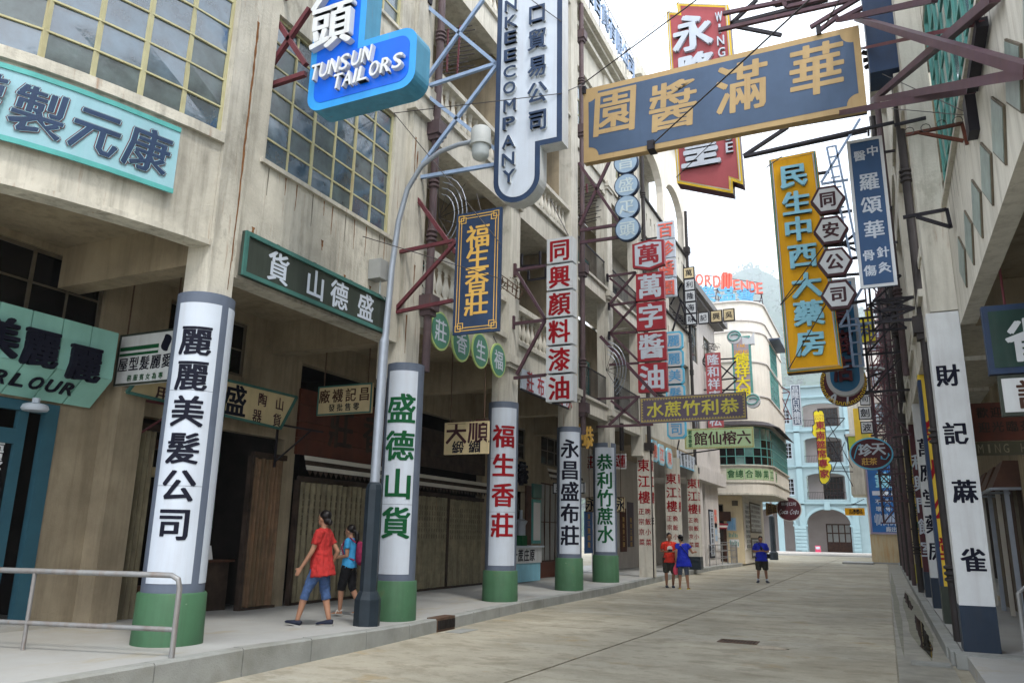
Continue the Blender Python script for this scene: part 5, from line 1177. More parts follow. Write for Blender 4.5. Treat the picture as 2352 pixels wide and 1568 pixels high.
# ---- S27 crimson neon sign
Y = 17.0; zq = zc(2150, 0, 850/1904); t = thing('neon_shop_sign', (-3.1, Y, 9.3), 'crimson sign with yellow notched border and white neon tube characters', 'sign')
OUT = [(350,88),(432,1420),(868,1500),(862,1402),(948,1432),(826,38),(425,20),(432,95)]
OUT = [(350,90),(432,1420),(866,1500),(862,1404),(944,1432),(828,38),(428,22),(436,96)]
o3 = [P(*zq(*p), Y=Y) for p in OUT]
g = MB(); g.plate(o3, (0,.35,0), 0, 1); g.build('body', [M['yellow'], M['dkmaroon']], t)
def inset(pts, e):
    n = len(pts); out = []
    for i in range(n):
        a, b, c = pts[i-1], pts[i], pts[(i+1) % n]; d1 = (b-a).normalized(); d2 = (c-b).normalized(); n1 = Vector((-d1.z,0,d1.x)); n2 = Vector((-d2.z,0,d2.x)); k = 1+n1.dot(n2)
        out.append(b+(n1+n2)*(e/max(k,.2)))
    return out
g = MB(); g.plate([p+Vector((0,-.006,0)) for p in inset(o3, .085)], (0,.005,0)); g.build('face', M['rose_face'], t)
def neon_loop(t, pts, r=.014, m='white'):
    g = MB(); g.tube(pts+[pts[0]], r, 5); return g.build('neon_tube', M[m], t)
neon_loop(t, [p+Vector((0,-.04,0)) for p in inset(o3, .05)], .012)
for ch, px, w_, h_ in (('永',(555,265),.92,1.0),('隆',(590,560),.9,.95),('堂',(605,860),.9,1.0),('皇',(615,1150),.9,1.0)): raised(t, ch, zq(*px), Y, w_, h_, 'white', .08, .055, lift=.01)
for i, ch in enumerate('WINGLUNHOUSE'):
    k = i/11; raised(t, ch, zq(757+k*83, 140+k*1010), Y, .16, .25, 'white', .05, .03, lift=.01)
frame_bars(t, Y, [(zq(845,190), zq(1600,0)), (zq(845,190), zq(1050,0)), (zq(850,200), zq(1240,275)), (zq(948,1215), zq(1904,1010)), (zq(948,1210), zq(1290,985)), (zq(1180,0), zq(1190,45)), (zq(1190,45), zq(1400,0)), (zq(1200,990), zq(1904,870)), (zq(1195,930), zq(1200,995))], .08, 'black_steel', dy=.2)
for a_, b_ in (((345,120),(10,420)), ((350,110),(720,-260)), ((425,1375),(740,-80+1150))): wire(t, P(*zq(*a_), Y=Y), P(*zq(*b_), Y=Y-1.5), .01)
# ---- S18 orange pharmacy sign
Y = 18.0; zq = zc(2300, 800, 800/1792); t = thing('pharmacy_sign', (-1.2, Y, 5.2), 'tall orange yellow pharmacy sign with raised pale blue characters', 'sign')
o3 = [P(1808,857,Y=Y), P(1936,845,Y=Y), P(1873,346,Y=Y), P(1766,368,Y=Y)]
g = MB(); g.plate(o3, (0,.3,0), 0, 1); g.build('body', [M['orange'], M['iron']], t)
neon_loop(t, [p+Vector((0,-.05,0)) for p in inset(o3, .03)], .016, 'frame_g'); neon_loop(t, [p+Vector((0,-.03,0)) for p in inset(o3, .07)], .014, 'panelw')
z5 = zc(2400, 0, 1143/2240)
for ch, px in (('民',z5(680,1200)),('生',z5(700,1385)),('中',z5(712,1560)),('西',zq(1070,195)),('大',zq(1102,425)),('藥',zq(1118,640)),('房',zq(1135,870))): raised(t, ch, px, Y, .62, .58, 'cyan', .09, .05, lift=.01)
frame_bars(t, Y, [((1872,400),(1905,395)), ((1930,700),(1990,690)), ((1915,600),(2040,580))], .06, 'black_steel', dy=.2)
for a_, b_ in (((1760,385),(1795,360)), ((1811,848),(1925,650)), ((1792,700),(1925,520)), ((1793,700),(1850,640))): wire(t, P(*a_, Y=Y-.05), P(*b_, Y=Y-.8), .012)
# ---- S19 hexagons
Y = 17.0; t = thing('hexagon_sign', (-.5, Y, 6.3), 'column of four white hexagons with maroon rims and characters', 'sign')
for ch, px, py in (('同',1901,458),('安',1908,528),('公',1917,601),('司',1926,676)):
    c = P(px, py, Y=Y)
    def hexa(rx, rz, Y): return [Vector((c.x+a*rx, Y, c.z+b*rz)) for a, b in ((-.5,-1),(.5,-1),(1,0),(.5,1),(-.5,1),(-1,0))]
    g = MB(); g.plate(hexa(.355, .31, Y), (0,.16,0)); g.build('rim', M['brownink'], t)
    g = MB(); g.plate(hexa(.30, .255, Y-.008), (0,.007,0)); g.build('panel', M['panelw'], t)
    g = MB(); put(g, ch, (c.x, Y-.008, c.z), UX, UZ, .33, .35, bold=.05); g.build('lettering', M['brownink'], t)
zq = zc(2700, 400, 500/1307)
frame_bars(t, Y, [(zq(370,605), zq(720,30)), (zq(370,620), zq(615,580)), (zq(420,290), zq(640,1290)), (zq(500,270), zq(730,1400))], .045, 'paleblue_steel', dy=.1)
for i in range(9): frame_bars(t, Y, [(zq(420+i*12, 290+i*92), zq(502+i*13, 272+i*92))], .03, 'paleblue_steel', dy=.1, name='rung')
frame_bars(t, Y, [(zq(520,880), zq(650,860)), (zq(560,1170), zq(680,1150)), (zq(560,1160), zq(690,1060)), (zq(580,1170), zq(690,1220)), (zq(600,1440), zq(740,1430)), (zq(360,880), zq(520,890)), (zq(400,1180), zq(570,1170)), (zq(420,1460), zq(600,1450))], .05, 'black_steel', dy=.15)
# ---- S20 blue herbalist sign
Y = 14.6; t, a, b, c, d = board('herbalist_sign', 'slate blue vertical board with pale frame and ten white characters by the right hand pipe', 'sign', Y, (1937,328), (2018,312), (1984,662), (2070,654), .05, 'herb', 'panelw', rim=.055)
g = MB(); H_ = d-c
def at(u_, v_, ch, s_): put(g, ch, (a+(b-a)*u_, Y-.001, d-H_*v_), UX, UZ, s_, s_*1.02, bold=.03)
at(.33,.115,'醫',.2); at(.70,.095,'中',.2); at(.52,.30,'羅',.33); at(.52,.46,'頌',.33); at(.53,.625,'華',.33); at(.31,.79,'骨',.2); at(.70,.78,'針',.2); at(.31,.89,'傷',.2); at(.70,.88,'灸',.2)
g.build('lettering', M['white'], t)
frame_bars(t, Y, [((2020,480),(2050,476)), ((2030,350),(2056,346)), ((2040,560),(2062,556)), ((1995,312),(1995,298))], .04, 'black_steel', dy=.05)
# ---- S21 blue round footed store sign
Y = 21.5; t = thing('store_sign', (-.6, Y, 5.2), 'deep blue store sign with grey rounded foot and dark red raised characters', 'sign')
xa, xb_ = P(1892,800,Y=Y).x, P(1979,800,Y=Y).x; rr = (xb_-xa)/2; zb0 = P(1936,908,Y=Y).z; ztp = P(1930,640,Y=Y).z
def ft(e, Y): return rnd(xa+rr, zb0+rr, rr-e, 180, 360, Y, 16)+[Vector((xb_-e, Y, ztp-e)), Vector((xa+e, Y, ztp-e))]
g = MB(); g.plate(ft(0, Y), (0,.25,0)); g.build('body', M['panelw'], t); g = MB(); g.plate(ft(.1, Y-.008), (0,.007,0)); g.build('face', M['storeblue'], t)
zq = zc(2850, 950, 400/1045)
for ch, px in (('昌',(165,380)),('商',(180,620)),('店',(180,860))): raised(t, ch, zq(*px), Y, .46, .66, 'dkmaroon', .12, .05, lift=.01)
frame_bars(t, Y, [(zq(140,470), zq(640,410)), (zq(145,465), zq(340,130)), (zq(215,320), zq(270,830)), (zq(310,400), zq(360,820))], .06, 'paleblue_steel', dy=-.2)
for i in range(5): frame_bars(t, Y, [(zq(222+i*12, 405+i*106), zq(318+i*11, 395+i*106))], .04, 'paleblue_steel', dy=-.2, name='rung')
frame_bars(t, Y, [(zq(270,830), zq(370,825)), ((1894,855),(1950,840))], .04, 'paleblue_steel', dy=-.2)
# ---- S22 maroon disc
Y = 24; c = P(1937,878,Y=Y); t = thing('round_sign', (c.x, Y, c.z-.8), 'maroon disc with orange key pattern rim and white letters below the blue store sign', 'sign')
rx, rz = .63, .68
def el(e, Y, n=36): return [Vector((c.x+(rx-e)*math.cos(2*math.pi*k/n), Y, c.z+(rz-e)*math.sin(2*math.pi*k/n))) for k in range(n)]
g = MB(); g.plate(el(0, Y), (0,.2,0)); g.build('body', M['dkmaroon'], t)
g = MB()
for k in range(64):
    a0 = 2*math.pi*k/64; r0, r1 = (.012,.10); 
    pt = lambda a, e, y=Y-.012: Vector((c.x+(rx-e)*math.cos(a), y, c.z+(rz-e)*math.sin(a)))
    da = 2*math.pi/64
    g.plate([pt(a0,.10), pt(a0+da*.35,.10), pt(a0+da*.35,.012), pt(a0,.012)][::-1], (0,.01,0))
    ee = .012 if k % 2 == 0 else .085
    g.plate([pt(a0+da*.35,ee+.018), pt(a0+da,ee+.018), pt(a0+da,ee), pt(a0+da*.35,ee)][::-1], (0,.01,0))
g.build('key_border', M['yellow'], t)
g = MB(); zq = zc(2600, 1150, 400/1792)
p = P(*zq(1270,1010), Y=Y); put(g, 'A', (p.x, Y-.002, p.z), UX, UZ, .26, .3, bold=.04, rot=-.6); p = P(*zq(1492,1035), Y=Y); put(g, 'I', (p.x, Y-.002, p.z), UX, UZ, .08, .26, bold=.04, rot=-.1); g.build('lettering', M['white'], t)
frame_bars(t, Y, [((1985,870),(2040,850)), ((1985,905),(2050,895))], .05, 'black_steel', dy=.1)
# ---- S23 yellow gourd sign
Y = 28; t = thing('gourd_sign', (.1, Y, 8.2), 'lemon yellow gourd shaped sign with grey character behind the ladder frames', 'sign')
zq = zc(2850, 950, 400/1045)
pts = [P(*zq(*p), Y=Y) for p in ((345,620),(478,625),(455,400),(420,380),(440,350),(425,300),(395,298),(370,340),(378,380),(320,400))]
g = MB(); g.plate(pts, (0,.2,0)); g.build('body', M['steel_blue'], t); cc = sum(pts, Vector())/len(pts)
g = MB(); g.plate([Vector((cc.x+(p.x-cc.x)*.93, Y-.006, cc.z+(p.z-cc.z)*.96)) for p in pts], (0,.005,0)); g.build('face', M['lemon'], t)
raised(t, '利', zq(395,510), Y, .42, .5, 'slateb', .03, .04, lift=.01)
# ---- S24 sword brand panels
Y = 38; zq = zc(2850, 950, 400/1045); t = thing('panel_sign', (-.3, Y, 6.2), 'column of small white panels reading 司劍波 over the oval tea sign', 'sign')
for ch, p, q in (('司',(330,1075),(415,1170)),('劍',(318,1200),(432,1298)),('波',(338,1335),(445,1425)),('公',(325,960),(405,1055))): pan(t, Y, p, q, ch, k=.8, e=.04)
# ---- yellow fret pylon
Y = 50; t = thing('pylon_sign', (-1, Y, 5), 'yellow fretwork bordered pylon behind the oval tea sign', 'sign')
zq = zc(2850, 950, 400/1045); A_ = P(*zq(262,1210), Y=Y); B_ = P(*zq(450,1560), Y=Y)
g = MB(); g.box(A_.x+.3, B_.x-.1, Y, Y+.3, B_.z-1, A_.z-.9); g.build('panel', M['moss'], t)
g = MB(); g.box(A_.x, A_.x+.35, Y-.05, Y+.3, B_.z-1, A_.z); g.box(B_.x-.2, B_.x, Y-.05, Y+.3, B_.z-1, A_.z-1.3); g.build('border', M['yellow'], t)
t = thing('corner_lightbox', (-1.3, 55, 7), 'small lime green rounded lightbox under a grey lid near the oval tea sign', 'sign'); Y = 55
A_ = P(*zq(220,1460), Y=Y); B_ = P(*zq(295,1560), Y=Y); g = MB(); g.box(A_.x, B_.x, Y, Y+.5, B_.z-.4, A_.z); g.build('body', mat('lime enamel', (.42,.52,.05), .5), t); g = MB(); g.box(A_.x-.15, B_.x+.1, Y-.1, Y+.6, A_.z, A_.z+.15); g.build('lid', M['grey_wall'], t)
# ---- S17 oval tea sign
Y = 29.5; c = P(2001,1041,Y=Y); t = thing('tea_sign', (c.x, Y, c.z-.6), 'dark maroon oval tea shop sign with blue rim and white characters', 'sign'); rx, rz = .69, .55
g = MB(); g.plate(el(0, Y), (0,.18,0)); g.build('rim', M['cyan2'], t); g = MB(); g.plate(el(.05, Y-.008), (0,.007,0)); g.build('face', M['dkmaroon'], t)
g = MB(); put(g, '珍', (c.x-.18, Y-.009, c.z+.12), UX, UZ, .42, .42, bold=.05); put(g, '天', (c.x+.24, Y-.009, c.z+.16), UX, UZ, .42, .42, bold=.05); g.build('lettering', M['white'], t)
g = MB(); put(g, '莊', (c.x-.20, Y-.009, c.z-.27), UX, UZ, .24, .24, bold=.03); put(g, '茶', (c.x+.04, Y-.009, c.z-.27), UX, UZ, .24, .24, bold=.03); g.build('lettering', M['gold'], t)
g = MB(); g.tube([Vector((c.x+.25+.045*k+.05*math.cos(k*1.25), Y-.02, c.z-.2+.02*k+.09*math.sin(k*1.25))) for k in range(9)], .018, 5); g.tube([Vector((c.x-.55+.25*a, Y-.02, c.z+.33-.5*(1-a)**2)) for a in (0,.15,.4,.7,1)], .018, 5); g.build('flourish', M['cyan2'], t)
frame_bars(t, Y, [((2050,1005),(2075,1000)), ((2052,1050),(2078,1048))], .05, 'black_steel', dy=.1)
# ---- small signs near the corner: round cola disc, horn board, gold board
Y = 56; zq = zc(2300, 1350, 800/1792); c = P(*zq(963,918), Y=Y); t = thing('cola_disc', (c.x, Y, c.z-.75), 'dark round soft drink disc hanging beside the corner building', 'sign'); rx = rz = .80
g = MB(); g.plate(el(0, Y), (0,.12,0)); g.build('rim', M['grey_wall'], t); g = MB(); g.plate(el(.05, Y-.008), (0,.007,0)); g.build('face', M['dkmaroon'], t)
g = MB(); htext(g, '樂可口可', c.x-.5, c.x+.5, c.z+.33, Y-.008, size=.24, bold=.02)
for i, ch in enumerate('Coca-Cola'): put(g, ch, (c.x-.56+i*.14, Y-.009, c.z-.22+(.03 if ch in 'CC' else 0)), UX, UZ, .12, .34 if ch == 'C' else .3 if ch == 'l' else .06 if ch == '-' else .2, bold=.02, slant=.3)
g.build('lettering', M['white'], t)
wire(t, Vector((-7.6, 54, c.z+.9)), Vector((c.x, Y, c.z+.7)), .02)
A_ = [P(*zq(*p), Y=Y+.4) for p in ((785,970),(905,938),(905,895),(782,868))]; t = thing('horn_board', (A_[0].x, Y+.4, A_[0].z), 'brown flared board with four characters left of the soft drink disc', 'sign'); g = MB(); g.plate(A_, (0,.06,0)); g.build('panel', mat('brown gold board', (.25,.15,.05), .6), t)
g = MB(); 
for i, ch in enumerate('品止神樂'): put(g, ch, (A_[0].x+.27+i*.33, Y+.4, (A_[0].z+A_[3].z)/2), UX, UZ, .3, .62-.1*i, bold=.02)
g.build('lettering', M['ink'], t)
Y = 61; A_ = P(1940,1166,Y=Y); B_ = P(1987,1183,Y=Y); t = thing('gold_board', (A_.x, Y, B_.z), 'small gold hanging board at the end of the street', 'sign'); g = MB(); g.box(A_.x, B_.x, Y, Y+.06, B_.z, A_.z); g.build('panel', M['orange'], t)
g = MB(); htext(g, '記興吳', A_.x+.35, B_.x-.2, (A_.z+B_.z)/2, Y, size=.36, wd=.4); g.build('lettering', M['ink'], t); frame_bars(t, Y, [((1942,1160),(1990,1158)), ((1955,1160),(1985,1145))], .04, 'black_steel')
# ---- poster
Y = 61.9; xa, xb_, za, zb_ = -.92, 2.2, 2.02, 7.2; t = thing('poster', (.5, Y, za), 'large framed blue advertising poster on the end wall', 'poster')
g = MB(); g.box(xa, xb_, Y, Y+.09, za, zb_); g.build('frame', mat('lilac frame', (.34,.30,.42), .5), t); g = MB(); g.box(xa+.12, xb_-.12, Y-.006, Y-.001, za+.12, zb_-.12); g.build('sheet', M['posterblue'], t)
g = MB(); put(g, '鐘', (.18, Y-.006, 5.75), UX, UZ, .98, 1.1, bold=.05); g.build('lettering', M['cyan'], t)
g = MB(); g.box(-.6, .45, Y-.009, Y-.006, 4.70, 5.0); g.box(.6, 1.6, Y-.009, Y-.006, 4.70, 5.0)
for ch, x, z in (('不',-.28,4.25),('不',.36,4.25),('壞',-.28,3.75),('停',.36,3.75),('廠',.25,2.35),('出',.6,2.35),('品',.95,2.35)): put(g, ch, (x, Y-.006, z), UX, UZ, .34, .36, bold=.03)
for i in range(16): x = -.6+i*.09; h = .25+.35*abs(math.sin(i*1.9)); g.box(x, x+.05, Y-.0085, Y-.0062, 2.95-h*.6, 3.2+h*.4)
g.build('print', M['white'], t)
# ================================================================ INSIDE THE LEFT ARCADE
# parlour fascia: two planes of green boards
t = thing('parlour_fascia', (-10.1, 6.5, 3.3), 'pale green plank fascia of the hair parlour with black raised characters', 'sign')
X = -9.98; n = 9; ya, yb = 3.6, 7.52; sw = (yb-ya)/n
for i in range(n):
    g = MB(); g.box(X-.05, X, ya+i*sw+.010, ya+(i+1)*sw-.010, 3.66, 4.36); g.build('plank', M['parlour'], t)
    g = MB(); y0, y1 = ya+i*sw+.010, ya+(i+1)*sw-.010; g.add([(X,y0,3.655),(X,y1,3.655),(X-.4,y1,3.27),(X-.4,y0,3.27),(X-.05,y0,3.655),(X-.05,y1,3.655),(X-.44,y1,3.29),(X-.44,y0,3.29)], [(3,2,1,0),(4,5,6,7),(0,1,5,4),(2,3,7,6),(1,2,6,5),(3,0,4,7)]); g.build('plank', M['parlour'], t)
for ch, px, py in (('麗',190,835),('麗',90,800),('美',-5,772)):
    c = P(px, py, X=X); g = MB(); put(g, ch, (X, c.y, c.z), (0,1,0), UZ, .47, .50, bold=.045, depth=.07, lift=.01); g.build('character', M['ink'], t)
u = Vector((0,1,0)); v = Vector((.4,0,.385)).normalized()
for i, ch in enumerate('PARLOUR'):
    g = MB(); yq = 7.0-(6-i)*.235; put(g, ch, (X-.2, yq, 3.463), u, v, .17, .20, bold=.04, depth=.02, lift=.01); g.build('character', M['ink'], t)
t = thing('ceiling_lamp', (-10.3, 6.6, 3.1), 'round white bulkhead lamp under the green parlour fascia', 'lamp'); g = MB(); lc = P(80, 938, X=-10.2); g.lathe((-10.2, lc.y, lc.z-.03), [(.0,0),(.15,0),(.17,.03),(.15,.08),(.1,.1)], 20); g.build('shade', M['white'], t, True); g = MB(); g.tube([(-10.2,lc.y,lc.z+.06),(-10.2,lc.y,lc.z+.14)], .05); g.build('arm', M['white'], t)
def arc_board(name, lab, Y, TL, TR, BL, BR, face, edge, texts, th=.05, rods=True, ceil=5.48):
    t, a, b, c, d = board(name, lab, 'sign', Y, TL, TR, BL, BR, th, face, edge, rim=.03)
    g = MB()
    for ch, u_, v_, s_, ink in texts: pass
    inks = {}
    for ch, u_, v_, s_, ink in texts:
        inks.setdefault(ink, MB()); put(inks[ink], ch, (a+(b-a)*u_, Y-.001, d-(d-c)*v_), UX, UZ, s_, s_*1.05, bold=.03)
    for ink, g in inks.items(): g.build('lettering', M[ink], t)
    if rods:
        for x in (a+.12, b-.12): g = MB(); g.tube([(x, Y+.02, d), (x, Y+.02, ceil)], .012, 6); g.build('rod', M['iron'], t)
    return t
arc_board('hair_salon_board', 'white hanging hair salon board with green stripes, between the parlour fascia and the first column', 7.75, (275,775), (412,748), (262,893), (400,868), 'white_w', 'dkgreen',
    [(ch, .12+i*.185, .6, .2, 'ink') for i, ch in enumerate('屋型髮麗愛')]+[(ch, .26+i*.105, .87, .09, 'green_ink') for i, ch in enumerate('務服賓女為專')])
t = bpy.data.objects['hair_salon_board']; a, b, c, d = rect_from(7.75, (275,775), (412,748), (262,893), (400,868))
g = MB(); g.box(a+.04, a+.85, 7.744, 7.749, d-.26, d-.2); g.box(a+.04, a+.85, 7.744, 7.749, d-.34, d-.3); g.build('stripe', M['green_ink'], t)
g = MB(); g.plate([Vector((a+1.0+.09*math.cos(k)+.02*math.sin(3*k), 7.744, d-.2+.13*math.sin(k))) for k in [i*2*math.pi/18 for i in range(18)]], (0,.004,0)); g.build('portrait_print', M['ink'], t)
# slanted ended earthenware board, facing the street on the back wall
X = -9.95; t = thing('earthenware_board', (X, 9.8, 3.4), 'long cream board with slanted ends, a big black 盛 and four small brown characters', 'sign')
q4 = [Vector((X,7.75,3.52)), Vector((X,11.05,3.40)), Vector((X,11.42,4.05)), Vector((X,8.1,4.05))]
g = MB(); g.plate(q4, (-.05,0,0)); g.build('panel', M['cream'], t)
g = MB()
for p, q in zip(q4, q4[1:]+q4[:1]): g.bar(p+Vector((.01,0,0)), q+Vector((.01,0,0)), .05, .04)
g.build('rim', M['dkgreen_edge'], t)
g = MB(); put(g, '盛', (X, P(540,925,X=X).y, 3.74), u, UZ, .50, .54, bold=.04); g.build('lettering', M['ink'], t)
g = MB()
for ch, px, py in (('陶',603,918),('山',642,928),('器',590,955),('貨',636,965),('用',375,905)): c = P(px, py, X=X); put(g, ch, (X, c.y, c.z), u, UZ, .22 if ch != '用' else .3, .24, bold=.025)
g.build('lettering', M['brownink'], t)
arc_board('hosiery_board', 'small cream hanging board with brown hosiery characters over two rows, behind the lamp post', 12.0, (732,890), (857,876), (727,953), (851,949), 'cream', 'dkgreen_edge',
    [(ch, .13+i*.245, .36, .25, 'brown') for i, ch in enumerate('廠襪記昌')]+[(ch, .28+i*.15, .76, .14, 'ink') for i, ch in enumerate('發批售零')])
arc_board('silk_board', 'cream hanging board with square block characters left of the crimson lettered column', 14.6, (1022,972), (1122,965), (1020,1043), (1122,1042), 'cream', 'cream',
    [('天', .27, .3, .5, 'brownink'), ('順', .78, .3, .5, 'brownink'), ('緞', .32, .8, .28, 'ink'), ('綢', .7, .8, .28, 'ink')])
arc_board('lotus_board', 'white hanging board with red characters behind the farthest round column', 25.2, (1352,1045), (1438,1040), (1352,1078), (1438,1076), 'white_w', 'white_w', [('莊', .12, .5, .4, 'red_ink'), ('記', .6, .5, .4, 'red_ink'), ('蓮', .86, .5, .4, 'red_ink')])
arc_board('wing_board', 'cream hanging board with black characters low behind the farthest round column', 24.6, (1345,1142), (1434,1140), (1345,1176), (1434,1175), 'cream', 'brown', [('永', .15, .5, .4, 'ink'), ('詠', .85, .5, .4, 'ink')])
arc_board('notice_board', 'small grey framed double board under an inverted trapezoid, beside the navy lettered column', 21.2, (1270,1108), (1343,1107), (1270,1133), (1343,1133), 'panelw', 'black_steel', [('永', .2, .5, .2, 'ink'), ('昌', .8, .5, .2, 'ink')])
# gold letters hanging beyond the third column
t = thing('gilt_letters', (-8.7, 22.2, 4.4), 'pair of gilt characters hanging between the two farthest round columns', 'sign')
for ch, px, py in (('恭',1353,1005),('利',1335,998)): c = P(px, py, Y=22.0); g = MB(); put(g, ch, (c.x, 22.0, c.z), UX, UZ, .28, .68, bold=.05, depth=.04); g.build('character', M['gold'], t)
wire(t, Vector((P(1345,985,Y=22).x, 22.02, P(1345,985,Y=22).z)), Vector((P(1345,985,Y=22).x, 22.02, 5.38)), .012)
# folding gates
def gate(lab, y0, y1, z1, folded=False, m='slat', z0=.2, X=XB+.05, pitch=.10, text=False):
    t = thing('folding_gate', (X, (y0+y1)/2, z0), lab, 'gate'); n = max(2, int((y1-y0)/pitch)); w_ = (y1-y0)/n
    b = MB(); b.add([(0,-w_*.48,0),(.045,-w_*.1,0),(.045,w_*.1,0),(0,w_*.48,0),(0,-w_*.48,z1-z0-.08),(.045,-w_*.1,z1-z0-.08),(.045,w_*.1,z1-z0-.08),(0,w_*.48,z1-z0-.08)], [(0,1,5,4),(1,2,6,5),(2,3,7,6),(4,5,6,7),(0,3,2,1)])
    me = local_mesh(b, 'slat', M[m])
    for i in range(n): inst(me, 'slat', t, (X, y0+w_*(i+.5), z0+.05+random.uniform(-.01,.01)))
    g = MB(); g.box(X-.04, X+.06, y0-.05, y1+.05, z1-.02, z1+.08); g.box(X-.04, X+.06, y0-.05, y1+.05, z0-.01, z0+.045); g.box(X-.05, X+.06, y0-.1, y0-.03, z0, z1); g.build('frame', M['dark2'], t)
    if text:
        g = MB(); s_ = '盛昌福生祥'
        for i in range(n):
            for j in range(6): put(g, s_[j % 5], (X+.046, y0+w_*(i+.5), z1-.3-j*.14), u, UZ, .05, .10, bold=.02)
        g.build('lettering', M['dark2'], t)
    return t
gate('closed folding gate of ribbed slats behind the two walking women', 12.25, 15.2, 2.55, m='slat', text=True, pitch=.17)
gate('closed folding gate of ribbed slats left of the crimson lettered column', 16.15, 18.1, 2.5, m='slat', text=True, pitch=.12)
gate('closed folding gate leaf just right of its twin, partly behind the crimson lettered column', 18.2, 20.1, 2.48, m='slat', text=True, pitch=.12)
gate('folded gate bundle of upright slats left of the first column', 8.28, 8.75, 3.1, m='slat', pitch=.085)
gate('folded gate leaf of rusted slats right of the shop opening behind the first column', 10.95, 11.72, 2.9, m='slat_red', pitch=.095)
for i, (px_, lab) in enumerate((((385,930),'small maroon iron arm with hooks left of the first column'), ((695,985),'black iron arm beside the faded red name board'))):
    c = P(*px_, X=-10.2); t = thing('wall_bracket', c, lab, 'bracket'); g = MB(); g.bar(c+Vector((0,-.7,0)), c+Vector((.1,.5,0)), .035); g.bar(c+Vector((0,-.7,.05)), c+Vector((0,-.7,-.8)), .035); g.bar(c+Vector((0,-.7,-.7)), c+Vector((.05,.2,0)), .025); g.build('arm', M['maroon_steel' if i == 0 else 'black_steel'], t)
# shop opening: counter, tray, papers, ladles, jars
t = thing('counter', (-10.9, 10.3, .2), 'dark wooden counter just inside the earthenware shop', 'counter'); g = MB(); g.box(-11.1,-10.7,9.75,10.9,.2,1.02); g.build('front', M['dark2'], t); g = MB(); g.box(-11.15,-10.62,9.7,10.95,1.022,1.06); g.build('top', M['brown'], t)
t = thing('tray', (-10.75, 9.98, 1.062), 'small blue edged tray card on the shop counter', 'tray'); g = MB(); g.box(-10.8,-10.72,9.78,10.13,1.062,1.2); g.build('card', M['tabletb'], t); g = MB(); g.box(-10.8,-10.715,9.78,10.13,1.201,1.22); g.build('edge', M['white'], t)
t = thing('open_book', (-10.8, 10.45, 1.062), 'white open leaflet propped on the shop counter', 'book'); g = MB(); g.plate([Vector((-10.7,10.2,1.07)), Vector((-10.7,10.5,1.07)), Vector((-10.85,10.58,1.3)), Vector((-10.85,10.28,1.3))], (-.01,0,0)); g.build('page', M['screen'], t)
t = thing('wall_notice', (-11.6, 10.6, 1.4), 'grey framed notice hanging behind the shop counter', 'notice'); g = MB(); g.box(-11.5,-11.48,10.35,10.85,1.35,1.75); g.build('sheet', M['lampg'], t); wire(t, Vector((-11.49,10.6,1.75)), Vector((-11.49,10.6,5.3)), .01)
for i in range(3):
    t = thing('ladle', (-10.9, 9.9+i*.14, 2.2), ['left', 'middle', 'right'][i]+'most hanging steel ladle in the dark shop opening', 'ladle', 'ladles hanging in the shop opening'); g = MB(); g.tube([(-10.9,9.9+i*.14,2.25),(-10.9,9.9+i*.14,2.9)], .012, 6); g.build('handle', M['lampsteel'], t); g = MB(); g.lathe((-10.9,9.9+i*.14,2.2), [(.0,0),(.04,.02),(.05,.06)], 10); g.build('bowl', M['lampsteel'], t, True)
for i in range(8):
    bxp = (-11.2-.3*(i % 2), 8.95+i*.25, 2.45+.22*(i % 3)); t = thing('basket', bxp, ['round', 'deep', 'flat', 'small', 'wide', 'old', 'dark', 'last'][i]+f' woven basket hanging in the dark shop opening, number {["one","two","three","four","five","six","seven","eight"][i]} from the left', 'basket', 'baskets hanging in the shop opening')
    g = MB(); g.lathe(bxp, [(.07,0),(.13,.05),(.15,.14),(.14,.16)], 12); g.build('weave', M['cream' if i % 2 else 'brown'], t, True); g = MB(); g.tube([(bxp[0],bxp[1],bxp[2]+.14),(bxp[0],bxp[1],5.3)], .006, 5); g.build('cord', M['wire'], t)
for i in range(4):
    yy_ = 9.0+i*.26; t = thing('clay_jar', (-10.95, yy_, .19), ['first', 'second', 'third', 'fourth'][i]+' brown clay jar from the left on the earthenware shop floor', 'jar', 'clay jars on the shop floor'); h = .55-.06*(i % 2); g = MB(); g.lathe((-10.95, yy_, .19), [(.09,0),(.13,h*.3),(.14,h*.6),(.09,h*.85),(.1,h)], 14); g.build('body', mat('glazed clay', (.11,.05,.025), .3, .3) if i == 0 else bpy.data.materials['glazed clay'], t, True)
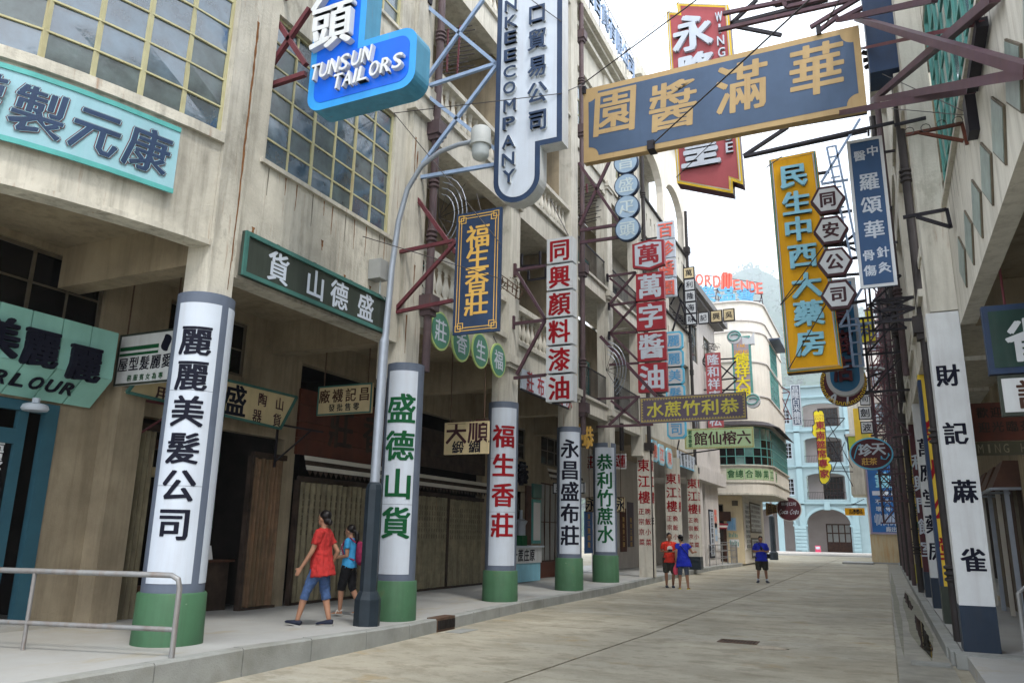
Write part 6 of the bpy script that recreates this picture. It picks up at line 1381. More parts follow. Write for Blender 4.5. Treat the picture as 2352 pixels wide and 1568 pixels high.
# red name boards and dark uppers above the gates
t = thing('upper_board', (XB+.1, 13.7, 2.95), 'faded red plank board with dark characters over the first closed gate', 'sign')
for k in range(4): g = MB(); g.box(XB+.02, XB+.08, 12.05, 15.55, 3.05+k*.33, 3.05+k*.33+.32); g.build('plank', M['redboard'], t)
g = MB(); put(g, '莊', (XB+.081, 13.4, 3.72), u, UZ, .8, .85, bold=.04); put(g, '香', (XB+.081, 14.6, 3.72), u, UZ, .8, .85, bold=.04); g.build('lettering', M['dark2'], t)
t = thing('upper_board', (XB+.1, 18, 3.2), 'near black planks standing in for the dark opening over the second closed gate', 'sign')
for k in range(3): g = MB(); g.box(XB+.02, XB+.08, 16.1, 20.2, 3.2+k*.33, 3.2+k*.33+.32); g.build('plank', M['dark2'], t)  # dark planks painted as the unlit opening above the gate
def striped_awning(lab, y0, y1, z, mid_red=False, X=XB+.1):
    t = thing('awning', (X+.3, (y0+y1)/2, z-.3), lab, 'awning')
    for k in range(3):
        g = MB(); z1 = z-.095*k; xx = X+.15+.03*k; g.add([(xx,y0,z1),(xx,y1,z1),(xx+.03,y1,z1-.09),(xx+.03,y0,z1-.09),(xx-.02,y0,z1),(xx-.02,y1,z1),(xx+.01,y1,z1-.09),(xx+.01,y0,z1-.09)], [(3,2,1,0),(4,5,6,7),(0,1,5,4),(2,3,7,6),(1,2,6,5),(3,0,4,7)]); g.build('stripe', M['awn_w'] if k != 1 else M['dark2'], t)
    g = MB(); nn = int((y1-y0)/.16)
    for i in range(nn): yq = y0+i*(y1-y0)/nn; w_ = (y1-y0)/nn; g.add([(X+.24,yq,z-.285),(X+.24,yq+w_,z-.285),(X+.245,yq+w_*.5,z-.40)], [(0,2,1)])
    g.build('fringe', M['dark2'], t); return t
striped_awning('dark awning with two cream stripes over the first closed gate', 12.1, 15.4, 3.02)
striped_awning('dark awning with cream stripes over the second closed gate', 16.2, 20.1, 2.98)
# juice stall
t = thing('juice_counter', (-9.9, 21.6, .2), 'white and turquoise sugar cane juice counter with black characters', 'counter')
g = MB(); g.box(-10.3,-9.75,20.75,23.0,.75,1.2); g.build('front', M['white_w'], t); g = MB(); g.box(-10.3,-9.78,20.78,22.97,.22,.748); g.build('base', M['cyan'], t); g = MB(); g.box(-10.35,-9.68,20.7,23.05,1.202,1.25); g.build('top', M['white'], t)
g = MB(); 
for i, ch in enumerate('汁蔗庄原'): put(g, ch, (-9.749, 21.0+i*.42, .98), u, UZ, .36, .34, bold=.04)
g.build('lettering', M['ink'], t)
t = thing('juice_press', (-10, 21.9, 1.25), 'green and steel juice press standing on the sugar cane counter', 'machine'); g = MB(); g.box(-10.1,-9.85,21.75,22.1,1.252,1.55); g.build('body', M['green_ink'], t); g = MB(); g.lathe((-9.98,21.92,1.55), [(.14,0),(.14,.3),(.2,.42),(.05,.5),(.05,.75)], 12); g.build('hopper', M['lampsteel'], t, True)
t = thing('fascia_letters', (XC+.03, 21.8, 3.3), 'three raised black characters on the wall above the sugar cane counter', 'sign')
for i, ch in enumerate('竹利恭'): g = MB(); put(g, ch, (XC+.005, 21.0+i*.85, 3.45), u, UZ, .72, .74, bold=.05, depth=.08); g.build('character', M['ink'], t)
t = thing('side_shutter', (XC+.05, 23.2, .2), 'brown wooden door leaf right of the sugar cane counter', 'door'); g = MB()
for k in range(4): g = MB(); g.box(XC+.01, XC+.07, 22.98+k*.1, 23.07+k*.1, .2, 3.1); g.build('plank', M['brown'], t)
t = thing('noticeboard', (XC+.02, 24.0, 1.2), 'narrow turquoise framed noticeboard with papers between the juice shop and the glazed shop', 'noticeboard'); g = MB(); g.box(XC+.005, XC+.06, 23.5, 24.2, 1.3, 2.7); g.build('frame', M['turq_edge'], t); g = MB(); g.box(XC+.062, XC+.068, 23.57, 24.13, 1.4, 2.6); g.build('sheet', M['screen'], t)
t = thing('notice_case', (XC+.02, 24.0, 2.75), 'green topped sign above the narrow noticeboard', 'sign'); g = MB(); g.box(XC+.005, XC+.08, 23.5, 24.2, 2.75, 3.2); g.build('panel', M['dkgreen_edge'], t)
striped_awning('red and white awning over the glazed shop behind the farthest round column', 24.3, 27.6, 3.75, X=XC+.1)
# posters on the grey walls beyond the pillars
pc = [('posterblue','blue'),('brown','brown'),('dkgreen','dark green'),('panelw','white'),('redboard','red brown'),('mauve','mauve')]
for i, (mm, nm) in enumerate(pc):
    yq = 29.2+i*1.15; X = XD+.02; t = thing('wall_poster', (X, yq, 1.2), f'{nm} poster pasted inside the arcade beyond the square pillars', 'poster')
    g = MB(); g.box(X-.015, X+.01, yq, yq+.95, .9+.2*(i % 2), 2.5+.3*(i % 3)); g.build('sheet', M[mm], t)
    g = MB(); 
    for k in range(5): put(g, '東江鹽焗雞飯'[(i+k) % 6], (X+.011, yq+.48, 2.3-k*.27), u, UZ, .3, .22, bold=.03)
    g.build('print', M['gold'] if mm != 'panelw' else M['red_ink'], t)
t = thing('wall_scroll', (-8.24, 42, .8), 'tall white framed scroll of black characters on the grey white side wall', 'sign')
g = MB(); g.box(-8.249, -8.2, 41.6, 42.7, .55, 3.0); g.build('frame', M['ink'], t); g = MB(); g.box(-8.199, -8.19, 41.7, 42.6, .65, 2.9); g.build('sheet', M['white'], t)
g = MB(); vs_ = '江西菜館專家承辦'
for k, ch in enumerate(vs_): put(g, ch, (-8.19, 42.15, 2.75-k*.27), u, UZ, .55, .24, bold=.03)
g.build('lettering', M['ink'], t)
for i, (yy_, mm, z_) in enumerate(((43.2,'red_ink',2.1),(43.2,'neonblue',1.4),(43.9,'grey_wall',.9))):
    t = thing('handbill', (-8.24, yy_, z_), ['column of small orange handbills', 'pale blue handbill', 'faded grey handbill'][i]+' on the grey white side wall', 'handbill'); 
    for k in range(3): g = MB(); g.box(-8.249, -8.235, yy_, yy_+.6, z_+k*.33, z_+k*.33+.28); g.build('sheet', M['neonpink'] if i == 0 else M['discblue'] if i == 1 else M['white_w'], t)
# posters on the corner building
for i, (x0, x1, z0, z1, mm, lab) in enumerate(((-8.55,-8.02,2.0,2.75,'discblue','pale blue calendar poster beside the corner shop door'), (-8.5,-7.9,1.55,1.95,'cream','row of small cream flyers below the blue calendar poster'), (-8.45,-7.9,1.05,1.5,'screen','pale flyer low beside the corner shop door'))):
    t = thing('wall_poster', ((x0+x1)/2, 48.58, z0), lab, 'poster'); g = MB(); g.box(x0, x1, 48.575, 48.598, z0, z1); g.build('sheet', M[mm], t)
    g = MB(); 
    for k in range(int((x1-x0)/.09)): g.box(x0+.03+k*.09, x0+.03+k*.09+.05, 48.57, 48.5745, z0+.06, z1-.06-.05*(k % 3))
    g.build('print', M['frame_g'] if i else M['neonblue'], t)
t = thing('name_plaque', (-8.0, 48.55, 3.5), 'small dark bracketed plaque high on the cream corner wall', 'plaque'); g = MB(); g.box(-8.2,-7.85,48.56,48.599,3.45,3.75); g.build('plate', M['frame_dk'], t)
for i, (ya_, yb_, za_, zb_) in enumerate(((49.2,50.9,.9,3.7),(51.4,56,1.9,3.8),(51.4,56,.4,1.6))):
    t = thing('wall_poster', (XG+.02, ya_, za_), ['tall grey lettered panel on the corner building side wall', 'large framed list on the corner building side wall', 'lower framed list on the corner building side wall'][i], 'poster'); g = MB(); g.box(XG+.001, XG+.05, ya_, yb_, za_, zb_); g.build('frame', M['grey_wall'] if i == 0 else M['frame_dk'], t)
    g = MB(); g.box(XG+.051, XG+.055, ya_+.12, yb_-.12, za_+.1, zb_-.1); g.build('sheet', M['white_w'], t); g = MB()
    for k in range(int((yb_-ya_)/.42)):
        for j in range(int((zb_-za_)/.3)): put(g, '工業聯合總會商店飯茶'[(k*3+j) % 10], (XG+.056, ya_+.3+k*.42, zb_-.28-j*.29), u, UZ, .3, .2, bold=.02)
    g.build('print', M['ink'] if i != 1 else M['brownink'], t)

# ================================================================ PIPES, LAMP, RAILS ON THE LEFT
def downpipe(lab, x, y, z0, z1, m='pipe', r=.075, hoppers=(), collars=()):
    t = thing('downpipe', (x, y, z0), lab, 'pipe'); g = MB(); g.tube([(x,y,z0),(x,y,z1)], r, 12); g.build('pipe', M[m], t, True)
    for z in hoppers: g = MB(); g.box(x-.15, x+.15, y-.15, y+.15, z-.1, z+.18); g.box(x-.11, x+.11, y-.11, y+.11, z-.2, z-.101); g.build('hopper', M[m], t)
    for z in collars:
        g = MB()
        for k in range(3): g.lathe((x,y,z+k*.09), [(r,0),(r*1.45,.02),(r*1.45,.05),(r,.07)], 12)
        g.build('collar', M[m], t, True)
    return t
downpipe('brown downpipe beside the second column pilaster with a box hopper', -7.28, 11.72, 4.4, 18, hoppers=(5.65, 9.2), collars=(6.9, 11.2, 8.0))
downpipe('brown downpipe behind the paint sign, running up to the roof cornice', -7.36, 20.25, 4.3, 18.1, hoppers=(5.0, 9.1, 13.6, 16.9), collars=(6.2, 10.6, 15.2))
downpipe('dark downpipe beside the nearest square red lettered pillar', -7.5, 27.62, .2, 18, 'pipe_dk', hoppers=(4.7, 12.4), collars=(2.0, 8.0, 14.5))
downpipe('dark downpipe beside the farthest square red lettered pillar', -7.62, 35.95, .2, 17.3, 'pipe_dk', hoppers=(4.5, 15.2), collars=(1.3, 3.0, 9, 10.6))
downpipe('dark downpipe on the second shophouse next to the farthest round column', -7.60, 24.6, 4.3, 5.2, 'pipe_dk')
# street lamp
t = thing('street_lamp', (-7.17, 10.2, .22), 'grey swan neck street lamp with dark cast base beside the green lettered column', 'street lamp')
bx, by = -7.17, 10.2
g = MB(); g.lathe((bx, by, .22), [(.20,0),(.20,.38),(.155,.47),(.135,.5),(.135,2.0),(.115,2.08),(.085,2.12)], 8); g.build('base', M['lampdk'], t)
g = MB(); g.tube([(bx,by,2.33),(bx+.02,by,4.6)], .078, 14); g.build('pole', M['lampsteel'], t, True)
arm = [(-7.15,4.6),(-7.13,4.7),(-7.08,5.9),(-7.0,6.7),(-6.86,7.25),(-6.6,7.63),(-6.25,7.82),(-5.9,7.88),(-5.62,7.88)]
g = MB(); g.tube([(x,by,z) for x, z in arm], [.078,.055,.05,.048,.045,.042,.04,.038,.038], 12); g.build('arm', M['lampsteel'], t, True)
g = MB(); g.lathe((-5.47, by, 7.78), [(.0,.30),(.14,.3),(.165,.27),(.165,.03),(.18,.02),(.18,-.02),(.15,-.03)], 20); g.build('lamp_head', mat('grey lamp hood', (.40,.42,.41), .5, .08), t, True)
g = MB(); g.lathe((-5.47, by, 7.5), [(.0,.0),(.07,.015),(.12,.05),(.142,.1),(.146,.27)], 20); g.build('globe', M['lampg'], t, True)
t = thing('meter_box', (-7.4, 10.35, 5.5), 'grey electrical box on the wall behind the lamp pole', 'box'); c = P(877,620,X=-7.3); g = MB(); g.box(-7.49,-7.25,c.y-.12,c.y+.12,c.z-.17,c.z+.17); g.build('body', mat('grey box', (.30,.31,.30), .5, .1), t); g = MB(); g.tube([(-7.35,c.y+.05,c.z-.17),(-7.35,c.y+.05,c.z-.4),(-7.35,c.y+.2,c.z-.45)], .015, 6); g.build('conduit', M['lampg'], t)
# railing in the foreground
Yr = 6.2; t = thing('tube_railing', (-7.8, Yr, .28), 'rusty grey tube railing in the near left corner', 'railing')
tr = P(398,1320,Y=Yr); xr = P(410,1370,Y=Yr).x; zt_ = tr.z; zm = P(400,1445,Y=Yr).z
l0 = P(-60,1331,X=None,Y=5.0)
pA = Vector((xr, Yr, .28)); top = [Vector((xr, Yr, .28)), Vector((xr, Yr, zt_-.12)), Vector((xr-.02, Yr-.01, zt_-.04)), Vector((xr-.1, Yr-.03, zt_))]
# the rail runs slightly towards the camera as it leaves the picture
e1 = P(-120, 1333, Y=5.5); e1.z = zt_
g = MB(); g.tube(top+[e1], .029, 10); g.build('top_rail', M['rail'], t, True)
e2 = Vector((e1.x, e1.y, zm)); g = MB(); g.tube([Vector((xr, Yr, zm)), e2], .026, 10); g.build('mid_rail', M['rail'], t, True)
f = (P(113,1335,Y=5.95).x-xr)/(e1.x-xr); p = Vector((xr, Yr, 0)).lerp(Vector((e1.x, e1.y, 0)), f); g = MB(); g.tube([Vector((p.x, p.y, .28)), Vector((p.x, p.y, zt_))], .023, 10); g.build('post', M['rail'], t, True)
# railing by the corner building
t = thing('guard_railing', (-8.2, 44, .16), 'grey tubular guard railing in two panels before the round corner building', 'railing')
def gr(p, q, n, h0=.2, h=1.05, cross=True):
    p = Vector(p); q = Vector(q); g = MB(); g.tube([p, p+Vector((0,0,h)), q+Vector((0,0,h)), q], .028, 6); g.build('frame', M['rail'], t)
    g = MB(); g.tube([p+Vector((0,0,.35)), q+Vector((0,0,.35))], .02, 6); g.tube([p+Vector((0,0,.72)), q+Vector((0,0,.72))], .02, 6); g.build('mid_rail', M['rail'], t)
    for i in range(1, n): c = p.lerp(q, i/n); g = MB(); g.tube([c, c+Vector((0,0,h))], .018, 6); g.build('bar', M['rail'], t)
gr((-8.12,40.8,.16), (-8.05,45.5,.16), 3); gr((-7.95,46,.16), (-7.85,47.1,.16), 5); gr((-9.6,47.9,.16), (-7.9,47.7,.16), 6, h=1.15)
# far lamp post
t = thing('street_lamp', (-7.3, 66, 0), 'far street lamp with black base in front of the pale blue arches', 'street lamp'); yb_ = P(1778,1285,Z=.1).y; xb_ = P(1778,1285,Z=.1).x
g = MB(); g.lathe((xb_, yb_, .1), [(.3,0),(.3,.5),(.2,.6),(.2,3.0),(.1,3.1)], 8); g.build('base', M['lampdk'], t); g = MB(); g.tube([(xb_,yb_,3.1),(xb_,yb_,7.5)], .09, 8); g.build('pole', M['lampsteel'], t)
# aerials and guards hanging on the balconies
zq = zc(1300, 0, 700/2352)
t = thing('aerial', (-6.9, 12.5, 9.5), 'comb shaped aerial of thin rods between the blue brackets and the balustrade', 'aerial'); Yq = 12.3
frame_bars(t, Yq, [(zq(845,340), zq(830,840)), (zq(985,300), zq(945,920))], .035, 'maroon_steel', name='mast')
for i in range(12): frame_bars(t, Yq, [(zq(780, 358+i*46), zq(1130+random.randint(-60,60), 300+i*46))], .018, 'wire', name='rod')
zq = zc(1900, 350, 600/1568); t = thing('aerial', (-7, 21, 10.5), 'comb shaped aerial of thin rods left of the four blue discs', 'aerial'); Yq = 20.6
frame_bars(t, Yq, [(zq(222,780), zq(225,1140)), (zq(342,750), zq(345,830))], .05, 'maroon_steel', name='mast')
for i in range(12): frame_bars(t, Yq, [(zq(222, 800+i*30), zq(450+random.randint(-30,40), 745+i*30))], .02, 'wire', name='rod')
for k, (cx_, cy_, yq, lab) in enumerate(((1008,500,12.1,'half round wire guard on the first balcony beside the gold lettered board'), (1392,850,21.5,'half round wire guard on the second shophouse balcony'))):
    t = thing('wire_guard', (-7.2, yq, 6), lab, 'guard'); c = P(cx_, cy_, Y=yq)
    for i in range(4): g = MB(); r = .35+.09*i; g.tube([Vector((c.x+r*math.cos(R_(a)), yq, c.z+r*math.sin(R_(a))*1.4)) for a in range(-60,100,16)], .01, 5); g.build('hoop', M['lampsteel'], t)
    for i in range(6): g = MB(); a = R_(-50+i*28); g.tube([c, c+Vector((.75*math.cos(a), -.1, 1.0*math.sin(a)))], .008, 4); g.build('rod', M['wire'], t)
zq = zc(1400, 700, 500/1120); t = thing('flower_cage', (-7, 15, 6.7), 'small rusty iron plant cage on the balcony right of the gold lettered board', 'cage')
for a, b in (((745,560),(920,685)), ((745,600),(880,690)), ((740,645),(890,755)), ((760,580),(750,640)), ((840,630),(835,700)), ((920,685),(885,755)), ((800,600),(795,680)), ((870,660),(860,745))): frame_bars(t, 14.6, [(zq(*a), zq(*b))], .022, 'iron', name='bar')
g = MB(); c = P(*zq(800,640), Y=14.8)
for i in range(90): p = c+Vector((random.uniform(-.25,.3), random.uniform(-.2,.2), random.uniform(-.12,.12)-.0)); r = .04; a = random.random()*6; g.add([p, p+Vector((r*math.cos(a), r*math.sin(a), .02)), p+Vector((r*math.cos(a+1), r*math.sin(a+1), .05))], [(0,1,2)])
tag(g.build('foliage', mat('dry leaves', (.12,.10,.05), .8, .5), t), kind='stuff')
t = thing('hook_rack', (-8.8, 17, 8), 'square black iron hooks under the second balcony of the balustraded shophouse', 'rack')
for a, b in (((908,400),(908,495)), ((908,495),(1050,490)), ((1050,490),(1050,380)), ((960,530),(960,605)), ((960,605),(1095,585)), ((1095,585),(1095,510))): frame_bars(t, 17.0, [(zq(*a), zq(*b))], .05, 'black_steel', name='bar')
t = thing('ladder_rack', (-8, 34, 9), 'flat ladder like iron rack fixed left of the small L shaped panel sign', 'frame')
zq = zc(2350, 850, 450/1176)
for i in range(5): frame_bars(t, 35.2, [(zq(-60+i*5, 600+i*22), zq(30+i*8, 640+i*18))], .05, 'black_steel', name='bar')
# roof letters on the second shophouse
t = thing('roof_letters', (-7.2, 22, 18.5), 'row of pale blue steel characters on a wire frame along the roof edge', 'sign')
for i, ch in enumerate('永昌隆百貨有限公司'):
    g = MB(); put(g, ch, (-7.3, 19.2+i*.8, 19.05), u, UZ, .72, .9, bold=.02, depth=.06); g.build('character', M['paleblue_steel'], t)
for i in range(8): wire(t, Vector((-7.35, 19+i*1.02, 18.4)), Vector((-7.35, 19+i*1.02, 19.9)), .015)
wire(t, Vector((-7.35, 19, 19.9)), Vector((-7.35, 26.2, 19.9)), .015)
# roof neon on the corner building
Y = 49.4; t = thing('roof_neon_sign', (-9, Y, 15.9), 'rooftop coral neon lettering over blue neon characters on a lattice frame', 'sign')
zq = zc(2350, 850, 450/1176)
for ch, x0, x1, yt, yb2 in (('N',80,140,255,345),('O',150,218,258,358),('R',233,295,265,370),('D',308,375,272,378),('E',490,548,312,400),('N',560,625,318,412),('D',635,692,328,425),('E',700,755,340,435)):
    a = P(*zq(x0, (yt+yb2)/2), Y=Y); b = P(*zq(x1, (yt+yb2)/2), Y=Y); c = P(*zq((x0+x1)/2, yt), Y=Y); d = P(*zq((x0+x1)/2, yb2), Y=Y)
    g = MB(); put(g, ch, ((a.x+b.x)/2, Y, (c.z+d.z)/2), UX, UZ, (b.x-a.x)*.94, c.z-d.z, bold=.07, depth=.08); g.build('character', M['neonpink'], t)
g = MB()
for x0 in (390, 415, 440, 465): g.tube([P(*zq(x0, 395), Y=Y), P(*zq(x0+2, 262), Y=Y)], .09, 6)
g.tube([P(*zq(390,275),Y=Y), P(*zq(400,248),Y=Y), P(*zq(430,248),Y=Y), P(*zq(440,270),Y=Y), P(*zq(450,250),Y=Y), P(*zq(468,262),Y=Y)], .09, 6); g.build('character', M['neonpink'], t)
for ch, x, y in (('樂',245,440),('滿',430,460),('寶',605,470)): c = P(*zq(x, y), Y=Y); g = MB(); put(g, ch, (c.x, Y, c.z), UX, UZ, 1.15, 1.25, bold=.03, depth=.08); g.build('character', M['neonblue'], t)
for a, b in (((140,380),(760,440)), ((150,480),(755,500)), ((200,365),(210,530)), ((345,385),(360,510)), ((480,405),(490,510)), ((600,425),(610,510)), ((745,440),(755,530)), ((205,370),(150,500)), ((345,385),(320,510)), ((350,385),(380,500)), ((745,445),(725,520)), ((740,445),(765,560)), ((150,255),(150,500)), ((230,265),(755,340))): frame_bars(t, Y, [(zq(*a), zq(*b))], .04, 'purple', dy=.1)
# brackets and small wall items on the corner building
for i, (a, b) in enumerate((((795,1062),(868,1056)), ((840,1138),(905,1132)), ((820,1500),(870,1560)))):
    t = thing('wall_bracket', (XR, 56, 5), ['upper', 'middle', 'lower'][i]+' empty iron wall bracket on the side of the round corner building', 'bracket', 'empty brackets on the corner building'); frame_bars(t, 56.5, [(zq(*a), zq(*b)), (zq(a[0], a[1]-10), zq(a[0]+2, a[1]+50)), (zq(a[0]+2, a[1]+40), zq(*b))], .05, 'black_steel')

# rust runs and drips on the near walls
stp = thing('rust_stain', (-7.44, 7, 5), 'long orange rust run down the first pilaster', 'stain')
def run(t, m, face, y, z0, z1, w_, X=None, seed=0, nm='streak'):
    rd = random.Random(seed); n = max(4, int((z0-z1)/.12)); L1, L2 = [], []; yy_ = y
    for i in range(n+1):
        z = z0+(z1-z0)*i/n; yy_ += rd.uniform(-.006,.006); ww = w_*(.35+.65*abs(math.sin(i*1.7+seed)))*(1-.75*i/n)+.003; L1.append((face, yy_-ww/2, z)); L2.append((face, yy_+ww/2, z))
    g = MB(); k = n+1; g.add(L1+L2, [(i, i+1, k+i+1, k+i) for i in range(n)]); return g.build(nm, M[m], t)
run(stp, 'rust', -7.4475, 7.10, 8.6, 4.6, .05, seed=1); run(stp, 'rust', -7.4470, 7.08, 7.0, 5.0, .03, seed=2)
stp = thing('rust_stain', (-7.49, 9, 5.6), 'short rust and grime runs below the straight steel window', 'stain')
for i in range(11): run(stp, 'rust' if i % 3 else 'drip', -7.4975, 7.7+i*.29+random.uniform(-.08,.08), 6.59, 6.59-random.uniform(.15,.6), .03, seed=10+i)
for (yy2, zz) in ((8.9, 5.95), (7.45, 5.62), (10.2, 5.6), (9.5, 5.58)): run(stp, 'rust', -7.4975, yy2, zz, zz-.16, .07, seed=int(yy2*10))
stp = thing('rust_stain', (-7.39, 11.3, 6), 'rust runs on the second pilaster below the steel brackets', 'stain')
for i, (zz, ln) in enumerate(((8.85, .9), (8.6, .6), (6.35, .5), (5.35, .7), (10.9, .5))): run(stp, 'rust', -7.3975, 11.2+.09*(i % 3), zz, zz-ln, .05, seed=40+i)
stp = thing('grime_stain', (1.26, 9, 5.6), 'grey drip runs on the nearest right wall below the lattice window', 'stain')
for i in range(16): run(stp, 'drip', 1.2675, 6.5+i*.38+random.uniform(-.1,.1), 6.54, 6.54-random.uniform(.2,.8), .04, seed=70+i)
for o_ in list(stp.children):
    o_.data.flip_normals()
M['leafdk'] = mat('deep green panel', (.012,.04,.032), .5, .25, 3, streak=.4, grime=(.06,.08,.07))
M['footnavy'] = mat('navy painted foot', (.02,.035,.06), .5, .2, 2, streak=.3, grime=(.05,.05,.05))
# ================================================================ RIGHT SIDE
WX = 1.27
H = thing('shophouse', (1.8, 9, .15), 'nearest right hand shophouse with a row of diamond wall tiles and green lattice window', 'building')
g = MB()
def wall_xr(g, X, th, *a, **k): wall_x(g, X+th, th, *a, **k)
wall_xr(g, WX, .21, -1, 12.75, 4.7, 6.55); wall_xr(g, WX, .21, -1, 12.75, 9.8, 12.3); g.build('wall', M['right_wall'], H)
g = MB(); g.box(WX+.211, 5, -1, 16, 5.3, 5.5); g.box(1.49, 5, 12.6, 13.0, 4.72, 5.29); g.build('arcade_ceiling', M['stucco_in'], H)
g = MB(); g.box(WX-.06, WX+.2, -1, 12.75, 6.552, 6.62); g.build('sill', M['stucco_light'], H)
wf = window(H, WX+.02, 3.0, 12.74, 6.625, 9.79, 16, 6, 'frame_g', 'glass_g', face=-1, bar=.05)
for k in range(7):
    yc_ = 7.64+.95*(k-2); zc_ = 5.25; hw = .40
    s = MB(); pts = [Vector((WX-.001, yc_+.1, zc_+hw)), Vector((WX-.001, yc_+hw, zc_-.03)), Vector((WX-.001, yc_-.1, zc_-hw)), Vector((WX-.001, yc_-hw, zc_+.03))]
    s.plate([p-Vector((.02,0,0)) for p in pts], (.019,0,0)); s.build('tile_frame', M['frame_dk'], H)
    s = MB(); c_ = sum(pts, Vector())/4; s.plate([c_+(p-c_)*.92-Vector((.026,0,0)) for p in pts], (.005,0,0)); s.build('tile', mat('grey green tile', (.24,.30,.27), .4, .3, 6) if k == 0 else bpy.data.materials['grey green tile'], H)
# first lettered pillar and its wall pilaster above
g = MB(); g.box(.9, WX, 12.8, 13.25, 4.95, 12.8); g.build('pilaster', M['stucco_light'], H)
g = MB(); g.box(.45, 1.15, 13.26, 13.9, 9.4, 14); g.build('signboard_box', M['navy'], H)
pil = [(12.8, '財記蔴雀', 'white_w', 'navy', 'ink', None, 'nearest right pillar, white with four black characters on a navy foot'),
       (16.8, '榮月公堂', 'yellow', 'dkgreen', 'red_ink', 'navy', 'yellow right pillar with red characters behind the drainpipe'),
       (20.45, '萬應堂藥房', 'white_w', 'navy', 'ink', None, 'white right pillar with five black brush characters, third from the camera'),
       (24.2, '利興門飯室', 'dkmaroon', 'navy', 'white', None, 'dark maroon right pillar with white characters'),
       (28.0, '萬里香茶樓', 'yellow', 'navy', 'green_ink', 'moss', 'yellow and olive right pillar beyond the dark maroon one'),
       (31.8, '源興昌公司', 'cream', 'moss', 'ink', None, 'cream right pillar with black characters on an olive foot'),
       (35.6, '同德米行', 'panelw', 'navy', 'red_ink', None, 'off white right pillar with red characters'),
       (39.4, '合和昌', 'cream', 'moss', 'ink', None, 'first of the far cream right pillars'), (43.2, '永利', 'panelw', 'navy', 'red_ink', None, 'far off white right pillar, second group'), (47, '福泰', 'cream', 'moss', 'ink', None, 'far cream right pillar near the alley'), (51, '大昌', 'panelw', 'navy', 'red_ink', None, 'far off white right pillar, last but one'), (55, '新記', 'cream', 'moss', 'ink', None, 'last cream right pillar before the poster wall')]
for k, (py, tx, face, foot_, ink, brd, lab) in enumerate(pil):
    x0, x1 = .84, 1.27; t = thing('lettered_pillar', ((x0+x1)/2, py+.21, .15), lab, 'pillar'); fz = .75 if k == 0 else .8
    top = 4.93 if k == 0 else 4.75
    g = MB(); g.box(x0, x1, py, py+.42, fz, top); g.build('shaft', M[face], t); g = MB(); g.box(x0-.005, x1+.005, py-.005, py+.425, .15, fz-.001); g.build('foot', M[foot_] if foot_ != 'navy' else M['footnavy'], t)
    if brd: g = MB(); g.box(x0-.012, x0+.05, py-.012, py+.3, fz, top-.1); g.build('border', M[brd], t)
    g = MB()
    if k == 0:
        for ch, px, py2 in (('財',2177,862),('記',2195,995),('蔴',2216,1128),('雀',2236,1285)): c = P(px, py2, Y=py); put(g, ch, (c.x, py, c.z), UX, UZ, .30, .32, bold=.045)
    else: vtext(g, tx, (x0+x1)/2-(.03 if k < 3 else .05), 1.1, 4.0, py, size=.42, wd=.34, bold=.035)
    g.build('lettering', M[ink], t)
downpipe('dark downpipe standing before the yellow right pillar', .86, 14.0, .15, 14.5, 'pipe_dk', r=.07, hoppers=(5.0,), collars=(1.0, 3.1, 7.6))
downpipe('dark downpipe beyond the maroon right pillar', .80, 26.4, .15, 15.5, 'pipe_dk', r=.08, hoppers=(5.2, 9), collars=(1.2, 3, 7, 11))
for k, yy_ in enumerate((19.2, 23, 30.2, 34, 38, 42, 46, 53)):
    downpipe(['dark pipe between the yellow and white right pillars', 'dark pipe between the white and maroon right pillars', 'dark pipe past the yellow and olive pillar', 'dark pipe past the cream pillar with olive foot', 'dark pipe far along the right side, nearest of four', 'dark pipe far along the right side, second of four', 'dark pipe far along the right side, third of four', 'dark pipe nearest the poster wall'][k], .74-.006*k, yy_, .15 if k > 1 else 5.2, 12+random.random()*3, 'pipe_dk' if k % 2 else 'pipe', r=.07, collars=(7,))
# second right building: stepped balcony beams and slabs
I_ = thing('shophouse', (2, 25, .15), 'second right hand shophouse with deep balcony beams seen edge on', 'building')
for ya_, yb_ in ((13.3, 16.78), (17.23, 20.43), (20.9, 24.18), (24.65, 27.98), (28.45, 31.78), (32.25, 35.58)):
    for z in (4.75, 8.6, 12.4):
        g = MB(); g.box(.86, 1.2, ya_, yb_, z, z+.6); g.box(.80, 1.21, ya_, yb_, z+.602, z+.72); g.box(1.201, 3, ya_, yb_, z+.3, z+.6); g.build('balcony_slab', M['stucco_light'], I_)
        if z < 12: g = MB(); g.box(.88, 1.0, ya_, yb_, z+1.25, z+1.4); n = int((yb_-ya_)/.3); [g.box(.9, .98, ya_+.1+i*.3, ya_+.2+i*.3, z+.722, z+1.249) for i in range(n)]; g.build('railing', M['stucco_light'], I_)
for yp in (16.8, 20.45, 24.2, 28.0, 31.8, 35.6):
    g = MB(); g.box(.83, 1.27, yp, yp+.42, 4.76, 14); g.build('pilaster', M['stucco_light'], I_)
g = MB(); g.box(2.9, 3.1, 13.5, 36, 4.8, 14); g.build('wall', M['stucco_light'], I_)
g = MB(); g.box(.7, 3.1, 13.3, 36, 13.95, 14.3); g.build('cornice', M['stucco_light'], I_)
J_ = thing('shophouse', (2, 48, .15), 'far right hand shophouse row with pale upper walls behind the sign frames', 'building')
g = MB(); hs = []
for yy_ in (38, 42, 46, 50, 54, 58):
    for z in (6.0, 9.6): hs.append((yy_, yy_+1.8, z, z+1.8))
wall_xr(g, .9, .3, 36.1, 61.0, 4.75, 13.2, hs); g.build('wall', mat('salmon cream wall', (.60,.44,.32), .85, .12, 1, streak=.3), J_)
for h in hs: window(J_, .95, h[0]+.005, h[1]-.005, h[2]+.005, h[3]-.005, 4, 4, 'frame_dk', 'glass', face=-1)
g = MB()
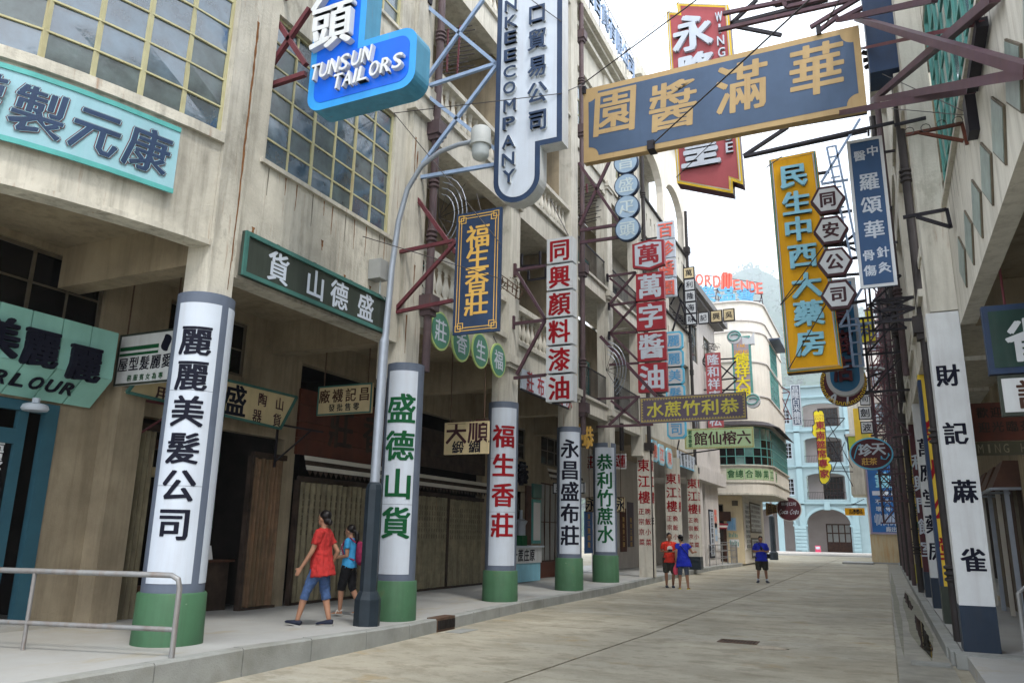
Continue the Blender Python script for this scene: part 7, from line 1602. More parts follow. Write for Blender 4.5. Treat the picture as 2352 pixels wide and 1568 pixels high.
for z in (4.76, 8.5, 13.2): g.box(.72, .899, 36.1, 61.0, z, z+.25)
g.box(1.21, 5, 36.1, 61, 4.75, 4.95); g.build('string_course', M['stucco_light'], J_)
# arcade back wall on the right with shop fronts
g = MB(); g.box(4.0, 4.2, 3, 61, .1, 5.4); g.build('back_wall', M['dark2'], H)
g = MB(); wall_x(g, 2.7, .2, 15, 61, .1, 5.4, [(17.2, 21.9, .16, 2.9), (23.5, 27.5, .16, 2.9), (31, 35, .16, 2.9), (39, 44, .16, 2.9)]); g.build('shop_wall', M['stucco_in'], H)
for k in range(9):
    yq = 17.25+k*.56; g = MB(); g.box(2.42, 2.5, yq, yq+.5, .16, 2.75); g.build('door_panel', M[('brown','dark2','frame_dk')[k % 3]], H)
for k, yq in enumerate((17.9, 19.2, 20.6, 22.0)):
    g = MB(); g.box(2.16, 2.24, yq, yq+.08, .16, 2.95); g.build('door_post', M['lampsteel' if k % 2 == 0 else 'awn_w'], H)
g = MB(); g.box(2.2, 2.69, 15.4, 16.0, .16, 5.29); g.build('pier', M['stucco_in'], H)
for k in range(3):
    t = thing('shop_canopy', (2.9, 13+k*1.2, 2.9), ['nearest', 'middle', 'farthest'][k]+' small hipped canopy box inside the right arcade', 'canopy', 'canopies in the right arcade')
    yq = 17.7+k*1.5; g = MB(); g.add([(1.95,yq,2.62),(2.65,yq,2.62),(2.65,yq+1.2,2.62),(1.95,yq+1.2,2.62),(2.2,yq+.15,3.15),(2.65,yq+.15,3.15),(2.65,yq+1.05,3.15),(2.2,yq+1.05,3.15)], [(0,3,2,1),(4,5,6,7),(0,1,5,4),(1,2,6,5),(2,3,7,6),(3,0,4,7)]); g.build('hood', mat('brown canopy board', (.10,.05,.035), .6, .3) if k == 0 else bpy.data.materials['brown canopy board'], t)
    g = MB(); g.bar((1.93,yq,2.6),(1.93,yq+1.2,2.6), .05); g.bar((1.93,yq-.02,2.6),(2.65,yq-.02,2.6), .05); g.build('trim', M['lampsteel'], t)
# boards hanging inside the right arcade
Y = 10.2; a = P(2264,716,Y=Y); b = P(2296,862,Y=Y); t = thing('mahjong_board', (1.8, Y, b.z), 'dark green hanging board with navy frame and a pale blue character at the right edge', 'sign')
x0 = (P(2264,790,Y=Y)).x; z1_, z0_ = P(2300,700,Y=Y).z, P(2300,858,Y=Y).z; x1 = x0+1.7
g = MB(); g.box(x0, x1, Y, Y+.12, z0_, z1_); g.build('frame', M['navy'], t); g = MB(); g.box(x0+.06, x1-.06, Y-.006, Y-.001, z0_+.07, z1_-.07); g.build('panel', M['leafdk'], t)
g = MB(); put(g, '雀', (P(2340,795,Y=Y).x+.1, Y-.006, (z0_+z1_)/2-.03), UX, UZ, .42, .5, bold=.05); put(g, '麻', (P(2340,795,Y=Y).x+.7, Y-.006, (z0_+z1_)/2-.03), UX, UZ, .42, .5, bold=.05); g.build('lettering', M['panelw'], t)
for x in (x0+.25, x1-.3): wire(t, Vector((x, Y+.06, z1_)), Vector((x, Y+.06, 5.3)), .014, 'maroon_steel')
x0b = P(2296,900,Y=Y).x; z1b, z0b = z0_-.02, P(2310,955,Y=Y).z; t = thing('record_board', (x0b, Y, z0b), 'white board with a dark character hanging below the dark green one', 'sign')
g = MB(); g.box(x0b, x0b+1.2, Y, Y+.1, z0b, z1b); g.build('frame', M['dkgreen'], t); g = MB(); g.box(x0b+.03, x0b+1.15, Y-.006, Y-.001, z0b+.04, z1b-.04); g.build('panel', M['white_w'], t)
g = MB(); put(g, '記', (x0b+.32, Y-.006, (z0b+z1b)/2), UX, UZ, .3, .32, bold=.04); g.build('lettering', M['brown'], t)
Y = 13.6; x0 = P(2240,960,Y=Y).x; z1_, z0_ = P(2260,925,Y=Y).z, P(2270,1012,Y=Y).z; t = thing('red_text_board', (x0, Y, z0_), 'dim dark red board covered in small characters in the right arcade', 'sign'); g = MB(); g.box(x0-.2, x0+1.6, Y, Y+.05, z0_, z1_); g.build('panel', M['redboard'], t)
g = MB(); 
for i in range(8):
    for j in range(2): put(g, '歡迎光臨茶飯酒菜'[(i+j) % 8], (x0+.1+i*.18, Y-.001, z1_-.15-j*.22), UX, UZ, .15, .16, bold=.03)
g.build('lettering', M['dark2'], t)
z1b, z0b = P(2260,1015,Y=Y).z, P(2270,1045,Y=Y).z; t = thing('hong_board', (x0, Y, z0b), 'dim olive board with dark roman letters below the dark red one', 'sign'); g = MB(); g.box(x0-.1, x0+1.1, Y, Y+.05, z0b, z1b); g.build('panel', mat('olive board', (.06,.055,.03), .6), t)
g = MB(); 
for i, ch in enumerate('MING HONG'): put(g, ch, (x0+.02+i*.11, Y-.001, (z0b+z1b)/2), UX, UZ, .07, .13, bold=.02)
g.build('lettering', M['slat'], t)
# railing at the right edge
t = thing('tube_railing', (2.0, 12.2, .15), 'grey tube railing end at the right edge behind the nearest right pillar', 'railing'); c = P(2337,1345,Y=11.6); g = MB(); g.tube([(c.x,11.6,.15),(c.x,11.6,1.0),(c.x+.08,11.6,1.08),(c.x+1.3,11.3,1.08)], .028, 8); g.tube([(c.x,11.6,.6),(c.x+1.3,11.3,.6)], .024, 8); g.build('rail', M['rail'], t)
# iron arms on the nearest right shophouse
zq = zc(2900, 0, 643/2016)
t = thing('wall_bracket', (1.2, 10, 5.5), 'rust red angle bracket with four wire rings on the right wall', 'bracket'); frame_bars(t, 9.5, [(zq(735,1465), zq(1350,1340)), (zq(1340,1330), zq(1400,1568)), (zq(880,1440), zq(1360,1530))], .035, 'redboard')
for x, y in ((772,1425),(948,1388),(1120,1345),(1298,1308)): c = P(*zq(x,y), Y=9.45); g = MB(); g.tube([c+Vector((.05*math.cos(a*.7), 0, .05*math.sin(a*.7))) for a in range(10)], .005, 5); g.build('ring', M['wire'], t)
t = thing('wall_bracket', (1.1, 12, 5), 'black angle bracket with hooks lower on the right wall', 'bracket'); zr_ = zc(2400, 0, 1143/2240); frame_bars(t, 11.8, [(zr_(1420,1475), zr_(1715,1420)), (zr_(1715,1415), zr_(1745,1545)), (zr_(1510,1470), zr_(1745,1540))], .045, 'black_steel')
t = thing('wall_bracket', (1.1, 12.7, 6.6), 'short black angle bracket on the right pilaster', 'bracket'); frame_bars(t, 12.7, [(zr_(1360,850), zr_(1575,800)), (zr_(340,1060), zr_(1360,830))], .045, 'black_steel')
t = thing('wall_clamp', (1.2, 10, 7), 'black clamp block holding wires on the right wall', 'clamp'); c = P(*zq(1478,1260), X=WX-.02); g = MB(); g.box(WX-.1, WX-.001, c.y-.12, c.y+.12, c.z-.22, c.z+.22); g.build('plate', M['black_steel'], t)
wire(t, c, P(*zq(480,805), Y=12.9), .006); wire(t, c, P(*zq(580,1180), Y=12.9), .006)
# scaffold like sign frames along the right side
rs = random.Random(12)
specs = [(15.2, 2020, 690, 740, 'black_steel'), (19, 2000, 640, 760, 'black_steel'), (20.5, 1990, 730, 900, 'black_steel'), (23, 2000, 800, 1000, 'purple'), (26, 1995, 640, 860, 'purple'), (30, 2010, 850, 1150, 'purple'), (33, 1995, 600, 900, 'maroon_steel'), (35, 2015, 900, 1200, 'purple'), (40, 2005, 760, 1040, 'maroon_steel'), (44, 2015, 900, 1150, 'black_steel'), (50, 2015, 700, 950, 'purple'), (56, 2020, 950, 1200, 'black_steel')]
nm = ['square lattice frame below the herbalist sign', 'dark cross braced frame behind the hexagons', 'dark frame holding the blue store sign', 'mauve frame beside the maroon disc', 'tall mauve frame behind the blue store sign', 'mauve frame above the oval tea sign', 'maroon frame before the gourd sign', 'mauve frame right of the oval tea sign', 'thin maroon frame near the small white panels', 'dark frame near the poster top', 'far mauve frame high on the right side', 'far dark frame beside the poster']
for (Yf, px, ya_, yb_, mm), nmx in zip(specs, nm):
    t = thing('sign_frame', (.6, Yf, 5), nmx+', steel trusswork', 'frame')
    x0 = P(px, (ya_+yb_)/2, Y=Yf).x; z1_, z0_ = P(px, ya_, Y=Yf).z, P(px, yb_, Y=Yf).z; x1 = .84; n = max(2, int((z1_-z0_)/.9)); w_ = .05
    def B_(p, q, k=1): g = MB(); g.bar((p[0], Yf, p[1]), (q[0], Yf, q[1]), w_*k); g.build('member', M[mm], t)
    B_((x0, z0_), (x0, z1_)); B_(((x0+x1)/2, z0_), ((x0+x1)/2, z1_), .7)
    for i in range(n+1): z = z0_+(z1_-z0_)*i/n; B_((x0-.1, z), (x1, z))
    for i in range(n):
        za_, zb2 = z0_+(z1_-z0_)*i/n, z0_+(z1_-z0_)*(i+1)/n
        B_((x0, za_), (x1, zb2), .8) if rs.random() < .8 else None
        B_((x1, za_), (x0, zb2), .8) if rs.random() < .6 else None
t = thing('lamp_arm', (.2, 27, 7.3), 'pale curved lamp arm among the sign frames on the right', 'lamp'); zq = zc(2850, 950, 400/1045); g = MB(); g.tube([P(*zq(*p), Y=27) for p in ((350,850),(440,842),(520,845),(580,865),(615,895))], .04, 8); g.build('arm', M['lampg'], t)

# ================================================================ HILL, FAR THINGS
def ridge(x):                                     # height profile of the wooded hill
    return 160+48*math.exp(-((x+82)/42)**2)+18*math.exp(-((x-70)/60)**2)-30*math.exp(-((x+180)/50)**2)
g = MB(); nx, ny = 150, 60; rh = random.Random(3); vs = []
from mathutils import noise as mn
for j in range(ny+1):
    for i in range(nx+1):
        x = (-420+840*i/nx)*5.4; y = 700+3200*j/ny; k = min(1, j/(ny*.76)); z = -2+ (ridge(x/5.22)*5.2)*(k**1.1)*(1 if j < ny*.8 else 1-(j-ny*.8)/(ny*.5))
        z += k*60*mn.noise(Vector((x*.0035, y*.0035, 0)))+(k > .02)*16*mn.noise(Vector((x*.02, y*.02, 1)))
        vs.append((x, y, z))
fs = [(j*(nx+1)+i, j*(nx+1)+i+1, (j+1)*(nx+1)+i+1, (j+1)*(nx+1)+i) for j in range(ny) for i in range(nx)]
g.add(vs, fs); hl = g.build('hillside', M['hill']); tag(hl, kind='structure')
# tree crowns covering the hill: clumps of leaf sized faces
cl = MB()
for k in range(5200):
    i = rh.randint(0, nx-1); j = rh.randint(0, int(ny*.8)); v = vs[j*(nx+1)+i]
    c = Vector(v)+Vector((rh.uniform(-16,16), rh.uniform(-26,26), 3)); r = rh.uniform(10, 19)
    for q in range(9):
        a = rh.random()*6.28; e = rh.random()*1.4; p = c+Vector((math.cos(a)*math.cos(e), math.sin(a)*math.cos(e), math.sin(e)))*r*.7; s_ = r*.42; n1 = Vector((rh.uniform(-1,1), rh.uniform(-1,.2), rh.uniform(0,1))).normalized(); t1 = n1.orthogonal().normalized()*s_; t2 = n1.cross(t1).normalized()*s_
        cl.add([p-t1, p+t2, p+t1, p-t2], [(0,1,2,3)])
tag(cl.build('woodland', mat('tree canopy', (.05,.10,.035), .9, .6, .2, col2=(.015,.04,.018))), kind='stuff')
# screens seen through the left blue arch
t = thing('hoarding', (-14, 99, 0), 'white hoarding and low fence seen through the left blue archway', 'fence'); g = MB(); g.box(-20,-8,100,100.2,0,3.2); g.build('board', M['white'], t)
for i in range(40): g = MB(); x = -20+i*.3; g.box(x, x+.05, 96, 96.05, 0, 1.1); g.build('rail', M['grey_wall'], t)
t = thing('fire_box', (-10.2, 86, .3), 'tiny red hydrant box at the foot of the left blue archway', 'box'); c = P(1723,1262,Y=87); g = MB(); c = P(1723,1262,Y=87); g.box(c.x-.2,c.x+.2,86.8,87,.3,1.0); g.build('body', M['pinkred'], t)

# ================================================================ PEOPLE
def remesh(mb, name, m, parent, vox=.012, smooth=True):
    fold = {'tunic':.024,'polo_shirt':.022,'t_shirt':.022,'top':.017,'capris':.016,'cargo_shorts':.02,'shorts':.018}.get(name, 0)
    me = bpy.data.meshes.new('tmp'); me.from_pydata(mb.v, [], mb.f); o = bpy.data.objects.new('tmp', me); S2.collection.objects.link(o)
    md = o.modifiers.new('r', 'REMESH'); md.mode = 'VOXEL'; md.voxel_size = vox
    sm = o.modifiers.new('s', 'SMOOTH'); sm.iterations = 3; sm.factor = .5
    VL.update(); m2 = bpy.data.meshes.new_from_object(o.evaluated_get(VL.depsgraph)); bpy.data.objects.remove(o); bpy.data.meshes.remove(me)
    if fold:
        for v in m2.vertices: v.co += v.normal*fold*(mn.noise(Vector((v.co.x*13, v.co.y*13, v.co.z*3.5)))+.5*mn.noise(v.co*22))
    b = MB(); b.v = [tuple(v.co) for v in m2.vertices]; b.f = [tuple(p.vertices) for p in m2.polygons]; b.m = [0]*len(b.f); bpy.data.meshes.remove(m2)
    o = b.build(name, m, parent, False); o.data.polygons.foreach_set('use_smooth', [True]*len(o.data.polygons)); return o
def loft(g, rings, n=16, cap=True):
    """rings of (centre, rx along the shoulder line, ry front to back, shoulder direction)"""
    vs = []
    for i, (c, rx, ry, sx) in enumerate(rings):
        c = Vector(c); a = Vector(sx).normalized(); d = (Vector(rings[min(i+1, len(rings)-1)][0])-Vector(rings[max(i-1, 0)][0])).normalized(); b = d.cross(a).normalized(); a = b.cross(d).normalized()
        vs += [c+a*rx*math.cos(2*math.pi*k/n)+b*ry*math.sin(2*math.pi*k/n) for k in range(n)]
    fs = []
    for j in range(len(rings)-1):
        for k in range(n): k2 = (k+1) % n; fs.append((j*n+k, j*n+k2, (j+1)*n+k2, (j+1)*n+k))
    if cap: fs += [tuple(range(n))[::-1], tuple((len(rings)-1)*n+k for k in range(n))]
    g.add(vs, fs)
def limb(g, pts, rs, n=12):
    pts = [Vector(p) for p in pts]; P2, R2 = [], []
    for i in range(len(pts)-1):
        for k in range(4): P2.append(pts[i].lerp(pts[i+1], k/4)); R2.append(rs[i]+(rs[i+1]-rs[i])*k/4)
    P2.append(pts[-1]); R2.append(rs[-1]); g.tube(P2, R2, n)
def ball(g, c, rx, ry, rz, n=16, basis=None):
    vs = []; m_ = 10; c = Vector(c); B = basis or (Vector((1,0,0)), Vector((0,1,0)), UZ)
    for j in range(m_+1):
        ph = math.pi*j/m_
        for i in range(n): th = 2*math.pi*i/n; vs.append(c+B[0]*rx*math.sin(ph)*math.cos(th)+B[1]*ry*math.sin(ph)*math.sin(th)-B[2]*rz*math.cos(ph))
    g.add(vs, [(j*n+i, j*n+(i+1) % n, (j+1)*n+(i+1) % n, (j+1)*n+i) for j in range(m_) for i in range(n)])
def hand(g, w, d, side, up, s=1.0, curl=.5):
    """palm at wrist w pointing along d, thumb towards side"""
    w = Vector(w); d = Vector(d).normalized(); sd = Vector(side); sd = (sd-d*sd.dot(d)).normalized(); n = d.cross(sd).normalized()
    loft(g, [(w-d*.01*s, .022*s, .017*s, sd), (w+d*.04*s, .036*s, .015*s, sd), (w+d*.085*s, .038*s, .013*s, sd)], 10)
    L_ = [.062, .072, .067, .052]
    for i in range(4):
        b = w+d*.08*s+sd*(.027-.018*i)*s; cv = n*curl
        p1 = b+(d+cv*.3).normalized()*L_[i]*.45*s; p2 = p1+(d+cv*1.1).normalized()*L_[i]*.32*s; p3 = p2+(d*.7+cv*1.8).normalized()*L_[i]*.25*s
        limb(g, [b, p1, p2, p3], [.0095*s, .009*s, .008*s, .0065*s], 8)
    b = w+d*.025*s+sd*.028*s; p1 = b+(d*.6+sd*.8+n*curl*.3).normalized()*.035*s; p2 = p1+(d*.9+sd*.3+n*curl*.6).normalized()*.03*s; limb(g, [b, p1, p2], [.013*s, .0105*s, .008*s], 8)
def person(label, base, H_, face_az, joints, build, group=None):
    """joints are given in a body frame: x = to the person's right, y = forward, z = up, for a 1.65 m figure; face_az = heading (radians from +Y towards +X)"""
    t = thing('person', base, label, 'person', group); k = H_/1.65
    fx = Vector((math.cos(face_az), -math.sin(face_az), 0)); fy = Vector((math.sin(face_az), math.cos(face_az), 0)); B = Vector(base)
    W = lambda p: B+(fx*p[0]+fy*p[1]+UZ*p[2])*k
    D = lambda p: fx*p[0]+fy*p[1]+UZ*p[2]
    return t, W, D, k
def make(label, base, H_, az, J, skin, female=True, vox=.012):
    t, W, D, k = person(label, base, H_, az, J, None); g = MB()
    X_ = D((1,0,0)); hy = J.get('head', (0,.03,1.50)); nod = J.get('nod', 0); turn = J.get('turn', 0)
    # torso
    sh = J.get('shw', .165); c0 = J.get('chest', (0,0)); 
    loft(g, [(W((0,0,.80)), .10*k, .08*k, X_), (W((0,0,.88)), .155*k, .11*k, X_), (W((0,0,.95)), .15*k, .105*k, X_), (W((0,c0[1]*.5,1.06)), .125*k, .09*k, X_), (W((0,c0[1],1.22)), .15*k, .105*k, X_), (W((0,c0[1],1.32)), sh*k, .085*k, X_), (W((0,c0[1],1.375)), .10*k, .06*k, X_)], 18)
    # neck and head
    hc = Vector(hy); limb(g, [W((0,c0[1]*1.0,1.34)), W((hc.x, hc.y-.02, hc.z-.06))], [.052*k, .047*k])
    ca, sa = math.cos(turn), math.sin(turn); cn, sn = math.cos(nod), math.sin(nod)
    hf = D((sa*cn, ca*cn, -sn)); hr = D((ca, -sa, 0)); hu = hr.cross(hf).normalized(); hcw = W(hc); Bs = (hr, hf, hu)
    hp = lambda x, y, z: hcw+(hr*x+hf*y+hu*z)*k
    ball(g, hp(0,-.01,.025), .073*k, .092*k, .088*k, basis=Bs); ball(g, hp(0,.022,-.04), .054*k, .062*k, .066*k, basis=Bs); ball(g, hp(0,.062,-.085), .022*k, .02*k, .02*k, basis=Bs)
    limb(g, [hp(0,.085,.01), hp(0,.104,-.025)], [.008*k, .013*k], 8)
    ball(g, hp(0,.082,-.058), .022*k, .009*k, .010*k, basis=Bs)
    for s in (-1, 1): ball(g, hp(s*.073,-.005,-.012), .009*k, .018*k, .03*k, 10, basis=Bs); ball(g, hp(s*.03,.078,.012), .014*k, .01*k, .012*k, 8, basis=Bs)
    # arms
    for s, nm_ in ((1,'R'), (-1,'L')):
        S_ = W((s*(sh+.0), c0[1], 1.315)); E__ = W(J['elb'+nm_]); Wr = W(J['wri'+nm_]); limb(g, [W((s*.1,c0[1],1.32)), S_, E__, Wr], [.05*k, .048*k, .036*k, .025*k])
        hd = D(J.get('hdir'+nm_, tuple(Vector(J['wri'+nm_])-Vector(J['elb'+nm_])))); hand(g, Wr, hd, D(J.get('thumb'+nm_, (0,1,0))), UZ, k*1.0, J.get('curl', .5))
    # legs
    for s, nm_ in ((1,'R'), (-1,'L')):
        hip = W((s*.085, 0, .87)); kn = W(J['kne'+nm_]); an = W(J['ank'+nm_]); limb(g, [hip, hip.lerp(kn, .5), kn, kn.lerp(an, .35), an], [.088*k, .075*k, .055*k, .053*k, .034*k])
        fd = D(J.get('foot'+nm_, (0,1,0))).normalized(); loft(g, [(an-fd*.045*k-UZ*.045*k, .028*k, .03*k, fd.cross(UZ)), (an+fd*.02*k-UZ*.045*k, .036*k, .032*k, fd.cross(UZ)), (an+fd*.10*k-UZ*.06*k, .043*k, .018*k, fd.cross(UZ)), (an+fd*.155*k-UZ*.065*k, .036*k, .013*k, fd.cross(UZ))], 12)
    remesh(g, 'body', M[skin], t, vox*k)
    g = MB()
    for s in (-1, 1):
        ball(g, hp(s*.031,.088,.010), .011*k, .004*k, .006*k, 8, basis=Bs); g.bar(hp(s*.018,.091,.032), hp(s*.048,.082,.034), .006*k, .004)
    g.build('eyes', M['hair'], t)
    g = MB(); g.bar(hp(-.018,.0915,-.058), hp(.018,.0915,-.058), .006*k, .004); g.build('mouth', M['redboard'], t)
    return t, W, D, k, hp, Bs
def shoe(t, W, D, k, an, fd, m, sole=True, h=.05):
    g = MB(); a = W(an); f_ = D(fd).normalized(); s_ = f_.cross(UZ)
    loft(g, [(a-f_*.06*k-UZ*.04*k, .032*k, .035*k, s_), (a-f_*.01*k-UZ*.035*k, .042*k, .042*k, s_), (a+f_*.09*k-UZ*.052*k, .048*k, .028*k, s_), (a+f_*.165*k-UZ*.062*k, .044*k, .02*k, s_), (a+f_*.19*k-UZ*.068*k, .02*k, .01*k, s_)], 14); g.build('shoe', M[m], t, True)
    g = MB(); loft(g, [(a-f_*.07*k-UZ*.078*k, .034*k, .012*k, s_), (a+f_*.09*k-UZ*.08*k, .05*k, .01*k, s_), (a+f_*.195*k-UZ*.08*k, .025*k, .009*k, s_)], 12); g.build('sole', M['sole'], t, True)
def trouser(g, W, D, k, J, cut, ex, side=1.0):
    X_ = D((1,0,0))
    loft(g, [(W((0,0,.98)), .155*k*side, .115*k, X_), (W((0,0,.90)), .168*k*side, .125*k, X_), (W((0,0,.82)), .165*k*side, .118*k, X_)][::-1], 18)
    for s, nm_ in ((1,'R'), (-1,'L')):
        hip = Vector((s*.085, 0, .88)); kn = Vector(J['kne'+nm_]); an = Vector(J['ank'+nm_]); pts = [W(hip), W(hip.lerp(kn, .5)), W(kn)]; rs_ = [.095*k*ex, .086*k*ex, .068*k*ex]
        if cut > 0: pts.append(W(kn.lerp(an, cut))); rs_.append(.066*k*ex)
        limb(g, pts, rs_)
def sleeve(g, W, k, J, s, nm_, ln, ex, sh):
    S_ = Vector((s*sh, J.get('chest', (0,0))[1], 1.315)); E__ = Vector(J['elb'+nm_]); limb(g, [W((s*.06, S_.y, 1.325)), W(S_), W(S_.lerp(E__, ln))], [.058*k*ex, .062*k*ex, .058*k*ex])
def az_to(p, q): d = Vector(q)-Vector(p); return math.atan2(d.x, d.y)
# --- woman in the red tunic, walking left
base = P(728, 1437, Z=.23); base = Vector((base.x, base.y, .23)); azw = R_(-108)
J = dict(head=(0,.015,1.53), nod=-.08, turn=.35, elbR=(.22,-.16,1.05), wriR=(.25,-.05,.82), elbL=(-.22,.08,1.05), wriL=(-.23,.22,.82), kneR=(.09,-.05,.47), ankR=(.09,-.14,.09), kneL=(-.09,.17,.48), ankL=(-.09,.27,.09), footL=(0,1,.2), footR=(0,1,-.1), thumbL=(0,.3,1), curl=.4)
t, W, D, k, hp, Bs = make('woman in a red tunic and denim capris striding along the pavement', base, 1.66, azw, J, 'skin')
g = MB(); X_ = D((1,0,0)); c1 = W((0,0,0))
loft(g, [(W((0,-.03,.70)), .245*k, .18*k, X_), (W((0,-.02,.80)), .225*k, .17*k, X_), (W((0,0,.95)), .195*k, .145*k, X_), (W((0,0,1.08)), .17*k, .125*k, X_), (W((0,0,1.22)), .18*k, .128*k, X_), (W((0,0,1.31)), .185*k, .105*k, X_), (W((0,0,1.385)), .085*k, .065*k, X_)], 24)
for s, nm_ in ((1,'R'), (-1,'L')): sleeve(g, W, k, J, s, nm_, .62, 1.1, .165)
o = remesh(g, 'tunic', M['redcloth'], t, .012)
g = MB(); trouser(g, W, D, k, J, .28, 1.06); remesh(g, 'capris', M['denim'], t, .012)
g = MB(); ball(g, hp(0,-.028,.045), .082*k, .095*k, .088*k, basis=Bs); ball(g, hp(0,-.07,-.02), .06*k, .05*k, .065*k, basis=Bs); ball(g, hp(.0,-.125,-.045), .04*k, .042*k, .05*k, basis=Bs); remesh(g, 'hair', M['hair'], t, .010)
g = MB(); ball(g, hp(.03,-.10,-.015), .02*k, .015*k, .015*k, basis=Bs); g.build('hair_tie', M['gold'], t)
shoe(t, W, D, k, J['ankR'], (0,1,0), 'shoe'); shoe(t, W, D, k, J['ankL'], (0,1,.2), 'shoe')
# --- girl with the backpack
base = P(795, 1411, Z=.22); base = Vector((base.x, base.y, .22))
J = dict(head=(0,.03,1.50), nod=.1, turn=.15, elbR=(.2,-.04,1.06), wriR=(.12,.17,1.03), hdirR=(-.2,1,0), elbL=(-.2,-.02,1.06), wriL=(-.1,.2,1.02), hdirL=(.2,1,0), kneR=(.08,-.06,.47), ankR=(.08,-.24,.10), kneL=(-.08,.10,.48), ankL=(-.08,.10,.09), thumbR=(-.4,0,1), thumbL=(.4,0,1), curl=.9)
t, W, D, k, hp, Bs = make('girl in a bright blue top with dark capris, walking beside the woman in red', base, 1.50, R_(-105), J, 'skin')
g = MB(); X_ = D((1,0,0)); loft(g, [(W((0,0,.84)), .19*k, .14*k, X_), (W((0,0,.96)), .175*k, .13*k, X_), (W((0,0,1.1)), .155*k, .115*k, X_), (W((0,0,1.22)), .168*k, .12*k, X_), (W((0,0,1.31)), .18*k, .10*k, X_), (W((0,0,1.38)), .085*k, .065*k, X_)], 22)
for s, nm_ in ((1,'R'), (-1,'L')): sleeve(g, W, k, J, s, nm_, .5, 1.1, .165)
remesh(g, 'top', M['tealtee'], t, .012)
g = MB()
for i in range(7): 
    for j in range(4): p = W((-.075+.05*j, .125+.003*i, 1.26-.035*i)); g.box(p.x-.018, p.x+.018, p.y-.018, p.y+.018, p.z-.012, p.z+.012)
g.build('print', M['sandal'], t)
g = MB(); trouser(g, W, D, k, J, .12, 1.12); remesh(g, 'capris', M['blackcloth'], t, .012)
g = MB(); ball(g, hp(0,-.03,.045), .083*k, .093*k, .09*k, basis=Bs); ball(g, hp(0,-.10,.0), .035*k, .03*k, .04*k, basis=Bs); limb(g, [hp(0,-.11,.0), hp(0,-.15,-.06), hp(0,-.15,-.15), hp(0,-.12,-.24)], [.03*k, .045*k, .045*k, .02*k]); remesh(g, 'hair', M['hair'], t, .010)
for an in ('ankR', 'ankL'):
    a = W(J[an]); f_ = D((0,1,0)); s_ = f_.cross(UZ); g = MB(); loft(g, [(a-f_*.06*k-UZ*.075*k, .032*k, .012*k, s_), (a+f_*.09*k-UZ*.078*k, .048*k, .01*k, s_), (a+f_*.18*k-UZ*.078*k, .025*k, .009*k, s_)], 12); g.build('sandal', M['sole'], t)
    g = MB(); g.tube([a+s_*.045*k-UZ*.06*k+f_*.06*k, a+f_*.06*k-UZ*.015*k, a-s_*.045*k-UZ*.06*k+f_*.06*k], .010, 6); g.tube([a+s_*.04*k+f_*.0*k-UZ*.03*k, a+f_*.045*k, a-s_*.04*k-UZ*.03*k], .009, 6); g.tube([a+s_*.04*k-UZ*.02*k-f_*.02*k, a-f_*.045*k-UZ*.0*k, a-s_*.04*k-UZ*.02*k-f_*.02*k], .008, 6); g.build('strap', M['sandal'], t)
bk = thing('backpack', W((0,-.2,1.0)), 'magenta patterned backpack worn by the girl', 'backpack')
g = MB(); loft(g, [(W((0,-.2,.90)), .10*k, .05*k, X_), (W((0,-.23,.95)), .14*k, .10*k, X_), (W((0,-.22,1.12)), .14*k, .10*k, X_), (W((0,-.19,1.28)), .11*k, .06*k, X_), (W((0,-.16,1.31)), .06*k, .03*k, X_)], 16); remesh(g, 'pack', M['berry'], bk, .012)
for s in (-1, 1): g = MB(); g.tube([W((s*.11,-.14,1.30)), W((s*.115,-.03,1.385)), W((s*.12,.08,1.33)), W((s*.13,.13,1.2)), W((s*.15,.05,1.05)), W((s*.12,-.14,.98))], .014, 8); g.build('strap', M['berry'], bk, True)
ph = thing('phone', W((0,.28,1.02)), 'small blue phone held by the girl', 'phone'); g = MB(); c = W((0,.285,1.03)); g.box(c.x-.04, c.x+.04, c.y-.03, c.y+.03, c.z-.008, c.z+.008); g.build('case', M['tabletb'], ph)
# --- man in blue polo looking at his phone
base = P(1752, 1338, Z=0); base = Vector((base.x, base.y, 0)); toc = az_to(base, (0, 0, 0))
J = dict(head=(0,.06,1.50), nod=.55, shw=.17, elbR=(.26,-.03,1.07), wriR=(.09,.2,1.10), hdirR=(-1,.3,.2), elbL=(-.26,-.03,1.07), wriL=(-.09,.2,1.10), hdirL=(1,.3,.2), kneR=(.12,.03,.47), ankR=(.15,0,.09), kneL=(-.12,.03,.47), ankL=(-.15,0,.09), footR=(.25,1,0), footL=(-.25,1,0), thumbR=(0,0,1), thumbL=(0,0,1), curl=.9)
t, W, D, k, hp, Bs = make('man in a royal blue polo and dark cargo shorts looking down at a phone', base, 1.70, toc-.08, J, 'skin_dk')
g = MB(); X_ = D((1,0,0)); loft(g, [(W((0,0,.76)), .225*k, .185*k, X_), (W((0,0,.95)), .195*k, .165*k, X_), (W((0,0,1.1)), .175*k, .14*k, X_), (W((0,0,1.22)), .185*k, .13*k, X_), (W((0,0,1.31)), .195*k, .105*k, X_), (W((0,.0,1.39)), .08*k, .065*k, X_)], 22)
for s, nm_ in ((1,'R'), (-1,'L')): sleeve(g, W, k, J, s, nm_, .72, 1.02, .175)
remesh(g, 'polo_shirt', M['bluecloth'], t, .014)
g = MB(); trouser(g, W, D, k, J, .06, 1.42, 1.12); remesh(g, 'cargo_shorts', M['khaki'], t, .014)
g = MB(); ball(g, hp(0,-.030,.050), .080*k, .084*k, .079*k, basis=Bs); remesh(g, 'hair', M['hair'], t, .012)
shoe(t, W, D, k, J['ankR'], (.25,1,0), 'shoe'); shoe(t, W, D, k, J['ankL'], (-.25,1,0), 'shoe')
g = MB()
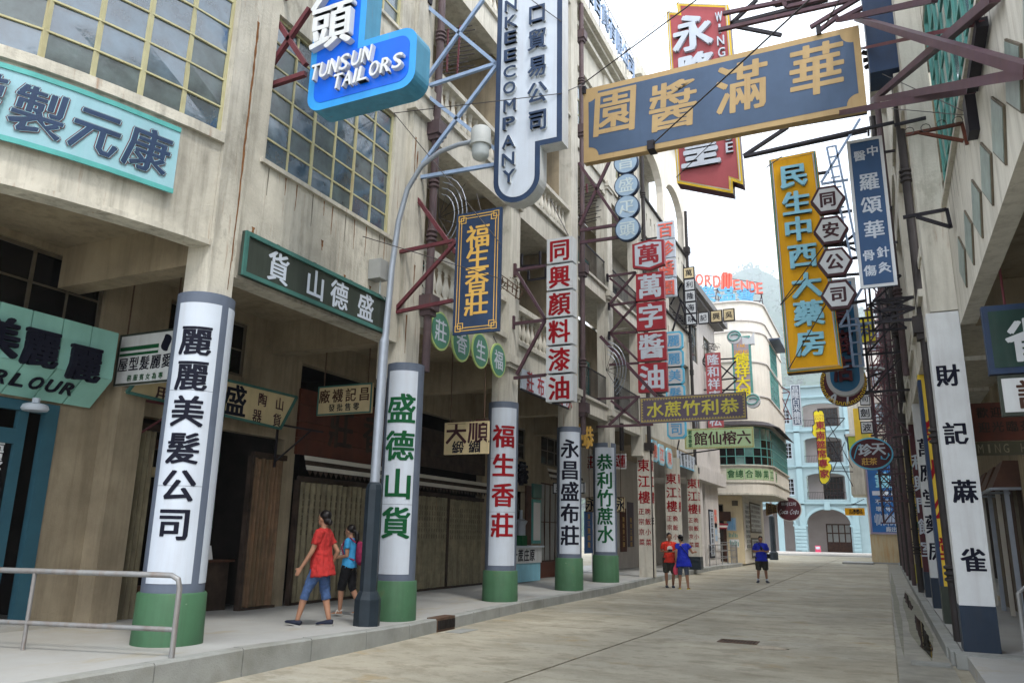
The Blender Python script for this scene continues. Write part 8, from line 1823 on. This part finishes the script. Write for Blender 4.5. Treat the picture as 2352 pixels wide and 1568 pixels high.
for an in ('ankR','ankL'): limb(g, [W(Vector(J[an])+Vector((0,0,.0))), W(Vector(J[an])+Vector((0,0,.06)))], [.042*k,.042*k])
g.build('socks', M['white'], t)
ph = thing('phone', W((0,.27,1.1)), 'dark phone held by the man in the royal blue polo', 'phone'); g = MB(); c = W((0,.26,1.13)); g.bar(c-D((.0,0,.0)), c+D((0,.03,.12)), .07, .012); g.build('case', M['ink'], ph)
bg_ = thing('waist_bag', W((-.26,-.1,.95)), 'small dark bag hanging at the hip of the man in the royal blue polo', 'bag'); g = MB(); c = W((-.25,-.1,.93)); g.box(c.x-.07, c.x+.07, c.y-.06, c.y+.06, c.z-.09, c.z+.07); g.build('pouch', M['blackcloth'], bg_); g = MB(); g.tube([W((.10,.1,1.38)), W((0,.16,1.25)), W((-.14,.14,1.08)), W((-.22,.02,1.0)), W((-.2,-.14,1.1)), W((0,-.15,1.3)), W((.1,-.04,1.4))], .01, 6); g.build('strap', M['blackcloth'], bg_)
# --- couple: woman in blue dress from behind, man in red
base = P(1571, 1352, Z=0); base = Vector((base.x, base.y, 0)); tob = az_to(base, (0,0,0))
J = dict(head=(-.06,.05,1.52), nod=.45, turn=-.5, elbR=(.30,.02,1.10), wriR=(.36,.2,1.12), hdirR=(.5,1,0), elbL=(-.21,-.04,1.06), wriL=(-.22,.02,.83), kneR=(.1,.01,.47), ankR=(.13,0,.08), kneL=(-.1,.01,.47), ankL=(-.12,0,.08), footR=(.3,1,0), footL=(-.1,1,0), thumbR=(-.5,0,1), curl=.6)
t, W, D, k, hp, Bs = make('woman seen from behind in a loose royal blue tunic and grey capris', base, 1.66, tob+math.pi, J, 'skin')
g = MB(); X_ = D((1,0,0)); loft(g, [(W((.03,-.02,.66)), .25*k, .19*k, X_), (W((.02,0,.80)), .225*k, .175*k, X_), (W((0,0,.95)), .19*k, .15*k, X_), (W((0,0,1.1)), .165*k, .125*k, X_), (W((0,0,1.22)), .175*k, .12*k, X_), (W((0,0,1.31)), .185*k, .10*k, X_), (W((0,0,1.37)), .11*k, .07*k, X_)], 22)
for s, nm_ in ((1,'R'), (-1,'L')): sleeve(g, W, k, J, s, nm_, .42, 1.2, .165)
remesh(g, 'tunic', M['bluecloth'], t, .014)
g = MB(); trouser(g, W, D, k, J, .12, 1.04); remesh(g, 'capris', M['greyjean'], t, .014)
g = MB(); ball(g, hp(0,-.03,.04), .085*k, .098*k, .092*k, basis=Bs); ball(g, hp(0,-.075,-.05), .055*k, .045*k, .06*k, basis=Bs); limb(g, [hp(0,-.11,-.02), hp(0,-.13,.03)], [.035*k,.03*k]); remesh(g, 'hair', M['hair'], t, .012)
for an, fd in (('ankR',(.3,1,0)), ('ankL',(-.1,1,0))):
    a = W(J[an]); f_ = D(fd).normalized(); s_ = f_.cross(UZ); g = MB(); loft(g, [(a-f_*.06*k-UZ*.07*k, .034*k, .012*k, s_), (a+f_*.09*k-UZ*.072*k, .048*k, .01*k, s_), (a+f_*.18*k-UZ*.072*k, .025*k, .009*k, s_)], 12); g.build('sandal', M['lemon'], t)
g = MB(); g.tube([W((-.13,.0,1.37)), W((-.02,-.13,1.25)), W((.12,-.15,1.08)), W((.2,-.06,.95))], .012, 6); g.build('bag_strap', M['blackcloth'], t)
b2 = thing('plastic_bag', W((-.22,.02,.5)), 'pink red plastic bag hanging from the hand of the woman in blue', 'bag'); c = (-.235,.04); g = MB(); loft(g, [(W((c[0],c[1],.42)), .05, .03, X_), (W((c[0],c[1],.50)), .085, .05, X_), (W((c[0],c[1],.62)), .075, .045, X_), (W((c[0],c[1],.74)), .02, .015, X_), (W((c[0],c[1],.80)), .015, .01, X_)], 12); g.build('bag', M['pinkbag'], b2, True)
base = P(1540, 1349, Z=0); base = Vector((base.x, base.y, 0)); tob = az_to(base, (0,0,0))
J = dict(head=(.0,.06,1.52), nod=.5, turn=-.25, shw=.168, elbR=(.25,-.03,1.08), wriR=(.10,.2,1.08), hdirR=(-.8,.5,.1), elbL=(-.25,-.03,1.08), wriL=(-.08,.22,1.08), hdirL=(.8,.5,.1), kneR=(.12,.02,.47), ankR=(.11,0,.08), kneL=(-.1,.06,.47), ankL=(-.09,-.06,.08), thumbR=(0,0,1), thumbL=(0,0,1), curl=.9)
t, W, D, k, hp, Bs = make('man in a bright red printed t-shirt and dark shorts, head bowed over a camera', base, 1.72, tob-.1, J, 'skin_dk')
g = MB(); X_ = D((1,0,0)); loft(g, [(W((0,0,.75)), .215*k, .18*k, X_), (W((0,0,.95)), .185*k, .155*k, X_), (W((0,0,1.1)), .165*k, .13*k, X_), (W((0,0,1.22)), .175*k, .125*k, X_), (W((0,0,1.31)), .19*k, .10*k, X_), (W((0,.0,1.39)), .085*k, .065*k, X_)], 22)
for s, nm_ in ((1,'R'), (-1,'L')): sleeve(g, W, k, J, s, nm_, .68, 1.0, .17)
remesh(g, 't_shirt', M['redtee'], t, .014)
g = MB(); c = W((0,.155,1.17)); X3 = D((1,0,0)); n_ = 16; g.plate([c+(-X3)*.085*math.cos(2*math.pi*i/n_)+UZ*.085*math.sin(2*math.pi*i/n_) for i in range(n_)], D((0,-.02,0))); g.build('print', M['sandal'], t)
g = MB(); trouser(g, W, D, k, J, .05, 1.38, 1.08); remesh(g, 'shorts', M['khaki'], t, .014)
g = MB(); ball(g, hp(0,-.030,.050), .080*k, .084*k, .079*k, basis=Bs); remesh(g, 'hair', M['hair'], t, .012)
for an in ('ankR','ankL'): shoe(t, W, D, k, J[an], (0,1,0), 'shoe')
cm = thing('compact_camera', W((0,.27,1.09)), 'small dark compact camera held by the man in red', 'camera'); g = MB(); c = W((.0,.28,1.12)); g.box(c.x-.06, c.x+.06, c.y-.02, c.y+.02, c.z-.035, c.z+.035); g.build('body', M['ink'], cm); g = MB(); g.tube([c, c+D((0,.04,0))], .022, 10); g.build('lens', M['lampdk'], cm)

# ================================================================ AIR
hz = MB(); hz.box(-2400, 2400, -20, 4000, -1.5, 1400); hz = hz.build('haze', []); hz.data.materials.clear()
hm = bpy.data.materials.new('haze'); hm.use_nodes = True; ht = hm.node_tree; ht.nodes.clear(); ho = ht.nodes.new('ShaderNodeOutputMaterial'); pvn = ht.nodes.new('ShaderNodeVolumePrincipled')
pvn.inputs['Color'].default_value = (.86, .93, 1, 1); pvn.inputs['Density'].default_value = .00027; pvn.inputs['Anisotropy'].default_value = .0
ht.links.new(pvn.outputs[0], ho.inputs['Volume']); hz.data.materials.append(hm); tag(hz, kind='stuff')
bpy.data.scenes.remove(S2)
